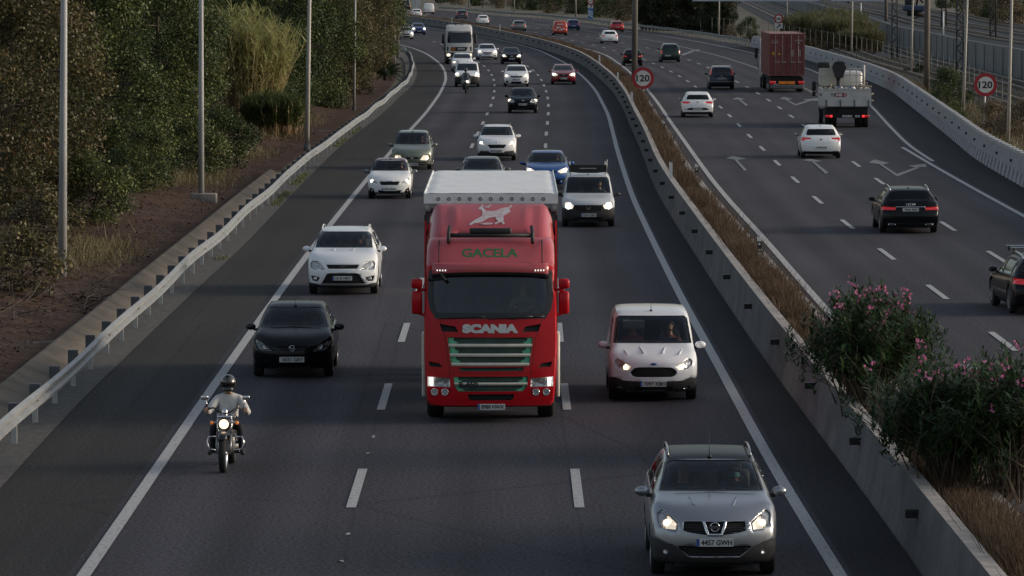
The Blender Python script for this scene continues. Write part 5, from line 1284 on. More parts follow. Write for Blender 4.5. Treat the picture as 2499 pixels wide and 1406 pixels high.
        mb.tube([Vector((.37, s0 + .86, z0 + .02)) + rot @ Vector((math.cos(a) * .185, math.sin(a) * .185, 0)) for a in np.linspace(0, 2 * math.pi, 21)], .016, 6, cap=False); mb.tube([(.37, s0 + .86, z0 + .02), (.37, s0 + .55, z0 - .1)], .05); mb.build('steering_wheel', INNER, root)
        mb = MB(); mb.rbox((0, s1 + .12, z1 - .055), (.24, .03, .065), .02); mb.build('rear_view_mirror', INNER, root)
        for k, (xa, xb) in enumerate(((.18, -.52), (.60, -.10))):      # wipers lying at the foot of the screen
            mb = MB(); pts = []
            for q in np.linspace(0, 1, 6):
                x = xa + (xb - xa) * q; s = s0 + .03 + .05 * q; pts.append((x * W / 1.75, s - .02 - .06 * abs(x), float(top(s)) + .022 - .022 * (x / hw) ** 2))
            mb.tube(pts, .006, 5); mb.build('wiper', TRIM, root)
    if rails:
        for sgn in (-1, 1):
            mb = MB(); sA, sB = s1 + .22, K['rt'] * L - .12; pts = []
            wrx = (C.wr or K['wr']) * hw
            for q in np.linspace(0, 1, 9):
                s = sA + (sB - sA) * q; lift = .055 * (1 - (abs(2 * q - 1)) ** 6)
                pts.append((sgn * (wrx - .035), s, float(top(s)) - .012 * H + lift))
            mb.tube(pts, .018, 6); mb.build('roof_rail', rails, root)
    if antenna:
        s = antenna[0]; mb = MB(); mb.ball((0, s, float(top(s)) + .01), (.03, .045, .025), 8, 6); mb.tube([(0, s, float(top(s))), (0, s + antenna[1] * .45, float(top(s)) + antenna[1])], [.006, .003], 5); mb.build('antenna', TRIM, root)
    # children were built with the nose at y = 0: shift them so the Empty sits under the middle
    for ch in root.children: ch.location.y -= off
    return C
# ---------------------------------------------------------------- features of fronts and backs
def f_lamp(C, poly, mat=LAMP, name='headlight', inset=.02, bulb=None, bulbmat=BULB, br=.06, pred=None, glow=None):
    for pl in (poly, mirrored(poly)):
        fs = cut_region(C.bm, pl, 'y', pred or C.front); cs = [f.calc_center_median() for f in fs]
        if not fs: continue
        o = take(C.bm, fs, name, [mat, TRIM], C.root, inset)
        if bulb is not None:
            sx = 1 if sum(p[0] for p in pl) > 0 else -1; b = (sx * abs(bulb[0]), bulb[1])
            k = min(cs, key=lambda c: (c.x - b[0]) ** 2 + (c.z - b[1]) ** 2)
            mb = MB(); mb.ball((b[0], k.y + .022, b[1]), (br, .03, br * .85), 14, 10); mb.build('bulb', bulbmat, o)
def f_panel(C, poly, name, mats, inset=.015, both=False, pred=None, slats=0, slat_mat=None, slat_h=.012):
    for pl in ([poly, mirrored(poly)] if both else [poly]):
        fs = cut_region(C.bm, pl, 'y', pred or C.front)
        if not fs: continue
        cs = sorted(f.calc_center_median().y for f in fs); o = take(C.bm, fs, name, mats if isinstance(mats, list) else [mats, TRIM], C.root, inset)
        if slats:
            V = [v.co for v in o.data.vertices]
            mb = MB(); z0 = min(p[1] for p in pl); z1 = max(p[1] for p in pl)
            for i in range(slats):
                z = z0 + (z1 - z0) * (i + 1) / (slats + 1); xs = []
                n = len(pl)
                for k in range(n):
                    (xa, za), (xb, zb) = pl[k], pl[(k + 1) % n]
                    if (za > z) != (zb > z): xs.append(xa + (xb - xa) * (z - za) / (zb - za))
                if len(xs) < 2: continue
                xa, xb = min(xs) + .01, max(xs) - .01; pts = []
                for q in np.linspace(0, 1, 13):
                    x = xa + (xb - xa) * q; near_ = sorted(V, key=lambda v: (v.x - x) ** 2 + (v.z - z) ** 2)[:3]
                    pts.append((x, sum(v.y for v in near_) / 3 - .004, z))
                mb.tube(pts, slat_h / 2, 5)
            mb.build('slats', slat_mat or TRIM, o)
def face_y(C, x, z, rear=False):
    """where the body surface lies at (x, z), seen from the front or the back"""
    bvh = C.bvh; y0 = -5 if not rear else C.L + 5
    h = bvh.ray_cast(Vector((x, y0, z)), Vector((0, 1 if not rear else -1, 0)))
    return h[0].y if h[0] else (0 if not rear else C.L)
def f_plate(C, pl=None, txt=None, x=0, z=.4, rear=False, w=.52, blue=True, h=.112):
    if pl: x = (min(p[0] for p in pl) + max(p[0] for p in pl)) / 2; z = (min(p[1] for p in pl) + max(p[1] for p in pl)) / 2
    ys = [face_y(C, x + d, z + e, rear) for d in (-.2, 0, .2) for e in (-.05, .05)]
    y = (min(ys) - .012) if not rear else (max(ys) + .012)
    return plate(C.root, x, y, z, txt, w=w, h=h, rz=math.pi if rear else 0, blue=blue)
def ring(mb, c, r, th, sx=1.0, n=28, mi=0):
    mb.tube([(c[0] + math.cos(a) * r * sx, c[1], c[2] + math.sin(a) * r) for a in np.linspace(0, 2 * math.pi, n + 1)], th, 6, mi, cap=False)
# ================================================================ oncoming cars that show large
SILVER = paint('paint_silver', (0.30, 0.312, 0.335), 0.75, 0.34); WHITE = paint('paint_white', (0.78, 0.78, 0.775)); WHITE_C = paint('paint_white_cool', (0.73, 0.745, 0.765))
BLACK = paint('paint_black', (0.0035, 0.004, 0.006), coat=0.42, spec=0.04); BLUE = paint('paint_blue', (0.020, 0.085, 0.27), 0.25); BLUE_D = paint('paint_dark_blue', (0.022, 0.035, 0.12), 0.2); NAVY = paint('paint_navy', (0.012, 0.03, 0.14), 0.1)
SAGE = paint('paint_sage', (0.20, 0.225, 0.185), 0.45, 0.4); REDM = paint('paint_red_dark', (0.20, 0.012, 0.024), 0.15); REDB = paint('paint_red', (0.34, 0.020, 0.024)); MAROON = paint('paint_maroon', (0.085, 0.012, 0.02))
GREY_D = paint('paint_dark_grey', (0.035, 0.04, 0.048), 0.4); GREY = paint('paint_grey', (0.16, 0.165, 0.17), 0.5); GREEN_D = paint('paint_dark_green', (0.010, 0.026, 0.022), 0.2); VANRED = paint('paint_van_red', (0.42, 0.045, 0.030))
BG = lambda *p: list(p)
def badge_ring(C, x, z, r, txt=None, wing=False):
    y = face_y(C, x, z) - .006; mb = MB(); ring(mb, (x, y - .01, z), r, r * .13)
    if txt: mb.box((x, y - .018, z), (r * 2.5, .01, r * .62))
    if wing: mb.tube([(x - r * .85, y - .014, z + r * .35), (x - r * .3, y - .018, z - r * .05), (x, y - .02, z - r * .28), (x + r * .3, y - .018, z - r * .05), (x + r * .85, y - .014, z + r * .35)], r * .13, 6)
    o = mb.build('badge', CHROME, C.root)
    if txt: text_mesh('lettering', txt, r * .5, INK, o, .001, (x, y - .025, z), fit=(r * 2.2, r * .38))
    return o
def badge_oval(C, x, z, w, h, mat, txt=None, tm=None):
    y = face_y(C, x, z) - .004; mb = MB(); mb.ball((x, y, z), (w / 2, .018, h / 2), 20, 8); o = mb.build('badge', mat, C.root)
    if txt: text_mesh('lettering', txt, h * .6, tm or CHROME, o, .003, (x, y - .019, z), fit=(w * .7, h * .5), bold=.001)
GRP = 'cars in the oncoming lanes'
# --- silver crossover, bottom right
def fe(C):
    Z = (1530, 1060, 4.0625); R_ = lambda p, d=.15: rel(C, p, Z, d)
    cx = R_([(857, 900)])[0][0]; c = lambda pl: [(x - cx, z) for x, z in pl]
    f_panel(C, c(R_([(735, 858), (758, 858), (800, 975), (915, 975), (955, 858), (978, 858), (940, 996), (778, 996)])), 'grille_frame', CHROME, -.012)
    f_panel(C, c(R_([(553, 862), (1160, 862), (1168, 945), (1120, 962), (935, 990), (780, 990), (590, 962), (546, 945)])), 'grille', [GAP, TRIM], .03, slats=5)
    f_lamp(C, c(R_([(1228, 872), (1300, 803), (1322, 800), (1345, 925), (1236, 930)], .3)), name='lamp_reflector', mat=LAMP_ON)
    f_lamp(C, c(R_([(1213, 862), (1290, 795), (1372, 752), (1412, 790), (1405, 880), (1335, 928), (1222, 938)], .3)), bulb=c(R_([(1318, 872)], .3))[0], br=.062, glow=1)
    f_panel(C, c(R_([(488, 1100), (1225, 1100), (1205, 1125), (1105, 1200), (600, 1200), (510, 1130)])), 'lower_intake', [GAP, TRIM], .04, slats=3)
    f_lamp(C, c([(x, z) for x, z in R_([(1340 + 27 * math.cos(a), 1155 + 27 * math.sin(a)) for a in np.linspace(0, 6.28, 13)[:-1]], .25)]), FOG, 'fog_lamp', .012)
    f_panel(C, c(R_([(0, 1010), (215, 1058), (430, 1085), (490, 1110), (600, 1215), (1110, 1215), (1225, 1110), (1285, 1085), (1500, 1055), (1700, 1000), (1700, 1330), (0, 1330)])), 'bumper_cladding', [CLAD], 0.0)
    badge_ring(C, 0, c(R_([(858, 910)]))[0][1], .062, 'NISSAN'); pl = c(R_([(662, 1015), (1052, 1015), (1052, 1105), (662, 1105)])); f_plate(C, pl, '4457 GWH')
    for s in (-1, 1):     # bonnet ridges
        mb = MB(); pts = [(s * (.27 + .09 * q), .35 + .6 * q, float(C.top(.35 + .6 * q)) - .018 - .035 * ((.27 + .09 * q) / .89) ** 2) for q in np.linspace(0, 1, 8)]; mb.tube(pts, [.002, .012, .019, .022, .022, .019, .012, .002], 8); mb.build('bonnet_ridge', C.P, C.root)
C1 = car('parked_car', 'silver crossover with black roof and roof rails, nearest car at bottom right', 'car', 'suv', 4.33, 1.785, 1.61, 1738, 1398, SILVER, GRP, wheel_r=.335, feats=fe, rails=SILVER, antenna=(1.95, .42), roofmat=M('black_roof', (0.005, 0.005, 0.005), 0.3, coat=0.0, spec=0.12), fine=True, ws=(.80, .665)); C1.root.name = 'crossover_car'
# --- white panel van right of the lorry
def fe(C):
    Z = (1440, 720, 5.02); R_ = lambda p, d=.15: rel(C, p, Z, d); cx = R_([(770, 900)])[0][0]; c = lambda pl: [(x - cx, z) for x, z in pl]
    f_panel(C, c(R_([(530, 893), (580, 882), (960, 882), (1010, 893), (1055, 945), (1030, 985), (985, 1000), (555, 1000), (510, 985), (485, 945)])), 'grille', [GAP, TRIM], .03, slats=4)
    f_lamp(C, c(R_([(1045, 864), (1118, 828), (1140, 906), (1072, 906)], .3)), name='lamp_reflector', mat=LAMP_ON)
    f_lamp(C, c(R_([(1042, 862), (1120, 822), (1210, 772), (1242, 800), (1240, 848), (1190, 892), (1115, 915), (1070, 908)], .3)), bulb=c(R_([(1105, 875)], .3))[0], br=.055)
    f_lamp(C, c(R_([(1130, 1118), (1215, 1105), (1215, 1145), (1140, 1150)], .25)), M('fog_dark', (0.10, .10, .10), .25, metal=.4, coat=1), 'fog_lamp', .012)
    f_panel(C, c(R_([(540, 1118), (1020, 1118), (980, 1172), (590, 1172)])), 'lower_intake', [GAP, TRIM], .03, slats=2)
    f_panel(C, c(R_([(0, 990), (235, 1018), (290, 1008), (400, 1045), (580, 1055), (960, 1055), (1130, 1048), (1230, 1008), (1285, 1025), (1600, 990), (1600, 1240), (0, 1240)])), 'bumper_cladding', [CLAD], 0.0)
    z = c(R_([(770, 842)]))[0][1]; badge_oval(C, 0, z, .13, .05, PLATE_B); f_plate(C, c(R_([(600, 1047), (930, 1047), (930, 1115), (600, 1115)])), '7097 KBH')
    for s in (-1, 1):
        for x0, x1 in ((.18, .26), (.5, .62)):
            mb = MB(); mb.tube([(s * (x0 + (x1 - x0) * q), .22 + .55 * q, float(C.top(.22 + .55 * q)) - .006 - .06 * ((x0 + (x1 - x0) * q) / .88) ** 2) for q in np.linspace(0, 1, 8)], [.002, .010, .014, .015, .015, .014, .010, .002], 6); mb.build('bonnet_ridge', C.P, C.root)
    mb = MB(); mb.rbox((-.36, C.K['wt'] * C.L - .08, float(C.top(C.K['wt'] * C.L)) - .17), (.44, .02, .2), .05, 0, Matrix.Rotation(.45, 3, 'X')); mb.build('sun_visor', M('visor_cloth', (0.42, 0.44, 0.40), .8), C.root)
    for s in (-1, 1):
        mb = MB(); mb.tube([(s * .80 * C.W / 2 * .95, s_, float(C.top(s_)) - .05) for s_ in np.linspace(1.9, 4.1, 8)], .008, 5); mb.build('roof_seam', GAP, C.root)
        for x in (.2, .42):
            mb = MB(); mb.tube([(s * x, s_, float(C.top(s_)) - .010 - .03 * x * x) for s_ in np.linspace(2.2, 4.0, 8)], .012, 5); mb.build('roof_rib', C.P, C.root)
C2 = car('white_van', 'white panel van with dark grey bumper just right of the red lorry', 'van', 'van', 4.16, 1.765, 1.73, 1592, 973, WHITE_C, 'vans in the oncoming lanes', feats=fe, wheel_r=.305, style='steel', antenna=(1.86, .40), ws=(.855, .755), rw=(.6, .55), fine=True, wr=.83)
# --- white crossover left of the lorry
def fe(C):
    Z = (730, 540, 7.03); R_ = lambda p, d=.15: rel(C, p, Z, d); cx = R_([(760, 900)])[0][0]; c = lambda pl: [(x - cx, z) for x, z in pl]
    f_panel(C, c(R_([(478, 745), (1042, 745), (1008, 812), (518, 812)])), 'grille', [GAP, TRIM], .02, slats=2)
    f_lamp(C, c(R_([(1072, 828), (1110, 750), (1180, 683), (1290, 680), (1322, 730), (1305, 803), (1220, 832), (1190, 812)], .35)), br=.05)
    f_panel(C, c(R_([(490, 905), (545, 888), (995, 888), (1045, 905), (1142, 1065), (402, 1065)])), 'lower_grille', [GAP, TRIM], .035, slats=5)
    f_panel(C, c(R_([(378, 1066), (1148, 1066), (1135, 1096), (392, 1096)])), 'skid_trim', [M('skid_silver', (.36, .36, .36), .4, metal=.6)], 0)
    f_lamp(C, c(R_([(1145, 960), (1308, 930), (1275, 1018), (1195, 1030)], .25)), GAP, 'fog_housing', .03)
    f_panel(C, c(R_([(-200, 1030), (180, 1058), (392, 1090), (1135, 1090), (1360, 1055), (1800, 1030), (1800, 1260), (-200, 1260)])), 'bumper_cladding', [CLAD], 0)
    badge_oval(C, 0, c(R_([(760, 776)]))[0][1], .17, .06, TRIM, 'Ford'); f_plate(C, c(R_([(585, 935), (930, 935), (930, 1010), (585, 1010)])), '1610 HKT')
    for s in (-1, 1):
        z = c(R_([(1230, 980)], .25))[0]; mb = MB(); mb.ball((s * abs(z[0]), face_y(C, s * abs(z[0]) * .8, z[1] + .09) + .03, z[1]), (.05, .03, .05), 12, 8); mb.build('fog_lamp', FOG, C.root)
        mb = MB(); mb.rbox((s * .25, .95, float(C.top(.95)) - .006), (.06, .28, .03), .012); mb.build('bonnet_vent', C.P, C.root)
C3 = car('crossover_car', 'white crossover with roof rails left of the red lorry, its driver in pale clothes', 'car', 'suv', 4.44, 1.842, 1.68, 839, 716, WHITE_C, GRP, wheel_r=.345, feats=fe, rails=WHITE_C, ws=(.79, .70), antenna=(3.5, .3), fine=True)
# --- black hatchback
def fe(C):
    Z = (590, 720, 6.39); R_ = lambda p, d=.15: rel(C, p, Z, d); cx = R_([(806, 900)])[0][0]; c = lambda pl: [(x - cx, z) for x, z in pl]
    f_lamp(C, c(R_([(1195, 832), (1240, 780), (1290, 775), (1265, 838)], .3)), FOG, 'lamp_reflector', .01)
    f_lamp(C, c(R_([(1108, 862), (1215, 770), (1390, 688), (1418, 710), (1375, 795), (1330, 842), (1240, 864)], .3)), LAMP_D, br=.05)
    f_panel(C, c(R_([(560, 800), (1060, 792), (960, 850), (860, 868), (740, 868), (660, 850)])), 'grille', [GAP, TRIM], .02)
    f_panel(C, c(R_([(520, 1090), (1100, 1090), (1060, 1160), (560, 1160)])), 'lower_intake', [GAP, TRIM], .03, slats=2)
    badge_ring(C, 0, c(R_([(806, 826)]))[0][1], .058, None, True); f_plate(C, c(R_([(605, 957), (1003, 957), (1003, 1040), (605, 1040)])), '6551 GRY', blue=False)
C4 = car('hatchback_car', 'black hatchback with unlit headlights crossing the left edge line', 'car', 'hatch', 3.9, 1.695, 1.475, 717, 917, BLACK, GRP, feats=fe, wheel_r=.30, ws=(.80, .68), antenna=(1.75, .2), fine=True, mirror_mat=TRIM)
# --- small white car with a maroon roof
def fe(C):
    Z = (880, 310, 7.4); R_ = lambda p, d=.15: rel(C, p, Z, d); cx = R_([(537, 900)])[0][0]; c = lambda pl: [(x - cx, z) for x, z in pl]
    f_lamp(C, c(R_([(742, 1022), (800, 968), (880, 922), (898, 985), (845, 1018), (790, 1012)], .3)), bulb=c(R_([(852, 975)], .3))[0], br=.075, bulbmat=BULB_W)
    f_panel(C, c(R_([(355, 985), (725, 985), (690, 1047), (388, 1047)])), 'grille', [GAP, TRIM], .02, slats=3)
    f_panel(C, c(R_([(322, 1143), (755, 1143), (718, 1207), (358, 1207)])), 'lower_intake', [GAP, TRIM], .03, slats=3)
    f_lamp(C, c(R_([(890, 1092), (908, 1197), (780, 1207), (830, 1125)], .25)), GAP, 'fog_housing', .02, bulb=c(R_([(855, 1150)], .25))[0], bulbmat=FOG, br=.035)
    f_panel(C, c(R_([(605, 972), (480, 972), (490, 990), (595, 990)])), 'badge', CHROME, -.006); f_plate(C, c(R_([(405, 1095), (667, 1095), (667, 1153), (405, 1153)])), '4221 JDW')
C5 = car('small_car', 'small white hatchback with a dark red roof on the left lane line', 'car', 'hatch', 3.475, 1.615, 1.46, 951.5, 484, WHITE, GRP, feats=fe, wheel_r=.29, ws=(.82, .70), roofmat=MAROON, mirror_mat=GREY, antenna=(1.65, .1))
# --- white and grey van with a board on the roof
def fe(C):
    Z = (1250, 360, 6.6964); R_ = lambda p, d=.15: rel(C, p, Z, d); cx = R_([(1247, 900)])[0][0]; c = lambda pl: [(x - cx, z) for x, z in pl]
    f_lamp(C, c(R_([(1483, 945), (1560, 898), (1618, 878), (1645, 920), (1605, 1002), (1510, 997)], .3)), mat=LAMP_ON, bulb=c(R_([(1560, 955)], .3))[0], br=.13, bulbmat=BULB_W)
    f_panel(C, c(R_([(1015, 960), (1480, 960), (1440, 1040), (1055, 1040)])), 'grille', [GAP, TRIM], .02, slats=3)
    f_panel(C, c(R_([(1015, 1140), (1480, 1140), (1440, 1195), (1055, 1195)])), 'lower_intake', [GAP, TRIM], .03, slats=2)
    f_panel(C, c(R_([(600, 985), (830, 985), (900, 1000), (1000, 938), (1494, 938), (1600, 1000), (1668, 985), (1900, 985), (1900, 1260), (600, 1260)])), 'bumper_cladding', [CLAD], 0)
    z = c(R_([(1247, 990)]))[0][1]; y = face_y(C, 0, z) - .012; mb = MB(); mb.prism([(-.075, z + .05), (-.05, z - .05), (.05, z - .05), (.075, z + .05), (.045, z + .05), (.03, z - .015), (-.03, z - .015), (-.045, z + .05)], y - .012, y, 'y'); mb.build('badge', CHROME, C.root)
    f_plate(C, c(R_([(1115, 1073), (1378, 1073), (1378, 1132), (1115, 1132)])), '3253 KBD')
C6 = car('white_van', 'white van with grey bumper and a wide black board mounted across its roof', 'van', 'van', 4.36, 1.751, 1.72, 1435.5, 552, paint('paint_van_grey', (0.50, 0.515, 0.53)), 'vans in the oncoming lanes', feats=fe, wheel_r=.31, style='steel', mirror_mat=TRIM, ws=(.82, .725), antenna=(1.9, .14), wr=.80)
rt = C6.root; mb = MB(); y0 = 2.05 - 4.36 / 2
rk = MB()
for s in (-1, 1):
    rk.tube([(s * .58, y0, 1.66), (s * .60, y0, 2.0)], .02, 6); rk.tube([(s * .58, y0 + 1.7, 1.68), (s * .60, y0 + 1.7, 2.05)], .02, 6)
rk.tube([(-.62, y0, 1.80), (.62, y0, 1.80)], .02, 6); rk.tube([(.61, y0 + .2, 1.7), (.64, y0 + .2, 2.16)], .022, 6); rk.tube([(-.62, y0 + 1.7, 1.85), (.62, y0 + 1.7, 1.85)], .02, 6)
rack = rk.build('roof_rack', GALV, rt)
mb.prism([(-.62, 1.76), (-.3, 1.72), (.3, 1.72), (.62, 1.76), (.63, 2.0), (-.63, 2.0)], y0 - .06, y0 - .02, 'y'); b = mb.build('wind_board', TRIM, rack)
mb = MB(); mb.box((0, y0 - .065, 1.88), (.55, .01, .02)); mb.build('slot', GALV, b)
# --- white crossover further back
def fe(C):
    Z = (1130, 200, 6.695); R_ = lambda p, d=.15: rel(C, p, Z, d); cx = R_([(551, 900)])[0][0]; c = lambda pl: [(x - cx, z) for x, z in pl]
    f_lamp(C, c(R_([(738, 1032), (790, 985), (832, 958), (838, 995), (790, 1022)], .3)), mat=LAMP_ON, bulb=c(R_([(800, 998)], .3))[0], br=.08, bulbmat=BULB_W)
    f_panel(C, c(R_([(400, 1025), (706, 1025), (668, 1082), (440, 1082)])), 'grille', [GAP, CHROME], .02, slats=3)
    f_panel(C, c(R_([(100, 1180), (262, 1165), (285, 1130), (420, 1132), (440, 1155), (665, 1155), (690, 1132), (825, 1130), (850, 1165), (1000, 1180), (1000, 1240), (100, 1240)])), 'bumper_cladding', [CLAD], 0)
    mb = MB(); z = c(R_([(551, 985)]))[0][1]; y = face_y(C, 0, z); mb.ball((0, y, z), (.045, .02, .05), 10, 8); mb.build('badge', CHROME, C.root); f_plate(C, c(R_([(450, 1107), (645, 1107), (645, 1150), (450, 1150)])), '5604 JMT')
C7 = car('crossover_car', 'white crossover with roof rails and lit headlights in the middle lane ahead of the lorry', 'car', 'suv', 4.16, 1.739, 1.55, 1212.5, 391, WHITE, GRP, feats=fe, wheel_r=.32, rails=GREY, ws=(.80, .665))
# --- sage green people carrier
def fe(C):
    Z = (880, 310, 7.4); R_ = lambda p, d=.15: rel(C, p, Z, d); cx = R_([(920, 560)])[0][0]; c = lambda pl: [(x - cx, z) for x, z in pl]
    f_lamp(C, c(R_([(1072, 592), (1130, 508), (1225, 500), (1240, 560), (1192, 602)], .3)), bulb=c(R_([(1180, 560)], .3))[0], br=.09, mat=LAMP_ON)
    f_panel(C, c(R_([(950, 550), (1042, 550), (1030, 580), (950, 580)])), 'grille', [GAP, TRIM], .02, both=True)
    f_panel(C, c(R_([(790, 700), (1120, 690), (1090, 735), (800, 735)])), 'lower_intake', [GAP, TRIM], .03)
    f_panel(C, c(R_([(300, 640), (560, 632), (1290, 632), (1500, 640), (1500, 650), (300, 650)])), 'bumper_strip', [TRIM], -.004)
    mb = MB(); z = c(R_([(920, 565)]))[0][1]; y = face_y(C, 0, z) - .01; mb.prism([(0, z + .07), (.045, z), (0, z - .07), (-.045, z)], y - .01, y + .02, 'y'); mb.build('badge', CHROME, C.root); f_plate(C, c(R_([(815, 645), (1030, 645), (1030, 692), (815, 692)])), '7433 DWK')
C8 = car('people_carrier', 'sage green people carrier behind the small white hatchback', 'car', 'mpv', 4.13, 1.72, 1.62, 1006, 413, SAGE, GRP, feats=fe, wheel_r=.305, ws=(.84, .70), antenna=(1.8, .12), mirror_mat=None)
# --- generic front used where only the silhouette and the lamps can be told
def front(lit=BULB_W, lampm=LAMP_ON, lp=None, grille=None, intake=None, pz=.32, txt=None, badge=None, br=.085, clad=None, gm=GAP, bl=None, fogs=False, slats=3):
    def fe(C):
        hw, H = C.W / 2, C.H; S = lambda pl: [(x * hw, z * H) for x, z in pl]
        if lp is not False: f_lamp(C, S(lp or [(.50, .485), (.68, .555), (.90, .585), (.96, .54), (.90, .465), (.62, .445)]), lampm, bulb=(S([bl])[0] if bl else S([(.78, .51)])[0]) if lit else None, bulbmat=lit or BULB, br=br)
        if grille is not False: f_panel(C, S(grille or [(-.40, .50), (.40, .50), (.34, .425), (-.34, .425)]), 'grille', [gm, TRIM], .02, slats=slats)
        if intake is not False: f_panel(C, S(intake or [(-.52, .27), (.52, .27), (.44, .17), (-.44, .17)]), 'lower_intake', [GAP, TRIM], .03)
        if fogs: f_lamp(C, S([(.62, .27), (.86, .29), (.84, .2), (.68, .18)]), GAP, 'fog_housing', .02)
        if clad: f_panel(C, S(clad), 'bumper_cladding', [CLAD], 0)
        if badge:
            z = badge[1] * H; y = face_y(C, 0, z) - .004; mb = MB()
            if badge[0] == 'ring': ring(mb, (0, y - .012, z), badge[2], badge[2] * .16); mb.cyl((0, y, z), (0, y - .008, z), badge[2] * .95, n=20)
            elif badge[0] == 'diamond': mb.prism([(0, z + badge[2]), (badge[2] * .65, z), (0, z - badge[2]), (-badge[2] * .65, z)], y - .015, y + .03, 'y')
            else: mb.ball((0, y, z), (badge[2] * 1.3, .02, badge[2] * .7), 14, 8)
            mb.build('badge', CHROME, C.root)
        if pz: f_plate(C, None, txt, 0, pz * H)
    return fe
C9 = car('hatchback_car', 'bright blue hatchback half hidden behind the red lorry\'s trailer', 'car', 'hatch', 4.07, 1.725, 1.45, 1335, 461, BLUE, GRP, wheel_r=.305, ws=(.82, .69), antenna=(3.4, .16),
    feats=front(lp=[(.46, .49), (.66, .555), (.90, .60), (.96, .55), (.88, .455), (.62, .44)], grille=[(-.42, .50), (.42, .50), (.40, .455), (-.40, .455)], intake=[(-.5, .27), (.62, .27), (.5, .15), (-.5, .15)], txt='8271 LMM', pz=.345, fogs=True))
C10 = car('saloon_car', 'grey green car showing only its roof and windscreen above the lorry\'s trailer', 'car', 'sedan', 4.5, 1.74, 1.43, 1177, 478, paint('paint_grey_green', (0.10, 0.11, 0.10), .4), GRP, feats=front(), wheel_r=.31, ws=(.80, .68))
C11 = car('hatchback_car', 'black hatchback with round lit headlights in the middle lane', 'car', 'hatch', 4.03, 1.748, 1.47, 1275.5, 276, BLACK, GRP, wheel_r=.31, ws=(.80, .64), feats=front(lit=BULB, lp=[(.53, .46), (.60, .555), (.78, .60), (.95, .56), (.97, .48), (.80, .42), (.62, .42)], lampm=LAMP, bl=(.87, .515), br=.1, grille=False, pz=.36, badge=('oval', .52, .05)))
C12 = car('crossover_car', 'white crossover between the black hatchback and the dark red estate, headlights lit', 'car', 'suv', 4.36, 1.805, 1.54, 1260, 211, WHITE, GRP, near=0, wheel_r=.325, ws=(.80, .68), feats=front(lp=[(.52, .50), (.72, .575), (.90, .60), (.93, .53), (.84, .44), (.66, .44)], grille=[(-.50, .50), (.50, .50), (.40, .425), (-.40, .425)], intake=[(-.45, .24), (.45, .24), (.38, .15), (-.38, .15)], pz=.33, fogs=True, badge=('oval', .56, .05)))
C13 = car('estate_car', 'dark red estate car with lit headlights in the right oncoming lane', 'car', 'hatch', 4.6, 1.81, 1.46, 1375, 206, REDM, GRP, near=0, wheel_r=.32, ws=(.80, .64), rails=GREY, feats=front(lp=[(.44, .50), (.62, .575), (.93, .61), (.97, .53), (.84, .43), (.60, .43)], grille=[(-.40, .52), (.40, .52), (.30, .40), (-.30, .40)], intake=[(-.6, .26), (.6, .26), (.5, .15), (-.5, .15)], pz=.31, badge=('diamond', .49, .10), br=.12))
C14 = car('white_van', 'white van with black bumper right behind the scooter', 'van', 'van', 4.38, 1.81, 1.80, 1140, 212, WHITE, 'vans in the oncoming lanes', near=0, wheel_r=.31, ws=(.84, .74), mirror_mat=TRIM, rails=TRIM, antenna=(1.95, .2), feats=front(lp=[(.60, .46), (.70, .535), (.86, .545), (.90, .47), (.80, .415), (.64, .42)], grille=[(-.45, .44), (.45, .44), (.4, .38), (-.4, .38)], intake=False, pz=.28, br=.13, clad=[(-1.2, .38), (-.85, .40), (-.55, .44), (.55, .44), (.85, .40), (1.2, .38), (1.2, .05), (-1.2, .05)]))
C15 = car('hatchback_car', 'white car partly hidden behind the van with black bumper', 'car', 'suv', 4.3, 1.8, 1.5, 1128, 174, WHITE, GRP, near=0, wheel_r=.32, ws=(.80, .68), feats=front(lp=[(.52, .50), (.72, .565), (.92, .59), (.94, .52), (.84, .45), (.66, .44)], fogs=True, bl=(.70, .50)))
C16 = car('saloon_car', 'silver white saloon right of the white lorry cab, headlights lit', 'car', 'sedan', 4.75, 1.86, 1.46, 1189, 145.5, WHITE_C, GRP, near=0, wheel_r=.335, ws=(.80, .66), feats=front(lp=[(.48, .48), (.66, .545), (.92, .57), (.96, .51), (.88, .42), (.56, .42)], grille=[(-.48, .48), (.48, .48), (.44, .40), (-.44, .40)], intake=[(-.6, .22), (.6, .22), (.5, .13), (-.5, .13)], pz=.355, br=.13, fogs=True))
C17 = car('hatchback_car', 'black hatchback beside the silver white saloon, headlights lit', 'car', 'hatch', 4.2, 1.76, 1.48, 1248, 156.5, BLACK, GRP, near=0, wheel_r=.32, ws=(.80, .67), feats=front(lp=[(.50, .47), (.64, .56), (.88, .58), (.95, .52), (.86, .43), (.56, .43)], grille=[(-.46, .53), (.46, .53), (.42, .44), (-.42, .44)], pz=.33, badge=('ring', .49, .07), br=.11))
C18 = car('hatchback_car', 'small deep blue car with bright headlights near the end of the oncoming lanes', 'car', 'hatch', 4.1, 1.76, 1.5, 1022, 85, NAVY, GRP, near=0, wheel_r=.31, ws=(.80, .66), feats=front(br=.16, bl=(.76, .51)))
C19 = car('hatchback_car', 'pale silver car half hidden behind the brown trees at the left', 'car', 'hatch', 4.1, 1.74, 1.48, 991, 96, paint('paint_pale', (.45, .45, .44), .4), GRP, near=0, wheel_r=.31, ws=(.80, .68), feats=front(lampm=LAMP_ON, br=.13, grille=[(-.5, .46), (.5, .46), (.42, .36), (-.42, .36)]))
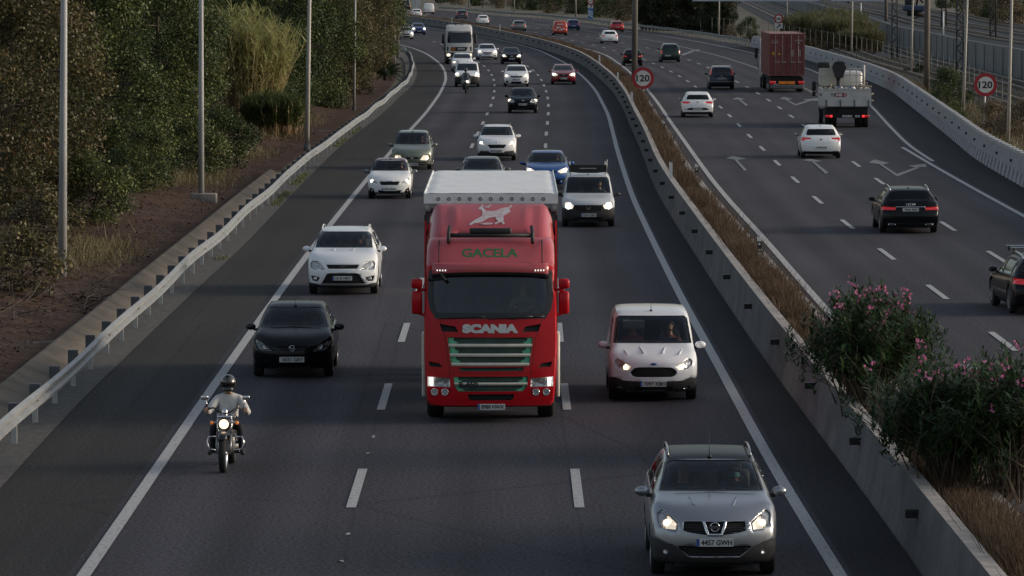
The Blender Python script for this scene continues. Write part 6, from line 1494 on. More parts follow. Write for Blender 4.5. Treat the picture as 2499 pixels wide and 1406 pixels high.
# ================================================================ departing cars
GRD = 'cars in the departing lanes'
def back(lp=None, pz=.42, lip=.2, mats=TAIL, badge=None, recess=None, clad=True, txt=None, on=None, bar=None, exh=False, px=0, third=False, vp=None):
    def fe(C):
        hw, H = C.W / 2, C.H; S = lambda pl: [(x * hw, z * H) for x, z in pl]
        for l_, m_ in ((lp or [(.58, .60), (.96, .64), (.99, .56), (.92, .52), (.62, .535)], mats),):
            f_lamp(C, S(l_), m_, 'tail_light', .004, pred=C.backf)
            if on: f_lamp(C, S(on), TAIL_ON, 'lit_segment', .003, pred=C.backf)
        if recess: f_panel(C, S(recess), 'plate_recess', [TRIM, TRIM], .025, pred=C.backf)
        if bar: f_panel(C, S(bar), 'chrome_bar', [CHROME], -.004, pred=C.backf)
        if clad: f_panel(C, S([(-.9, lip), (.9, lip), (.95, .05), (-.95, .05)] if clad is True else clad), 'bumper_cladding', [TRIM, TRIM], .008, pred=C.backf)
        if badge:
            z = badge * H; y = face_y(C, 0, z, True) + .004; mb = MB(); mb.cyl((0, y - .01, z), (0, y + .012, z), .05, n=18); mb.build('badge', CHROME, C.root)
        if exh:
            for s in (-1, 1): mb = MB(); ring_y = face_y(C, s * .6, .30, True); mb.rbox((s * .60, ring_y, .30), (.26, .05, .075), .03); mb.rbox((s * .60, ring_y + .012, .30), (.21, .05, .045), .02, 1); mb.build('exhaust_trim', [CHROME, GAP], C.root)
        if pz: f_plate(C, None, txt, px, pz * H, True, blue=False)
    return fe
D1 = car('estate_car', 'black estate car with a chrome strip between its red tail lights', 'car', 'estate', 4.94, 1.886, 1.47, 2216, 567, BLACK, GRD, True, wheel_r=.35, style='ten', rails=CHROME, ws=(.80, .66), rw=(.80, .62), privacy=True, antenna=(3.9, .07),
    feats=back(lp=[(.50, .585), (.97, .60), (.985, .525), (.52, .525)], on=[(.54, .575), (.93, .585), (.93, .545), (.54, .545)], bar=[(-.5, .60), (.5, .60), (.5, .585), (-.5, .585)], pz=.535, txt='9965 KBC', clad=[(-.86, .26), (.86, .26), (.86, .12), (-.86, .12)], exh=True))
C = D1; y = 4.94 / 2; mb = MB()
for k in range(4): ring(mb, (-.105 + .07 * k, y - .115, .948), .042, .006)
mb.build('badge', CHROME, D1.root)
D2 = car('estate_car', 'black estate car with roof bars cut by the right border, red tail light lit', 'car', 'estate', 4.76, 1.84, 1.45, 2550, 764, BLACK, GRD, True, rz=math.pi + 0.05, wheel_r=.345, style='ten', rails=CHROME, ws=(.80, .66), rw=(.78, .62), feats=back(lp=[(.48, .60), (.97, .64), (.99, .54), (.50, .52)], on=[(.52, .555), (.90, .555), (.90, .60), (.97, .625), (.985, .545), (.55, .528)], pz=.44))
for s in (-.75, .1):
    mb = MB(); y = s; mb.rbox((0, y, 1.56), (1.3, .07, .03), .012)
    for q in (-1, 1): mb.rbox((q * .58, y, 1.50), (.07, .09, .12), .02, 1)
    mb.build('roof_bar', [CHROME, TRIM], D2.root)
D3 = car('hatchback_car', 'white hatchback with lit red lights behind the flatbed lorry', 'car', 'hatch', 4.37, 1.81, 1.485, 2002, 386, WHITE, GRD, True, wheel_r=.33, ws=(.8, .66), rw=(.74, .66), antenna=(3.4, .08), feats=back(lp=[(.50, .625), (.90, .645), (.97, .60), (.93, .54), (.84, .535), (.80, .575), (.52, .585)], on=[(.62, .625), (.90, .64), (.955, .60), (.92, .55), (.85, .545), (.81, .58), (.64, .59)], pz=.335, badge=.575, lip=.22, txt='5045 JVJ'))
D4 = car('hatchback_car', 'white hatchback with dark plate recess on the lane left of the red container', 'car', 'hatch', 4.28, 1.815, 1.46, 1702, 286.5, WHITE, GRD, True, wheel_r=.33, ws=(.8, .66), rw=(.72, .62), feats=back(lp=[(.42, .60), (.60, .635), (.93, .635), (.97, .585), (.90, .55), (.60, .55)], on=[(.58, .62), (.92, .63), (.95, .585), (.88, .56), (.60, .56)], pz=.335, badge=.60, recess=[(-.52, .385), (.52, .385), (.72, .295), (-.72, .295)], lip=.22))
D5 = car('people_carrier', 'dark grey people carrier with tall red lights beside its rear window', 'car', 'mpv', 4.59, 1.83, 1.66, 1760, 218, GREY_D, GRD, True, wheel_r=.33, ws=(.8, .7), rw=(.74, .64), rails=CHROME, near=0, feats=back(lp=[(.80, .62), (.90, .62), (.80, .93), (.725, .93)], on=[(.79, .68), (.875, .68), (.80, .92), (.735, .92)], pz=.475, badge=.56, lip=.22, bar=[(-.9, .345), (.9, .345), (.9, .33), (-.9, .33)]))
D6 = car('off_road_car', 'dark green off-road car with upright tail, right lights glowing orange', 'car', 'suv', 4.4, 1.81, 1.71, 1635.5, 152, GREEN_D, GRD, True, wheel_r=.35, near=0, ws=(.8, .72), rw=(.76, .66), feats=back(lp=[(.82, .46), (.96, .46), (.95, .66), (.83, .66)], on=[(.83, .5), (.95, .5), (.94, .63), (.84, .63)], pz=.36, px=.25, lip=.2))
D7 = car('hatchback_car', 'black hatchback behind the gantry column with red lights lit', 'car', 'hatch', 4.0, 1.72, 1.48, 1544, 161, BLACK, GRD, True, wheel_r=.31, near=0, ws=(.8, .68), rw=(.74, .66), feats=back(lp=[(.56, .58), (.96, .64), (.97, .56), (.66, .53)], on=[(.60, .575), (.94, .62), (.95, .565), (.68, .54)], pz=.36, badge=.52))
D8 = car('hatchback_car', 'white hatchback in the middle of the far departing lanes', 'car', 'hatch', 4.5, 1.83, 1.5, 1488, 106, WHITE, GRD, True, wheel_r=.33, near=0, ws=(.8, .66), rw=(.70, .60), feats=back(on=[(.62, .60), (.94, .63), (.96, .57), (.64, .545)], pz=.33))
D9 = car('hatchback_car', 'bright red hatchback beside the far guard rail', 'car', 'hatch', 4.0, 1.78, 1.46, 1506, 77.5, REDB, GRD, True, wheel_r=.31, near=0, ws=(.8, .66), rw=(.74, .66), feats=back(on=[(.60, .60), (.94, .63), (.96, .57), (.64, .545)], pz=.42))
D10 = car('red_van', 'red van with a lettered rear door and white patches', 'van', 'van', 4.38, 1.81, 1.83, 1367, 86.5, VANRED, 'vans in the departing lanes', True, wheel_r=.31, near=0, ws=(.84, .74), rw=(.01, .01), mirror_mat=TRIM, feats=back(lp=[(.82, .34), (.95, .34), (.95, .60), (.84, .60)], on=[(.83, .36), (.94, .36), (.94, .54), (.84, .54)], pz=.36, lip=.2))
for (x, z, w, h) in ((-.25, 1.05, .55, .10), (.22, .80, .6, .12), (-.38, .92, .2, .14), (-.05, 1.42, .8, .12), (-.55, .72, .18, .18)):
    mb = MB(); mb.box((-x, 4.38 / 2 - .015, z), (w, .02, h)); mb.build('door_marking', WHITE_PL, D10.root)
D11 = car('hatchback_car', 'dark blue car tucked behind the red van', 'car', 'hatch', 4.3, 1.8, 1.5, 1399, 74, BLUE_D, GRD, True, wheel_r=.32, near=0, ws=(.8, .66), rw=(.74, .66), feats=back(on=[(.60, .60), (.94, .63), (.96, .57), (.64, .545)], pz=.42))
D12 = car('hatchback_car', 'grey hatchback with dark rear window left of the red van', 'car', 'hatch', 4.3, 1.8, 1.47, 1267.5, 76, GREY, GRD, True, wheel_r=.32, near=0, ws=(.8, .66), rw=(.78, .68), feats=back(on=[(.56, .60), (.94, .64), (.96, .56), (.64, .54)], pz=.50))
D13 = car('hatchback_car', 'white hatchback half sunk behind the dry grass of the far median', 'car', 'hatch', 4.0, 1.72, 1.5, 1179, 61, WHITE, GRD, True, wheel_r=.31, near=0, ws=(.8, .66), rw=(.74, .66), feats=back(lp=[(.80, .50), (.97, .50), (.95, .72), (.84, .72)], pz=.36))
D14 = car('estate_car', 'dark estate car with pale roof on the far departing lanes', 'car', 'estate', 4.7, 1.84, 1.5, 1127, 46, GREY_D, GRD, True, wheel_r=.34, near=0, ws=(.8, .66), rw=(.78, .66), roofmat=GREY, feats=back(lp=[(.52, .56), (.96, .62), (.97, .53), (.56, .50)], on=[(.55, .56), (.94, .60), (.95, .54), (.60, .52)], pz=.52, bar=[(-.8, .28), (.8, .28), (.8, .25), (-.8, .25)]))
D15 = car('white_van', 'white van at the far end of the departing lanes', 'van', 'van', 4.7, 1.9, 2.0, 1047, 34.5, WHITE, 'vans in the departing lanes', True, wheel_r=.33, near=0, ws=(.84, .76), rw=(.01, .01), feats=back(lp=[(.86, .30), (.96, .30), (.96, .52), (.88, .52)], pz=.42, px=.25, lip=.18))
D16 = car('hatchback_car', 'white car sunk behind the far median below the grey sign back', 'car', 'hatch', 4.1, 1.76, 1.48, 1017, 43, WHITE, GRD, True, wheel_r=.31, near=0, ws=(.8, .66), rw=(.74, .66), feats=back(on=[(.58, .60), (.94, .64), (.96, .56), (.64, .54)], pz=.42))
D17 = car('dark_van', 'dark van with a yellow light at the top edge left of the grey sign back', 'van', 'van', 4.6, 1.9, 1.95, 990, 24, paint('paint_dark_van', (.02, .022, .03)), 'vans in the departing lanes', True, wheel_r=.33, near=0, ws=(.84, .76), rw=(.70, .66), feats=back(lp=[(.82, .34), (.95, .34), (.95, .50), (.84, .50)], mats=AMBER, pz=.42, px=-.2))
# ================================================================ lorries
RED_L = paint('lorry_red', (0.40, 0.005, 0.011), 0.0, 0.45, 0.3, 0.1); RED_R = paint('lorry_red_sky_sheen', (0.42, 0.075, 0.085), 0.0, 0.42, 0.7); GREEN_G = M('grille_green', (0.13, 0.46, 0.28), 0.45, var=0.12); GREEN_DK = M('grille_dark_green', (0.018, 0.045, 0.032), 0.5, var=0.3)  # paler red for roof and deflector has the sky's pinkish sheen put into its colour
CREAMP = M('cream_trim', (0.56, 0.53, 0.46), 0.45, var=0.08); TARP = M('tarpaulin', (0.66, 0.665, 0.66), 0.6, scale=3.0, bump=0.2, col2=(0.78, 0.785, 0.78), detail=8); TARP_R = M('tarpaulin_red', (0.10, 0.006, 0.008), 0.5, var=0.12, scale=1.5, bump=0.2)
WHITE_L = paint('lorry_white', (0.56, 0.555, 0.54)); SILV_T = M('lettering_silver', (0.50, 0.50, 0.49), 0.4, metal=0.4); GREEN_T = M('lettering_green', (0.014, 0.15, 0.055), 0.5); GHOST = M('emblem_white', (0.56, 0.54, 0.55), 0.6, scale=9, col2=(0.40, 0.28, 0.29))
def cab_shell(L, W, H, tops, prof, px, py, fa, rz=0.0, bow=.20, wr=.93, belt=.70, clear=.28):
    C = Car(); C.K = dict(top=[(a / L, b / H) for a, b in tops], cowl=0.0, wt=.001, rt=.9, rf=.95, belt=(belt, belt), wr=wr, fa=fa / L, ra=.9); C.L, C.W, C.H = L, W, H; C.wr = wr; C.clear = clear
    C.bow_f, C.bow_r, C.tuck_f, C.tuck_r = bow, 0, .025, 0; C.prof_f = [(a / H, b) for a, b in prof]; C.prof_r = [(0, 0), (.5, 0), (1, 0)]; C.fall_f = 1.25
    g = G(px, py); R = Matrix.Rotation(rz, 3, 'Z'); o = g - R @ Vector((0, fa, 0)); o.z = 0; C.origin = o; C.rz = rz; C.cx = o.x; C.yf = o.y
    return C
def project(C, o, off=.008, up=False, bvh=None):
    """lay a flat (x, z) outline on the surface behind it"""
    for v in o.data.vertices:
        h = (bvh or C.bvh).ray_cast(Vector((v.co.x, -5, v.co.z)), Vector((0, 1, 0)))
        v.co.y = (h[0].y if h[0] else 0) - off + v.co.y
    return o
def flat_text(name, txt, cx, cz, w, h, mat, parent, bold=0.0, depth=.004):
    o = text_mesh(name, txt, h, mat, parent, depth, (0, 0, 0), (0, 0, 0), fit=(w, h), bold=bold)
    for v in o.data.vertices: v.co = Vector((cx + v.co.x, -v.co.z, cz + v.co.y))
    return o
def twin_wheel(root, x, y, r, w, name='wheel', dual=False):
    for k in range(2 if dual else 1): add_wheel(root, x - math.copysign(k * (w + .03), x), y, r, w, 'ten', name)
# ---------------------------------------------------------------- red articulated lorry
tops = [(0, 2.86), (.08, 2.95), (.22, 3.02), (.5, 3.16), (.85, 3.36), (1.1, 3.46), (1.5, 3.52), (2.35, 3.5)]
prof = [(.1, .10), (.3, .02), (.6, 0), (.9, .015), (1.3, .05), (1.85, .11), (2.3, .21), (2.75, .32), (3.0, .36), (3.6, .42)]
C = cab_shell(2.35, 2.52, 3.55, tops, prof, 1197.5, 1016, 1.4, bow=.15)
t = thing('articulated_lorry', 'big red lorry with white roofed trailer in the middle of the oncoming lanes', 'lorry', C.origin); C.root = t; bm = body_shell(C, 50, 40); C.bm = bm
C.front = lambda f: f.calc_center_median().y < 1.0 and f.normal.y < -.2; C.near = 1; hw = C.W / 2
ZA, ZB = (1010, 480, 4.6865), (1010, 760, 5.0216)
RA = lambda p, d=.25: [(x - CX, z) for x, z in rel(C, p, ZA, d)]; RB_ = lambda p, d=.05: [(x - CX, z) for x, z in rel(C, p, ZB, d)]
CX = 0.0; CX = rel(C, [(930, 215)], ZB, .05)[0][0]
for a in (1.4,):
    poly = [(a + .62 * math.cos(q), .5 + .62 * math.sin(q)) for q in np.linspace(0, 2 * math.pi, 25)[:-1]]
    bmesh.ops.delete(bm, geom=cut_region(bm, poly, 'x', lambda f: abs(f.calc_center_median().x) > .7 * hw), context='FACES')
for f in cut_region(bm, RA([(165, 850), (1572, 850), (1588, 1150), (1565, 1290), (1500, 1395), (240, 1395), (175, 1290), (148, 1150)]), 'y', C.front): f.material_index = 1
f_panel(C, RA([(222, 925), (1505, 908), (1524, 1150), (1492, 1325), (248, 1325), (212, 1150)]), 'windscreen', [glass_mat('lorry_glass', (.90, .91, .84), ior=1.65), TRIM], .01)
shell_normals(C, [c for c in t.children if c.name.startswith('windscreen')][0].data)
f_panel(C, RB_([(1322, 258), (1358, 190), (1552, 160), (1522, 252)]), 'air_intake', [GAP, TRIM], .04, both=True)
gp_ = RB_([(405, 322), (1455, 322), (1410, 662), (450, 662)]); f_panel(C, gp_, 'grille', [GREEN_DK, GREEN_G], .06); grille = t.children[-1] if t.children else t
f_panel(C, RB_([(525, 690), (1345, 685), (1335, 732), (580, 735)]), 'lower_vent', [GREEN_DK, TRIM], .03)
lg = RB_([(478, 800), (1397, 797), (1380, 920), (1330, 975), (540, 980), (492, 922)]); f_panel(C, lg, 'lower_grille', [GREEN_DK, GREEN_G], .05)
f_panel(C, RB_([(655, 1015), (1225, 1012), (1215, 1062), (1180, 1087), (690, 1090), (660, 1062)]), 'bumper_intake', [GAP, TRIM], .05, slats=2)
f_panel(C, RB_([(1512, 688), (1560, 640), (1690, 618), (1672, 682)]), 'corner_recess', [GAP, TRIM], .03, both=True)
hl = RB_([(1428, 815), (1702, 800), (1702, 918), (1424, 926)], .1); f_lamp(C, hl, LAMP, 'headlight', .02, pred=lambda f: f.calc_center_median().y < .6 and f.normal.y < .4)
for pl in (RB_([(1634, 812), (1676, 812), (1664, 912), (1634, 912)], .1),):
    for q in (pl, mirrored(pl)):
        xs = sum(p[0] for p in q) / 4; y = face_y(C, xs, .67); mb = MB(); mb.prism(q, y - .012, y + .02, 'y'); mb.build('running_light', BULB_W, t)
for x, z in RB_([(1488, 990), (1615, 990)], .05):
    for s in (-1, 1):
        y = face_y(C, s * x, z); mb = MB(); mb.cyl((s * x, y + .02, z), (s * x, y - .012, z), .062, n=20); ring(mb, (s * x, y - .012, z), .06, .01, mi=1); mb.build('round_lamp', [FOG, CHROME], t)
def bar(y0, x0, x1, w=.055, mat=CREAMP, name='grille_bar', dx=0):
    (a, z), (b, _) = RB_([(x0, y0), (x1, y0)]); mb = MB(); n = 15
    V = []; 
    for i in range(n):
        x = a + (b - a) * i / (n - 1); y = face_y(C, x, z); V += [(x, y - .015, z - w / 2), (x, y - .03, z), (x, y - .015, z + w / 2), (x, y + .03, z + w / 2), (x, y + .03, z - w / 2)]
    mb.add(V, [(i * 5 + j, i * 5 + (j + 1) % 5, (i + 1) * 5 + (j + 1) % 5, (i + 1) * 5 + j) for i in range(n - 1) for j in range(5)], 0, False); return mb.build(name, mat, t)
for y_, a_, b_ in ((420, 418, 1442), (537, 435, 1425), (650, 452, 1408)): bar(y_, a_, b_, .06)
bar(887, 490, 1385, .05)
def wing(pts):   # pale green stepped cheeks at the ends of the grilles
    for q in (RB_(pts), mirrored(RB_(pts))):
        mb = MB(); ys = [face_y(C, x, z) for x, z in q]; y = max(ys); mb.prism(q, y + .03, y + .06, 'y'); mb.build('grille_cheek', GREEN_G, t)
for y0, y1, k in ((328, 408, 0), (432, 522, 14), (550, 638, 28)):
    wing([(418 + k, y0), (478 + k, y0), (480 + k, y0 + 38), (572 + k * .6, y1 - 6), (590, y1), (430 + k, y1)])
wing([(485, 805), (535, 805), (535, 840), (630, 872), (492, 872)]); wing([(498, 905), (540, 905), (540, 935), (625, 970), (545, 975), (505, 935)])
for pts in ([(250, 50), (300, 120), (335, 205), (372, 330), (398, 480), (412, 655), (420, 655), (406, 480), (380, 330), (343, 205), (308, 120), (258, 50)], [(428, 665), (436, 665), (438, 1000), (430, 1000)], [(440, 752), (1445, 752), (1445, 758), (440, 758)]):
    for q in ([RB_(pts), mirrored(RB_(pts))] if pts[0][0] != 440 else [RB_(pts)]):
        for f in cut_region(bm, q, 'y', C.front): f.material_index = 2
o = project(C, flat_text('lettering', 'SCANIA', *RB_([(930, 215)])[0], 1.06, .17, SILV_T, t, bold=.014), .004)
o = project(C, flat_text('lettering', 'R 450', *RB_([(662, 890)])[0], .36, .10, TRIM, t, bold=.004), .05)
p_ = RB_([(770, 1132), (1115, 1132), (1115, 1203), (770, 1203)]); f_plate(C, p_, '8988 HWX')
zc = RA([(865, 640)], .75)[0]; project(C, flat_text('lettering', 'GACELA', zc[0], zc[1], 1.06, .155, GREEN_T, t, bold=.003, depth=0.0), .006)
# sun visor above the screen, with a black lip and two rows of small lights
mb = MB(); n = 25; V = []
for i in range(n):
    x = -1.10 + 2.2 * i / (n - 1); y = face_y(C, x, 2.84) - .10; dz = -.03 * abs(x) ** 3
    V += [(x, y + .16, 3.02), (x, y + .03, 2.99), (x, y, 2.92 + dz), (x, y + .01, 2.845 + dz), (x, y + .02, 2.80 + dz * 2), (x, y + .06, 2.76 + dz), (x, y + .20, 2.90)]
for i in range(n - 1):
    for j in range(7): mb.f.append([i * 7 + j, i * 7 + (j + 1) % 7, (i + 1) * 7 + (j + 1) % 7, (i + 1) * 7 + j]); mb.m.append(1 if j in (3, 4, 5) else 0); mb.s.append(True)
mb.v = V; mb.f += [list(range(7)), [(n - 1) * 7 + j for j in range(7)][::-1]]; mb.m += [0, 0]; mb.s += [False, False]
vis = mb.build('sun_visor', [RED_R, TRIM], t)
for s in (-1, 1):
    for k in range(4):
        mb = MB(); x = s * (.85 + .052 * k); mb.ball((x, face_y(C, x, 2.84) - .095, 2.875), (.015, .010, .019), 8, 6)
        mb.build('marker_light', M('marker_white', (.8, .8, .8), .3, emit=(1, .97, .9), estr=.5), vis)
me = bpy.data.meshes.new('cab')
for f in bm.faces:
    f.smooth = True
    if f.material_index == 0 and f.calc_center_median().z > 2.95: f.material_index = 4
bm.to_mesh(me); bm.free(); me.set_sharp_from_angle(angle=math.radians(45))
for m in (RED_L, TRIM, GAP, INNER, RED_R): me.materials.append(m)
cabo = link_mesh('cab', me, t)
mb = MB(); V = [(x, y, z) for y in (.62, 2.24) for x, z in ((-1.13, 1.2), (1.13, 1.2), (1.08, 2.80 if y < 1 else 3.0), (-1.08, 2.80 if y < 1 else 3.0))]
mb.add(V, [(0, 1, 5, 4), (1, 2, 6, 5), (2, 3, 7, 6), (3, 0, 4, 7), (4, 5, 6, 7)]); mb.add([(-1.15, .36, 1.78), (1.15, .36, 1.78), (1.13, .62, 1.2), (-1.13, .62, 1.2)], [(0, 1, 2, 3)]); mb.build('cab_lining', INNER_G, t)
# roof hatch lines and bar
mb = MB()
for s in (-1, 1):
    mb.tube([(s * .98, q + .02 if q > .25 else q + .30, float(C.top(q)) - .015) for q in np.linspace(.26, 1.0, 8)], .012, 5)
mb.build('roof_seam', GAP, t)
mb = MB(); mb.tube([(-.80, .98, 3.50), (.80, .98, 3.50)], .042, 10)
for s in (-1, 1): mb.tube([(s * .80, .85, 3.36), (s * .80, .98, 3.55), (s * .78, 1.15, 3.66)], .034, 8)
mb.rbox((0, 1.0, 3.585), (.80, .10, .11), .03); mb.build('roof_bar', BLACK_PL, t)
# roof deflector
mb = MB(); nu, nt_ = 33, 14; V = []
for i in range(nt_):
    q = i / (nt_ - 1); s_ = 1.12 + 1.15 * q; zt = 3.52 + .52 * q ** .75
    for j in range(nu):
        u = -1 + 2 * j / (nu - 1); a = abs(u); x = 1.25 * u * (.955 + .045 * q); e = max(0, (a - .80) / .20); drop = (.16 + .42 * q) * e ** 2.2
        notch = .16 * (1 - q) ** 2 * (1 if a < .62 else 0) ; ridge = .025 * math.exp(-((a - (.62 - .08 * q)) / .035) ** 2) * math.sin(math.pi * q)
        V.append((x, s_ + notch + .10 * e * (1 - q), zt - drop + ridge - .12 * (1 - q) * (1 if a > .62 else 0)))
mb.add(V, [(i * nu + j, i * nu + j + 1, (i + 1) * nu + j + 1, (i + 1) * nu + j) for i in range(nt_ - 1) for j in range(nu - 1)], 0, True)
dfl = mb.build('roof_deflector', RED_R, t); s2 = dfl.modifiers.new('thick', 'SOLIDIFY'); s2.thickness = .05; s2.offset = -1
dbm = bmesh.new(); dbm.from_mesh(dfl.data); dbv = BVHTree.FromBMesh(dbm)
gaz = [[(778, 168), (800, 150), (832, 166), (905, 168), (1000, 138), (1078, 124), (1098, 176), (1062, 196), (1010, 215), (930, 225), (860, 235), (800, 232), (770, 222), (785, 200)],
    [(722, 146), (745, 128), (772, 110), (800, 150), (832, 166), (780, 172), (760, 152)], [(776, 112), (762, 92), (771, 90), (792, 114)], [(796, 112), (836, 122), (866, 98), (882, 102), (848, 135), (806, 128)],
    [(1078, 124), (1100, 106), (1118, 116), (1096, 142)], [(770, 218), (812, 232), (720, 272), (645, 316), (620, 304), (690, 258)], [(800, 230), (852, 236), (785, 275), (700, 293), (688, 278), (750, 258)],
    [(1062, 194), (1020, 214), (1000, 250), (1036, 292), (1020, 308), (972, 262), (985, 222)], [(985, 222), (930, 225), (935, 256), (962, 268), (912, 290), (930, 304), (987, 282), (992, 260)], [(735, 296), (820, 284), (905, 290), (890, 304), (800, 308)]]
gb = bmesh.new()
for gi, gpoly in enumerate(gaz):
    fc = gb.faces.new([gb.verts.new((x, -.0015 * gi, z)) for x, z in RA(gpoly, 1.85)])
bmesh.ops.triangulate(gb, faces=gb.faces[:]); bmesh.ops.subdivide_edges(gb, edges=gb.edges[:], cuts=3, use_grid_fill=True)
me = bpy.data.meshes.new('emblem'); gb.to_mesh(me); gb.free(); me.materials.append(GHOST); o = link_mesh('emblem', me, dfl); project(C, o, .012, bvh=dbv)
for s in (-1, 1):   # side fairings behind the doors
    mb = MB(); mb.prism([(1.55, 1.1), (2.42, 1.0), (2.42, 3.62), (2.15, 3.72), (1.75, 3.35)], s * 1.24, s * 1.275, 'x'); mb.build('side_fairing', RED_L, t)
    mb = MB(); mb.rbox((s * 1.285, 2.30, .93), (.10, .5, 1.25), .04); mb.build('cream_fairing', CREAMP, t)
    mb = MB(); mb.rbox((s * 1.395, .52, 2.25), (.20, .16, .44), .05); mb.box((s * 1.395, .605, 2.25), (.16, .01, .38), 1); mb.tube([(s * 1.12, .55, 2.50), (s * 1.39, .52, 2.49)], .03, 8); mb.tube([(s * 1.14, .45, 1.98), (s * 1.39, .52, 2.06)], .03, 8); mb.build('door_mirror', [RED_L, MIRG], t)
    mb = MB(); mb.rbox((s * 1.395, .50, 2.61), (.21, .15, .19), .05); mb.box((s * 1.395, .58, 2.61), (.16, .01, .14), 1); mb.build('wide_mirror', [RED_L, MIRG], t)
    mb = MB(); mb.rbox((s * 1.20, .62, 1.62), (.03, .1, .16), .012); mb.build('side_marker', CREAMP, t)
    for y_, dual in ((1.4, False), (5.2, True), (9.6, False), (10.9, False), (12.2, False)): twin_wheel(t, s * 1.06, y_, .5, .32, dual=dual)
mb = MB(); mb.rbox((-1.02, .42, 2.72), (.34, .08, .12), .04); mb.tube([(-.95, .35, 2.85), (-.85, .22, 2.68)], .03); mb.build('kerb_mirror', BLACK_PL, t)
for xa, xb in ((-.95, -.1), (-.05, .8), (.35, 1.02)):
    mb = MB(); mb.tube([(xa + (xb - xa) * q_, face_y(C, xa + (xb - xa) * q_, 1.99 + .03 * q_) - .02, 1.97 + .04 * q_) for q_ in np.linspace(0, 1, 6)], .014, 5); mb.build('wiper', TRIM, t)
mb = MB(); mb.box((0, 3.2, .75), (.9, 5.5, .3)); mb.box((0, 1.3, .62), (2.0, 2.2, .5)); mb.box((0, 8.5, .95), (1.0, 9.5, .25)); mb.box((0, 1.75, 1.1), (2.2, 1.0, .5)); mb.build('chassis', UNDER, t)
mb = MB(); mb.box((0, .62, 1.80), (2.2, .55, .12)); mb.rbox((.62, .9, 1.9), (.5, .25, .22), .06); mb.build('dashboard', INNER, t)
mb = MB(); rot = Matrix.Rotation(math.radians(50), 3, 'X'); mb.tube([Vector((.62, 1.02, 2.02)) + rot @ Vector((math.cos(a) * .23, math.sin(a) * .23, 0)) for a in np.linspace(0, 6.2832, 25)], .02, 6, cap=False); mb.build('steering_wheel', INNER, t)
for s in (-1, 1): mb = MB(); mb.rbox((s * .62, 1.75, 2.1), (.5, .18, 1.0), .07); mb.rbox((s * .62, 1.5, 1.65), (.5, .5, .2), .06); mb.build('seat', INNER_G, t)
mb = MB(); mb.box((0, 2.2, 2.2), (2.1, .04, 1.6)); mb.build('cab_back', INNER_G, t)
# trailer
Y0, Y1, ZT = 2.75, 13.2, 4.22
mb = MB(); mb.box((0, (Y0 + Y1) / 2, 2.6), (2.54, Y1 - Y0, 2.9)); tr = mb.build('trailer', TARP_R, t)
mb = MB(); mb.box((0, Y0 - .02, 2.45), (2.50, .03, 2.8)); mb.build('front_wall', M('trailer_front', (0.045, 0.05, 0.055), .6, var=.2), tr)
mb = MB(); nx, ny = 25, 40; V = []
for i in range(ny):
    for j in range(nx):
        x = -1.29 + 2.58 * j / (nx - 1); y = Y0 - .06 + (Y1 - Y0) * i / (ny - 1); V.append((x, y, ZT + .002 * math.sin(i * 1.9) + .002 * math.sin(j * 1.3 + i * .6) + .005 * math.cos(i * .62) - .03 * (abs(x) > 1.25)))
mb.add(V, [(i * nx + j, i * nx + j + 1, (i + 1) * nx + j + 1, (i + 1) * nx + j) for i in range(ny - 1) for j in range(nx - 1)], 0, True)
for j in range(nx - 1):
    pass
mb.box((0, Y0 - .075, ZT - .10), (2.60, .03, .19)); mb.box((1.292, (Y0 + Y1) / 2, ZT - .09), (.02, Y1 - Y0, .2)); mb.box((-1.292, (Y0 + Y1) / 2, ZT - .09), (.02, Y1 - Y0, .2))
roof = mb.build('roof_tarpaulin', TARP, tr)
mb = MB(); mb.box((0, Y0 - .06, ZT - .245), (2.62, .05, .10)); 
for s in (-1, 1): mb.box((s * 1.24, Y0 - .065, ZT - .27), (.15, .06, .15))
mb.build('header_frame', M('header_grey', (0.20, 0.20, 0.19), .6), tr)
mb = MB()
for k in range(11): ring(mb, (-1.02 + 2.04 * k / 10, Y0 - .095, ZT - .105), .027, .009, n=16)
mb.build('eyelets', GALV_D, roof)
for s in (-1, 1): mb = MB(); mb.cyl((s * 1.24, Y0 - .09, ZT - .27), (s * 1.24, Y0 - .105, ZT - .27), .045, n=14); mb.build('position_lamp', FOG, tr)
for s in (-1, 1): mb = MB(); mb.box((s * 1.282, (Y0 + Y1) / 2, 2.45), (.012, Y1 - Y0 - .1, 2.7)); mb.box((s * 1.285, Y0 + .03, 2.45), (.02, .06, 2.7), 1); mb.build('side_curtain', [TARP_R, M('curtain_edge', (.008, .07, .05), .5)], tr)
# ---------------------------------------------------------------- white lorry far back
g = G(1120, 155); tg = tangent_at(DA, g.y); rz = math.atan2(-tg[0], tg[1])
tops = [(0, 2.80), (.1, 2.95), (.35, 3.15), (.7, 3.38), (1.2, 3.48), (2.2, 3.5)]
C = cab_shell(2.2, 2.40, 3.5, tops, prof, 1120, 156, 1.4, rz, bow=.15); t = thing('lorry', 'white lorry cab with an orange plate on its black grille, far in the oncoming lanes', 'lorry', C.origin, C.rz); C.root = t
bm = body_shell(C, 36, 30); C.bm = bm; C.front = lambda f: f.calc_center_median().y < 1.0 and f.normal.y < -.2; hw = C.W / 2
S_ = lambda pl: [(x * hw, z) for x, z in pl]
f_panel(C, S_([(-.88, 1.88), (.88, 1.88), (.90, 2.2), (.84, 2.82), (-.84, 2.82), (-.90, 2.2)]), 'windscreen', [DGLASS, TRIM], .01)
f_panel(C, S_([(-.62, 1.52), (.62, 1.52), (.50, 1.16), (-.50, 1.16)]), 'grille', [GAP, TRIM], .03)
f_panel(C, S_([(.78, 1.50), (.90, 1.56), (.92, 1.2), (.84, 1.12)]), 'corner_slot', [GAP, TRIM], .02, both=True)
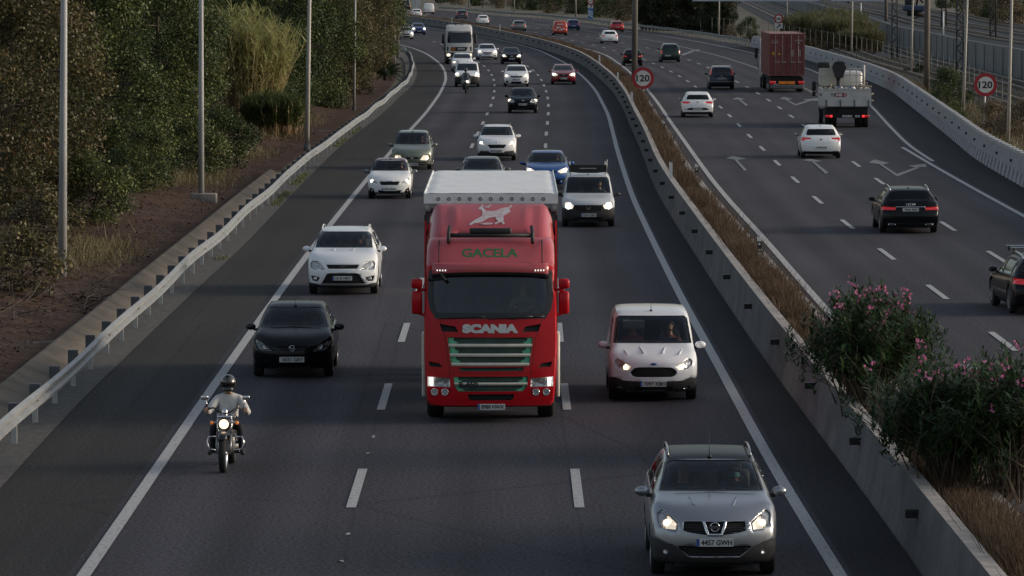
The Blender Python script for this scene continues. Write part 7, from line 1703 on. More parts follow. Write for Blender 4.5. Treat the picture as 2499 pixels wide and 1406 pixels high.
f_lamp(C, S_([(.62, .92), (.95, .95), (.95, .70), (.66, .70)]), LAMP_ON, 'headlight', .02, bulb=(.78 * hw, .82), bulbmat=BULB, br=.12)
f_panel(C, S_([(-1.2, 1.04), (-.6, 1.02), (.6, 1.02), (1.2, 1.04), (1.2, .1), (-1.2, .1)]), 'bumper', [CLAD, TRIM], -.01)
mb = MB(); y = face_y(C, -.4, 1.34) - .02; mb.box((-.46 * hw, y, 1.34), (.40, .02, .30)); mb.build('warning_plate', M('plate_orange', (.30, .10, .025), .5, var=.2), t)
project(C, flat_text('lettering', 'MAN', .16, 1.36, .62, .14, SILV_T, t, bold=.006), .0)
me = bpy.data.meshes.new('cab'); 
for f in bm.faces: f.smooth = True
bm.to_mesh(me); bm.free(); me.set_sharp_from_angle(angle=math.radians(45))
for m in (WHITE_L, TRIM, GAP): me.materials.append(m)
link_mesh('cab', me, t)
mb = MB(); mb.rbox((0, .45, 2.92), (2.1, .2, .12), .04); mb.build('sun_visor', WHITE_L, t)
mb = MB(); mb.tube([(-.5, 1.0, 3.55), (.5, 1.0, 3.55)], .05, 8)
for s in (-1, 1): mb.tube([(s * .3, 1.0, 3.4), (s * .3, 1.0, 3.7)], .04, 6)
mb.build('roof_horns', BLACK_PL, t)
for s in (-1, 1):
    mb = MB(); mb.rbox((s * 1.42, .5, 2.25), (.24, .2, .85), .05); mb.tube([(s * 1.1, .5, 2.5), (s * 1.4, .5, 2.5)], .03, 6); mb.build('door_mirror', BLACK_PL, t)
    for y_ in (1.4, 4.9): twin_wheel(t, s * 1.04, y_, .5, .32)
mb = MB(); mb.box((0, 3.6, .8), (2.3, 4.0, .7)); mb.box((0, 1.2, .6), (1.9, 1.8, .5)); mb.rbox((-1.0, 3.3, 1.4), (.5, 1.6, .9), .1); mb.build('chassis', UNDER, t)
mb = MB(); mb.box((0, 7.5, 1.25), (2.5, 7.5, .35)); mb.build('low_trailer', CLAD, t)
# ---------------------------------------------------------------- container lorry
g = G(1920, 226); tg = tangent_at(RC, g.y); rz = math.atan2(tg[0], -tg[1]); rz = math.atan2(-tg[0], tg[1])
t = thing('container_lorry', 'lorry carrying a worn brick red shipping container, departing', 'lorry', (g.x, g.y, 0), rz)
CRED = M('container_red', (0.155, 0.035, 0.032), 0.6, scale=2.2, bump=0.15, col2=(0.20, 0.055, 0.05), detail=8); CROOF = M('container_roof', (0.24, 0.125, 0.105), 0.7, var=.2, scale=2)
L_, W_, z0, z1 = 12.2, 2.44, 1.14, 4.05
mb = MB(); n = 60
for s in (-1, 1):     # corrugated sides
    pts = [(s * (W_ / 2 - (.04 if (k // 2) % 2 else 0)), .1 + (L_ - .2) * k / (2 * n)) for k in range(2 * n + 1)]
    V = [(x, y, z0 + .1) for x, y in pts] + [(x, y, z1 - .1) for x, y in pts]; k = len(pts); mb.add(V, [(i, i + 1, k + i + 1, k + i) for i in range(k - 1)], 0)
for s in (-1, 1):
    for z in (z0 + .07, z1 - .06): mb.box((s * (W_ / 2 - .04), L_ / 2, z), (.1, L_, .14))
    for y in (.06, L_ - .06): mb.box((s * (W_ / 2 - .06), y, (z0 + z1) / 2), (.13, .13, z1 - z0 - .02))
mb.box((0, L_ / 2, z1 - .04), (W_ - .12, L_ - .14, .05), 1); mb.box((0, L_ / 2, z0 + .08), (W_ - .15, L_ - .2, .1)); mb.box((0, L_ - .06, (z0 + z1) / 2), (W_ - .2, .06, z1 - z0 - .1))
mb.box((0, .06, z1 - .08), (W_ - .24, .1, .14)); mb.box((0, .06, z0 + .08), (W_ - .24, .1, .14))
box = mb.build('container', [CRED, CROOF], t)
for s in (-1, 1):
    mb = MB(); x = s * .545; mb.box((x, .07, (z0 + z1) / 2), (1.06, .05, z1 - z0 - .32))
    for k in range(5):
        z = z0 + .28 + (z1 - z0 - .55) * k / 4
        mb.box((x, .035, z), (.98, .03, .06))
    for q in (-.50, .50): mb.box((x + q, .03, (z0 + z1) / 2), (.05, .05, z1 - z0 - .3))
    d = mb.build('door', CRED, box)
    for q in (-.24, .24):
        mb = MB(); mb.cyl((x + q, -.02, z0 + .1), (x + q, -.02, z1 - .1), .022, n=8)
        for z in (z0 + .2, z0 + 1.0, z1 - .9, z1 - .2): mb.box((x + q, -.01, z), (.1, .05, .07))
        mb.build('locking_bar', M('bar_grey', (.26, .20, .19), .6, metal=.3), d)
    mb = MB(); 
    for q in (-.24, .24): mb.box((x + q + .14, -.03, z0 + .95), (.30, .03, .035))
    mb.build('handle', GALV, d)
MARK = M('marking_white', (.48, .46, .44), .6, scale=9, col2=(.30, .22, .2)); YEL = M('marking_yellow', (.45, .28, .03), .5, var=.2)
def stencil(txt, x, z, w, h, m=MARK, y=-.004):
    o = text_mesh('stencil', txt, h, m, box, .002, (x, y, z), fit=(w, h), bold=.004); return o
stencil('CAI', -.85, z1 - .55, .42, .24); stencil('CAIU 450782', .80, z1 - .48, .55, .10); stencil('45G1', .80, z1 - .66, .22, .09)
mb = MB(); mb.box((-.92, .0, 2.68), (.17, .012, .2)); mb.build('sticker', YEL, box)
mb = MB(); mb.prism([(-.62, 2.58), (-.42, 2.58), (-.52, 2.78)], -.006, .006, 'y'); mb.build('sticker', YEL, box)
for k in range(5):
    mb = MB(); mb.box((.36, .0, 2.88 - k * .09), (.26 - .04 * (k % 2), .01, .045)); mb.box((.86, .0, 2.88 - k * .09), (.2, .01, .045)); mb.build('data_line', MARK, box)
mb = MB(); mb.box((0, 6.1, .98), (2.2, 12.0, .2)); mb.box((0, .5, .78), (2.3, .8, .25)); mb.box((0, 5, .7), (.9, 9, .4)); mb.build('chassis', UNDER, t)
mb = MB(); mb.rbox((0, -.12, .40), (2.35, .12, .26), .03); mb.build('bumper', M('bumper_grey', (.12, .115, .11), .7, var=.3), t)
for s in (-1, 1):
    mb = MB(); mb.rbox((s * .98, -.1, .70), (.42, .1, .20), .03); mb.build('tail_light', TAIL, t)
    mb = MB(); mb.box((s * .29, -.1, .68), (.54, .03, .20)); mb.build('warning_plate', M('plate_amber', (.42, .12, .012), .4, emit=(1, .3, .02), estr=.05), t)
    for y_ in (1.6, 2.9, 4.2): twin_wheel(t, s * 1.02, y_, .5, .34)
    for y_ in (11.0, 14.6): twin_wheel(t, s * 1.02, y_, .5, .32)
mb = MB(); mb.rbox((0, 14.2, 2.15), (2.45, 2.2, 2.7), .15); mb.build('cab', WHITE_L, t)
for s in (-1, 1):
    mb = MB(); mb.rbox((s * 1.45, 15.0, 2.45), (.22, .2, .75), .05); mb.tube([(s * 1.1, 15.0, 2.7), (s * 1.45, 15.0, 2.7)], .03, 6); mb.tube([(s * 1.3, 14.6, 1.3), (s * 1.45, 15.0, 2.1)], .02, 6); mb.build('door_mirror', BLACK_PL, t)
    mb = MB(); mb.rbox((s * 1.24, 12.6, 1.25), (.1, .9, 1.0), .05); mb.build('mudguard', WHITE_L, t)
# ---------------------------------------------------------------- flatbed with crane
g = G(2067.5, 312); tg = tangent_at(RC, g.y); rz = math.atan2(-tg[0], tg[1])
t = thing('flatbed_lorry', 'white flatbed lorry with drop sides and a folded black crane, departing', 'lorry', (g.x, g.y, 0), rz)
FLW = M('flatbed_white', (0.42, 0.42, 0.41), .5, scale=2, bump=.05, col2=(.50, .50, .49)); RUSTY = M('load_mix', (0.10, 0.085, 0.065), .9, scale=5, bump=.6, col2=(0.26, 0.23, 0.19), detail=9)
mb = MB(); mb.box((0, 0, 1.63), (2.56, .05, .92)); mb.box((0, -.03, 2.06), (2.56, .06, .05)); mb.box((0, -.03, 1.2), (2.56, .06, .05)); tgz = mb.build('tailgate', FLW, t)
for k in range(4): mb = MB(); mb.box((-1.12 + .75 * k, -.05, 1.35), (.06, .06, .30)); mb.box((-1.12 + .75 * k, -.06, 1.15), (.09, .09, .08)); mb.build('latch', GALV_D, tgz)
mb = MB(); mb.tube([(-1.27, 0, 2.24), (1.27, 0, 2.24)], .03, 6)
for x in (-1.27, -.75, .62, 1.27): mb.tube([(x, 0, 2.08), (x, 0, 2.3)], .03, 6)
mb.build('gate_rail', GALV_D, tgz)
text_mesh('lettering', 'TS', .2, TRIM, tgz, .003, (-.77, -.03, 1.76), fit=(.27, .17), bold=.006)
mb = MB(); mb.prism([(-.63, 1.66), (-.17, 1.66), (-.05, 1.70), (.0, 1.765), (-.05, 1.83), (-.17, 1.87), (-.63, 1.87)], -.036, -.028, 'y'); lg_ = mb.build('logo', M('logo_red', (.26, .012, .03), .5), tgz)
text_mesh('lettering', 'ME', .2, WHITE_PL, lg_, .003, (-.43, -.038, 1.765), fit=(.33, .14), bold=.006); text_mesh('lettering', '>', .2, WHITE_PL, lg_, .003, (-.13, -.038, 1.765), fit=(.10, .12), bold=.004)
mb = MB(); mb.box((.24, -.03, 1.72), (.012, .008, .34)); mb.box((.66, -.03, 1.72), (.62, .006, .05)); mb.box((.70, -.03, 1.60), (.7, .006, .025)); mb.tube([(.35, -.03, 1.66), (.45, -.03, 1.78), (.5, -.03, 1.68), (.6, -.03, 1.78)], .008, 4); mb.build('faded_lettering', GRY_S, tgz)
for s in (-1, 1):
    mb = MB(); mb.box((s * 1.26, 2.9, 1.62), (.05, 5.7, .9)); mb.build('side_board', FLW, t)
    mb = MB(); mb.rbox((s * .98, .02, .62), (.40, .08, .14), .03); o = mb.build('tail_light', TAIL, t)
    mb = MB(); mb.rbox((s * .86, -.03, .62), (.12, .04, .12), .03); mb.build('lit_segment', TAIL_ON, o)
    twin_wheel(t, s * 1.02, .95, .5, .3, dual=True); twin_wheel(t, s * 1.02, 2.3, .5, .3, dual=True); twin_wheel(t, s * 1.02, 7.3, .5, .32)
mb = MB(); mb.box((0, 2.9, 1.17), (2.5, 5.8, .1)); mb.build('bed', FLW, t)
mb = MB(); mb.box((0, 3.6, .8), (1.0, 7.2, .4)); mb.box((0, .06, .66), (2.2, .1, .26)); mb.box((0, .8, .95), (2.2, 1.4, .3)); mb.build('chassis', UNDER, t)
mb = MB()
for x in (-1.22, -.86, -.5, .1, .45, .8, 1.22): mb.box((x, 5.8, 2.35), (.06, .06, 1.4))
for z in (1.75, 2.3, 2.68, 3.05): mb.box((0, 5.8, z), (2.5, .05, .06))
mb.box((-.68, 5.83, 2.5), (1.1, .02, 1.1)); mb.tube([(1.22, 5.8, 2.0), (1.22, 5.8, 3.25)], .06, 8); mb.build('headboard', CREAMP, t)
mb = MB(); r_ = random.Random(4)
for k in range(60):
    x, y, z = r_.uniform(-1.1, 1.1), r_.uniform(.4, 5.2), r_.uniform(1.3, 2.05); a = r_.uniform(0, 3.14); mb.cyl((x, y, z), (x + math.cos(a) * .5, y + math.sin(a) * .6, z + r_.uniform(-.1, .35)), r_.uniform(.03, .09), n=6)
ld = mb.build('scrap_load', RUSTY, None); ld.location = (g.x, g.y, 0); ld.rotation_euler = (0, 0, rz); tag(ld, 'jumble of rusty rods and scrap lying in the white flatbed', 'load')
for k, x in enumerate((-.42, .18)):
    o = bpy.data.objects.new('white_sack', None); mb = MB(); mb.rbox((x, .35, 2.0), (.52 if k else .38, .5, .5), .12); mb.tube([(x - .15, .09, 2.1), (x, .085, 2.2), (x + .15, .09, 2.1)], .02, 5, 1); o = mb.build('white_sack', [WHITE_PL, M('sack_blue', (.06, .13, .4), .6)]); o.location = (g.x, g.y, 0); o.rotation_euler = (0, 0, rz); tag(o, ('wider' if k else 'narrower') + ' white sack with a blue mark behind the flatbed tailgate', 'sack', 'sacks on the flatbed')
mb = MB(); mb.prism([(-.55, 3.15), (-.42, 3.42), (.02, 3.50), (.22, 3.12), (.02, 2.55), (-.35, 2.55)], 5.1, 5.7, 'y'); mb.tube([(-.2, 5.4, 2.6), (-.15, 5.4, 1.3)], .12, 8); mb.rbox((-.95, 6.4, 3.2), (.7, 1.0, .4), .08); mb.tube([(-.42, 5.05, 3.38), (.0, 5.05, 3.46)], .03, 6); mb.build('crane', BLACK_PL, t)
mb = MB(); mb.rbox((0, 7.4, 1.85), (2.35, 1.9, 2.1), .15); mb.build('cab', WHITE_L, t)
for s in (-1, 1): mb = MB(); mb.rbox((s * 1.42, 7.9, 2.05), (.22, .18, .5), .05); mb.rbox((s * 1.42, 7.9, 1.62), (.2, .16, .26), .05); mb.tube([(s * 1.1, 7.9, 2.2), (s * 1.42, 7.9, 2.2)], .03, 6); mb.build('door_mirror', BLACK_PL, t)
o = plate(t, 0.0, -.02, .62, None, blue=False); o = plate(t, .55, -.02, .62, None, w=.24, blue=False)
# ================================================================ people
SKIN = M('skin', (0.30, 0.17, 0.115), 0.55, var=0.08, scale=12); HAIR = M('hair_dark', (0.02, 0.014, 0.010), 0.6, var=0.3, scale=30); HAIR_G = M('hair_grey', (0.16, 0.15, 0.14), 0.6, var=0.3, scale=30)
EYE = M('eye_dark', (0.015, 0.012, 0.012), 0.2); LIPS = M('lips', (0.22, 0.085, 0.07), 0.5); MASKM = M('face_mask', (0.16, 0.36, 0.38), 0.8, var=0.08)
SH = {'pale': M('shirt_pale', (0.52, 0.505, 0.49), 0.85, var=0.2, scale=7, bump=0.5), 'dark': M('shirt_dark', (0.02, 0.02, 0.024), 0.85, var=0.2), 'red': M('shirt_red', (0.16, 0.02, 0.02), 0.85, var=0.2), 'grey': M('shirt_grey', (0.11, 0.11, 0.11), 0.85, var=0.2), 'pink': M('shirt_pink', (0.36, 0.13, 0.13), 0.85, var=0.2)}
DENIM = M('trousers_dark', (0.013, 0.014, 0.019), 0.85, var=0.3, scale=8); SHOE = M('boots_black', (0.008, 0.008, 0.008), 0.6)
def skin_mesh(joints, bones, name):
    """joints: name -> (pos, radius); bones: (a, b, material index). One continuous skinned surface, faces coloured by the nearest bone"""
    names = list(joints); idx = {n: i for i, n in enumerate(names)}
    me = bpy.data.meshes.new(name); me.from_pydata([joints[n][0] for n in names], [(idx[a], idx[b]) for a, b, _ in bones], [])
    o = bpy.data.objects.new(name, me); COL.objects.link(o)
    sk = o.modifiers.new('skin', 'SKIN'); sk.branch_smoothing = 0.4
    for i, n in enumerate(names):
        r = joints[n][1]; me.skin_vertices[0].data[i].radius = (r, r) if not isinstance(r, tuple) else r
        me.skin_vertices[0].data[i].use_root = (i == 0)
    sb = o.modifiers.new('sub', 'SUBSURF'); sb.levels = 2; sb.render_levels = 2
    dg = bpy.context.evaluated_depsgraph_get(); dg.update(); out = bpy.data.meshes.new_from_object(o.evaluated_get(dg)); bpy.data.objects.remove(o)
    A = [(Vector(joints[a][0]), Vector(joints[b][0]), m) for a, b, m in bones]
    for p in out.polygons:
        c = p.center; best = None
        for a, b, m in A:
            d = b - a; t = max(0, min(1, (c - a).dot(d) / max(1e-9, d.length_squared))); q = (a + d * t - c).length_squared
            if best is None or q < best[0]: best = (q, m)
        p.material_index = best[1]; p.use_smooth = True
    return out
def arms_and_hands(J, B, s, sh, el, wr, hand_dir, curl, rr=1.0):
    J[f'sh{s}'] = (sh, .068 * rr); J[f'el{s}'] = (el, .047 * rr); J[f'fo{s}'] = (tuple(Vector(el).lerp(Vector(wr), .5)), .043 * rr); J[f'wr{s}'] = (wr, .030 * rr)
    hd = Vector(hand_dir).normalized(); w = Vector(wr); pm = w + hd * .07; J[f'pm{s}'] = (tuple(pm), .032)
    B += [('chest', f'sh{s}', 1), (f'sh{s}', f'el{s}', 1), (f'el{s}', f'fo{s}', 1), (f'fo{s}', f'wr{s}', 1), (f'wr{s}', f'pm{s}', 0)]
    cu = Vector(curl).normalized(); side = hd.cross(cu).normalized()
    for k, (o_, L) in enumerate(((-.030, .062), (-.010, .074), (.010, .070), (.028, .054))):
        a = pm + side * o_ + hd * .028; b = a + hd * L * .35 + cu * L * .45; c = b - hd * L * .25 + cu * L * .4
        J[f'f{k}a{s}'] = (tuple(a), .0095); J[f'f{k}b{s}'] = (tuple(b), .0088); J[f'f{k}c{s}'] = (tuple(c), .0075); B += [(f'pm{s}', f'f{k}a{s}', 0), (f'f{k}a{s}', f'f{k}b{s}', 0), (f'f{k}b{s}', f'f{k}c{s}', 0)]
    a = w + hd * .03 - side * .035; b = a - side * .02 + cu * .03 + hd * .02; J[f'ta{s}'] = (tuple(a), .012); J[f'tb{s}'] = (tuple(b), .010); B += [(f'wr{s}', f'ta{s}', 0), (f'ta{s}', f'tb{s}', 0)]
def body_mesh(name, lean=.03, bulk=1.0, head=(0, -.01), hands=None, knees=None, ankles=None, toes=None, elbows=None, hip_z=.1, grip=None, sleeves_short=False, head_fwd=0.0):
    J = {}; B = []
    J['pelvis'] = ((0, 0, hip_z), .15); J['waist'] = ((0, lean * .3, hip_z + .17), .135 * bulk); J['chest'] = ((0, lean, hip_z + .38), .155 * bulk); J['neck'] = ((0, lean - .01 + head_fwd * .4, hip_z + .53), .058); J['jaw'] = ((0, lean - .035 + head_fwd, hip_z + .62), .066); J['skull'] = ((0, lean - .02 + head_fwd, hip_z + .72), .088); J['crown'] = ((0, lean - .01 + head_fwd, hip_z + .775), .062)
    B += [('pelvis', 'waist', 1), ('waist', 'chest', 1), ('chest', 'neck', 1), ('neck', 'jaw', 0), ('jaw', 'skull', 0), ('skull', 'crown', 0)]
    for s, k in ((-1, 'l'), (1, 'r')):
        sh = (s * .185, lean, hip_z + .44); el = elbows[k] if elbows else (s * .26, lean - .2, hip_z + .22); wr = hands[k] if hands else (s * .15, lean - .40, hip_z + .30)
        arms_and_hands(J, B, k, sh, el, wr, grip or (-s * .25, -.8, .25), (0, -.5, -.8), rr=bulk)
        kn = knees[k] if knees else (s * .14, -.44, hip_z + .08); an = ankles[k] if ankles else (s * .14, -.72, hip_z - .30); to = toes[k] if toes else (s * .15, -.92, hip_z - .34)
        J['hip' + k] = ((s * .09, -.02, hip_z - .02), .098); J['kn' + k] = (kn, .066); J['cf' + k] = (tuple(Vector(kn).lerp(Vector(an), .35)), .062); J['an' + k] = (an, .045); J['to' + k] = (to, .04)
        B += [('pelvis', 'hip' + k, 2), ('hip' + k, 'kn' + k, 2), ('kn' + k, 'cf' + k, 2), ('cf' + k, 'an' + k, 2), ('an' + k, 'to' + k, 3)]
    me = skin_mesh(J, B, name)
    # face: nose, eyes, mouth and ears grown into the same mesh
    b = bmesh.new(); b.from_mesh(me); hc = Vector(J['skull'][0]) + Vector((0, -.005, -.015))
    def lump(p, r, mi):
        g = bmesh.ops.create_uvsphere(b, u_segments=10, v_segments=8, radius=1.0)
        for v in g['verts']: v.co = Vector((v.co.x * r[0], v.co.y * r[1], v.co.z * r[2])) + p
        for f in {f for v in g['verts'] for f in v.link_faces}: f.material_index = mi; f.smooth = True
    lump(hc + Vector((0, -.088, -.022)), (.013, .02, .024), 0); lump(hc + Vector((0, -.080, -.066)), (.024, .010, .007), 5)
    for s in (-1, 1): lump(hc + Vector((s * .031, -.079, .004)), (.013, .009, .008), 4); lump(hc + Vector((s * .082, .0, -.015)), (.010, .022, .030), 0)
    b.to_mesh(me); b.free()
    for m in (SKIN, SH['dark'], DENIM, SHOE, EYE, LIPS): me.materials.append(m)
    return me, hc
DRIVER, HC = body_mesh('body', hands={'r': (.15, -.36, .42), 'l': (-.15, -.36, .42)}, grip=(0, -.9, .3))
PASSENGER, HC2 = body_mesh('body', hands={'r': (.10, -.30, .16), 'l': (-.10, -.30, .16)}, elbows={'r': (.27, -.06, .24), 'l': (-.27, -.06, .24)}, grip=(0, -1, -.1))
def hair_mesh(hc, cap=False, m=HAIR):
    mb = MB(); n = 18; V = []; Fs = []
    for i in range(8):
        t = math.pi * .56 * i / 7
        for j in range(n):
            a = 2 * math.pi * j / n; fr = 1.0 if math.sin(a) > -.35 else (0.62 if i > 3 else 1.0); tt = t * fr
            V.append((hc.x + .098 * math.sin(tt) * math.cos(a), hc.y + .008 + .106 * math.sin(tt) * math.sin(a), hc.z + .02 + .105 * math.cos(tt)))
    mb.add(V, [(i * n + j, i * n + (j + 1) % n, (i + 1) * n + (j + 1) % n, (i + 1) * n + j) for i in range(7) for j in range(n)], 0, True)
    o = mb.build('hair', m); me = o.data; bpy.data.objects.remove(o); return me
HAIRM = hair_mesh(HC); HAIRG = hair_mesh(HC, m=HAIR_G)
def sitter(C, label, shirt='dark', x=.37, passenger=False, hair='dark', mask=False, seat_y=None, seat_z=None):
    y = (C.K['wt'] * C.L + .40 - C.L / 2) if seat_y is None else seat_y; z = (.60 * C.H / 1.55) if seat_z is None else seat_z
    R = Matrix.Rotation(C.root.rotation_euler.z, 3, 'Z'); p = C.root.location + R @ Vector((x, y, z - .1))
    o = link_mesh('person', PASSENGER if passenger else DRIVER); o.location = p; o.rotation_euler.z = C.root.rotation_euler.z
    tag(o, label, 'person', 'people seated in the vehicles')
    o.material_slots[1].link = 'OBJECT'; o.material_slots[1].material = SH[shirt]
    link_mesh('hair', HAIRM if hair == 'dark' else HAIRG, o)
    if mask:
        mb = MB(); n = 14; V = []
        for i in range(6):
            for j in range(n):
                a = math.pi * (1.05 + .9 * j / (n - 1)); zz = -.01 - .085 * i / 5; k = 1.04 - .10 * (i / 5) ** 2
                V.append((HC.x + .090 * k * math.cos(a), HC.y + .098 * k * math.sin(a) - .006, HC.z + zz))
        mb.add(V, [(i * n + j, i * n + j + 1, (i + 1) * n + j + 1, (i + 1) * n + j) for i in range(5) for j in range(n - 1)], 0, True); mb.build('face_mask', MASKM, o)
    return o
sitter(C1, 'driver of the silver crossover wearing a pale green face mask', 'dark', hair='grey', mask=True)
sitter(C1, 'passenger in dark clothes beside the masked driver of the silver crossover', 'dark', x=-.37, passenger=True)
sitter(C2, 'dark haired driver in a red top at the wheel of the white panel van', 'red')
sitter(C2, 'passenger in a red top under the lowered sun visor of the white panel van', 'red', x=-.37, passenger=True)
sitter(C3, 'driver in pale clothes at the wheel of the white crossover left of the lorry', 'pale')
sitter(C4, 'dark clothed driver of the black hatchback crossing the edge line', 'dark')
sitter(C5, 'driver in a pink top in the small white car with the maroon roof', 'pink')
sitter(C6, 'driver in grey at the wheel of the van carrying the black roof board', 'grey')
sitter(C7, 'driver of the white crossover in the middle lane ahead of the lorry', 'grey')
sitter(C8, 'driver in a pink top in the sage green people carrier', 'pink')
sitter(C9, 'driver in red in the bright blue hatchback', 'red')
lor = [o for o in COL.objects if o.name == 'articulated_lorry'][0]
L0 = Car(); L0.root = lor
sitter(L0, 'lorry driver in dark clothes behind the wide windscreen of the red lorry', 'grey', x=.62, seat_y=1.42, seat_z=1.80)
# ================================================================ motorcycle
CHR2 = M('chrome_bright', (0.66, 0.66, 0.68), 0.12, metal=1.0, var=.05); BIKE = paint('bike_black', (0.012, 0.012, 0.014)); ENG = M('engine_metal', (0.20, 0.20, 0.20), 0.4, metal=.8, var=.3, scale=12)
def helmet(parent, c, r=.128, shell=None, visor=True):
    mb = MB(); mb.ball(c, (r * .92, r * 1.06, r), 24, 16); mb.rbox((c[0], c[1] - r * .78, c[2] - r * .66), (r * 1.2, r * .62, r * .55), r * .22); o = mb.build('helmet', shell, parent)
    mb = MB(); n = 14; V = []
    for i in range(4):
        for j in range(n):
            a = math.pi * (1.14 + .72 * j / (n - 1)); z = r * (.22 - .56 * i / 3); k = math.sqrt(max(0.1, 1 - (z / r) ** 2)) * 1.035
            V.append((c[0] + r * .92 * k * math.cos(a), c[1] + r * 1.06 * k * math.sin(a), c[2] + z))
    mb.add(V, [(i * n + j, i * n + j + 1, (i + 1) * n + j + 1, (i + 1) * n + j) for i in range(3) for j in range(n - 1)], 0, True); mb.build('visor', M('visor_dark', (.006, .006, .007), .08), o)
    mb = MB(); mb.rbox((c[0], c[1] - r * .62, c[2] + r * .80), (r * .34, r * .5, r * .14), .012, 0, Matrix.Rotation(-.65, 3, 'X')); mb.build('top_vent', BLACK_PL, o)
    return o
g = G(545.5, 1153.5); t = thing('motorcycle', 'black and chrome cruiser motorcycle with its round headlight lit', 'motorcycle', g, math.radians(-1.5))
def spoke_wheel(parent, y, r, w):
    mb = MB(); mb.lathe([(r * .80, -w * .35), (r * .9, -w * .5), (r * .97, -w * .38), (r, -w * .12), (r, w * .12), (r * .97, w * .38), (r * .9, w * .5), (r * .80, w * .35)], (0, 0, 0), 'x', 40); o = mb.build('wheel', RUBBER, parent); o.location = (0, y, r)
    mb = MB(); mb.lathe([(r * .8, -w * .36), (r * .74, -w * .2), (r * .74, w * .2), (r * .8, w * .36)], (0, 0, 0), 'x', 40); mb.cyl((-w * .5, 0, 0), (w * .5, 0, 0), .035)
    for i in range(24):
        a = 6.2832 * i / 24; mb.cyl((.03 * (-1) ** i, 0, 0), (0, math.cos(a) * r * .76, math.sin(a) * r * .76), .003, n=4)
    mb.build('rim', CHR2, o); return o
spoke_wheel(t, 0, .33, .125); spoke_wheel(t, 1.55, .32, .16)
for s in (-1, 1):
    mb = MB(); mb.tube([(s * .105, 0, .33), (s * .11, .16, .62)], .032, 12); mb.tube([(s * .11, .16, .62), (s * .115, .32, .98)], .021, 12, 1); mb.build('fork_leg', [ENG, CHR2], t)
    mb = MB(); mb.ball((s * .215, .20, .835), (.034, .05, .034), 14, 10); mb.tube([(s * .1, .24, .835), (s * .2, .23, .835)], .012, 6, 1); mb.build('turn_signal', [AMBER, CHR2], t)
    mb = MB(); mb.rbox((s * .355, .40, 1.245), (.125, .03, .075), .03); mb.tube([(s * .30, .46, 1.05), (s * .335, .42, 1.21)], .008, 6); mb.build('mirror', CHR2, t)
    mb = MB(); mb.tube([(s * .13, .42, .34), (s * .28, .40, .36), (s * .315, .42, .46), (s * .29, .42, .57), (s * .12, .46, .58)], .016, 8); mb.build('crash_bar', CHR2, t)
    mb = MB(); mb.cyl((s * .10, .62, .30), (s * .30, .60, .29), .022); mb.build('footrest', RUBBER, t)
    mb = MB(); mb.tube([(s * .16, .65, .30), (s * .19, 1.1, .27), (s * .19, 1.9, .32)], [.035, .045, .05], 12); mb.build('exhaust', CHR2, t)
    mb = MB(); mb.tube([(s * .36, .56, 1.04), (s * .27, .58, 1.045)], .021, 8); mb.build('grip', RUBBER, t)
mb = MB(); mb.tube([(-.30, .57, 1.045), (-.20, .42, 1.07), (-.08, .36, 1.0), (.08, .36, 1.0), (.20, .42, 1.07), (.30, .57, 1.045)], .014, 8); mb.tube([(-.34, .43, .99), (-.28, .50, 1.03)], .007); mb.tube([(.34, .43, .99), (.28, .50, 1.03)], .007)
for s in (-1, 1): mb.tube([(s * .05, .30, .93), (s * .16, .36, 1.02), (s * .2, .5, .85)], .006, 5)
mb.build('handlebar', BLACK_PL, t)
mb = MB(); mb.ball((0, .20, .82), (.098, .12, .098), 22, 14); ring(mb, (0, .115, .82), .088, .012, mi=0); hl_ = mb.build('headlight', [BLACK_PL], t)
mb = MB(); mb.ball((0, .092, .82), (.082, .03, .082), 20, 10); mb.build('lens', M('bike_lens', (.9, .8, .6), .2, emit=(1, .72, .42), estr=1.25), hl_)
mb = MB(); mb.rbox((0, .20, .63), (.25, .08, .05), .02); mb.rbox((0, .26, .93), (.25, .09, .05), .02); mb.build('fork_yoke', CHR2, t)
mb = MB(); mb.ball((0, .28, 1.0), (.055, .05, .075), 14, 10); mb.build('speedometer', CHR2, t)
mb = MB(); mb.ball((0, .68, .80), (.16, .34, .14), 20, 12); mb.build('fuel_tank', BIKE, t)
mb = MB(); mb.rbox((0, .78, .42), (.30, .46, .36), .07); mb.rbox((0, .60, .58), (.22, .2, .26), .04); mb.cyl((-.2, .75, .38), (.2, .75, .38), .11, n=18)
for k in range(6): mb.box((0, .58, .46 + k * .035), (.26, .24, .012))
mb.build('engine', ENG, t)
mb = MB(); mb.tube([(0, .30, .85), (0, .75, .70), (0, 1.3, .55), (0, 1.55, .35)], .03, 8); mb.build('frame', BIKE, t)
mb = MB(); mb.rbox((0, 1.15, .70), (.30, .6, .11), .05); mb.build('seat', M('seat_leather', (.012, .011, .011), .6), t)
for y, r in ((0, .33), (1.55, .33)):
    mb = MB(); n = 9; V = []
    for i in range(n):
        a = math.radians(-15 + 150 * i / (n - 1)) if y == 0 else math.radians(20 + 150 * i / (n - 1))
        for x in (-.08, -.05, .05, .08): V.append((x, y + math.cos(math.pi - a) * -(r + .045 - (.03 if abs(x) > .06 else 0)), r + math.sin(a) * (r + .045 - (.03 if abs(x) > .06 else 0))))
    mb.add(V, [(i * 4 + j, i * 4 + j + 1, (i + 1) * 4 + j + 1, (i + 1) * 4 + j) for i in range(n - 1) for j in range(3)], 0, True)
    o = mb.build('mudguard', BIKE, t); s2 = o.modifiers.new('th', 'SOLIDIFY'); s2.thickness = .006
mb = MB(); mb.box((0, 1.95, .62), (.2, .03, .16)); mb.build('tail_light', TAIL, t)
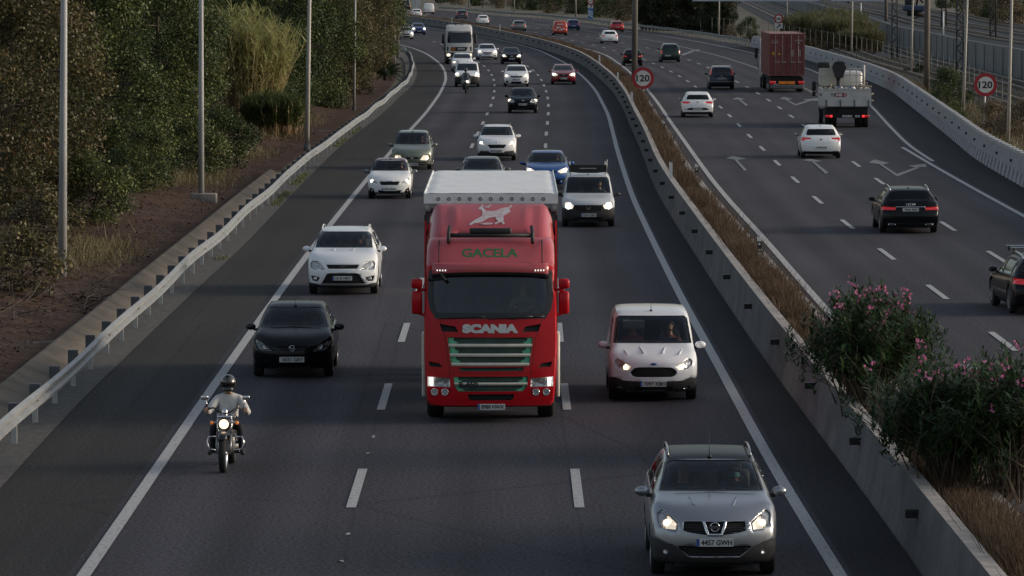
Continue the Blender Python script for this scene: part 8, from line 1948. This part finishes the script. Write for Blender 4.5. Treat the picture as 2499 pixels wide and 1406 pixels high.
# the rider
RM, RH = body_mesh('body', lean=-.02, bulk=1.34, hip_z=0.0, hands={'r': (.335, -.50, .30), 'l': (-.335, -.50, .30)}, elbows={'r': (.345, -.20, .20), 'l': (-.345, -.20, .20)}, knees={'r': (.235, -.44, -.03), 'l': (-.235, -.44, -.03)}, ankles={'r': (.25, -.38, -.42), 'l': (-.25, -.38, -.42)}, toes={'r': (.29, -.58, -.47), 'l': (-.29, -.58, -.47)}, grip=(0, -.6, -.05), head_fwd=-.05)
rd = link_mesh('person', RM); RR = Matrix.Rotation(t.rotation_euler.z, 3, 'Z'); rd.location = t.location + RR @ Vector((0, 1.10, .74)); rd.rotation_euler.z = t.rotation_euler.z
rd.material_slots[1].link = 'OBJECT'; rd.material_slots[1].material = SH['pale']; tag(rd, 'motorcyclist in a pale shirt and dark helmet riding the chrome cruiser', 'person')
helmet(rd, (RH.x, RH.y + .005, RH.z + .0), .150, M('helmet_dark', (.05, .048, .042), .3, metal=.5, coat=1.0, var=.2, scale=8))
# ================================================================ scooter
g = G(1136.5, 227.5); tg = tangent_at(DA, g.y); t = thing('scooter', 'dark maxi scooter with lit headlight in front of the white van', 'scooter', g, math.atan2(-tg[0], tg[1]))
mb = MB(); mb.lathe([(.14, -.05), (.25, -.06), (.27, 0), (.25, .06), (.14, .05)], (0, 0, .27), 'x', 24); mb.build('wheel', RUBBER, t)
mb = MB(); mb.lathe([(.14, -.06), (.25, -.07), (.27, 0), (.25, .07), (.14, .06)], (0, 1.5, .27), 'x', 24); mb.build('wheel', RUBBER, t)
GRYS = paint('scooter_grey', (.035, .038, .045), .4)
mb = MB(); V = []; n = 13
for z, wd, y in ((.30, .16, .12), (.50, .27, -.02), (.72, .34, .02), (.92, .30, .10), (1.06, .24, .20)):
    for j in range(n):
        u = -1 + 2 * j / (n - 1); V.append((wd * u, y + .28 * u * u, z))
mb.add(V, [(i * n + j, i * n + j + 1, (i + 1) * n + j + 1, (i + 1) * n + j) for i in range(4) for j in range(n - 1)], 0, True); o = mb.build('front_fairing', GRYS, t); s2 = o.modifiers.new('th', 'SOLIDIFY'); s2.thickness = .02
mb = MB(); V = []
for z, wd, y in ((1.06, .24, .18), (1.25, .22, .28), (1.42, .17, .38)):
    for j in range(n):
        u = -1 + 2 * j / (n - 1); V.append((wd * u, y + .14 * u * u, z))
mb.add(V, [(i * n + j, i * n + j + 1, (i + 1) * n + j + 1, (i + 1) * n + j) for i in range(2) for j in range(n - 1)], 0, True); mb.build('windshield', glass_mat('scooter_screen', (.6, .62, .64)), t)
mb = MB(); mb.ball((.10, .0, .80), (.085, .05, .065), 14, 10); mb.build('headlight', BULB_W, t)
mb = MB(); mb.ball((-.12, .01, .83), (.05, .04, .04), 12, 8); mb.build('headlight', FOG, t)
mb = MB(); mb.rbox((0, 1.0, .55), (.42, 1.2, .45), .12); mb.rbox((0, 1.0, .80), (.36, .8, .12), .05); mb.build('body', GRYS, t)
mb = MB(); mb.rbox((0, .6, .3), (.45, .5, .12), .03); mb.cyl((0, 0, .27), (0, .3, .9), .05); mb.build('footboard', BLACK_PL, t)
for s in (-1, 1): mb = MB(); mb.rbox((s * .36, .28, 1.12), (.14, .04, .08), .03); mb.tube([(s * .2, .3, 1.0), (s * .36, .3, 1.1)], .01); mb.build('mirror', BLACK_PL, t)
mb = MB(); mb.tube([(-.34, .50, .98), (0, .36, .96), (.34, .50, .98)], .016, 8); mb.build('handlebar', BLACK_PL, t)
RM2, RH2 = body_mesh('body', lean=-.02, hip_z=0.0, hands={'r': (.31, -.48, .20), 'l': (-.31, -.48, .20)}, elbows={'r': (.34, -.2, .18), 'l': (-.34, -.2, .18)}, knees={'r': (.17, -.46, .0), 'l': (-.17, -.46, .0)}, ankles={'r': (.18, -.42, -.44), 'l': (-.18, -.42, -.44)}, toes={'r': (.19, -.62, -.48), 'l': (-.19, -.62, -.48)}, grip=(0, -.6, -.05))
rd = link_mesh('person', RM2); RR = Matrix.Rotation(t.rotation_euler.z, 3, 'Z'); rd.location = t.location + RR @ Vector((0, 1.05, .86)); rd.rotation_euler.z = t.rotation_euler.z
rd.material_slots[1].link = 'OBJECT'; rd.material_slots[1].material = SH['grey']; tag(rd, 'scooter rider in grey with a dark helmet in front of the white van', 'person')
helmet(rd, (RH2.x, RH2.y + .005, RH2.z + .01), .135, M('helmet_black', (.012, .012, .013), .25, coat=1.0))
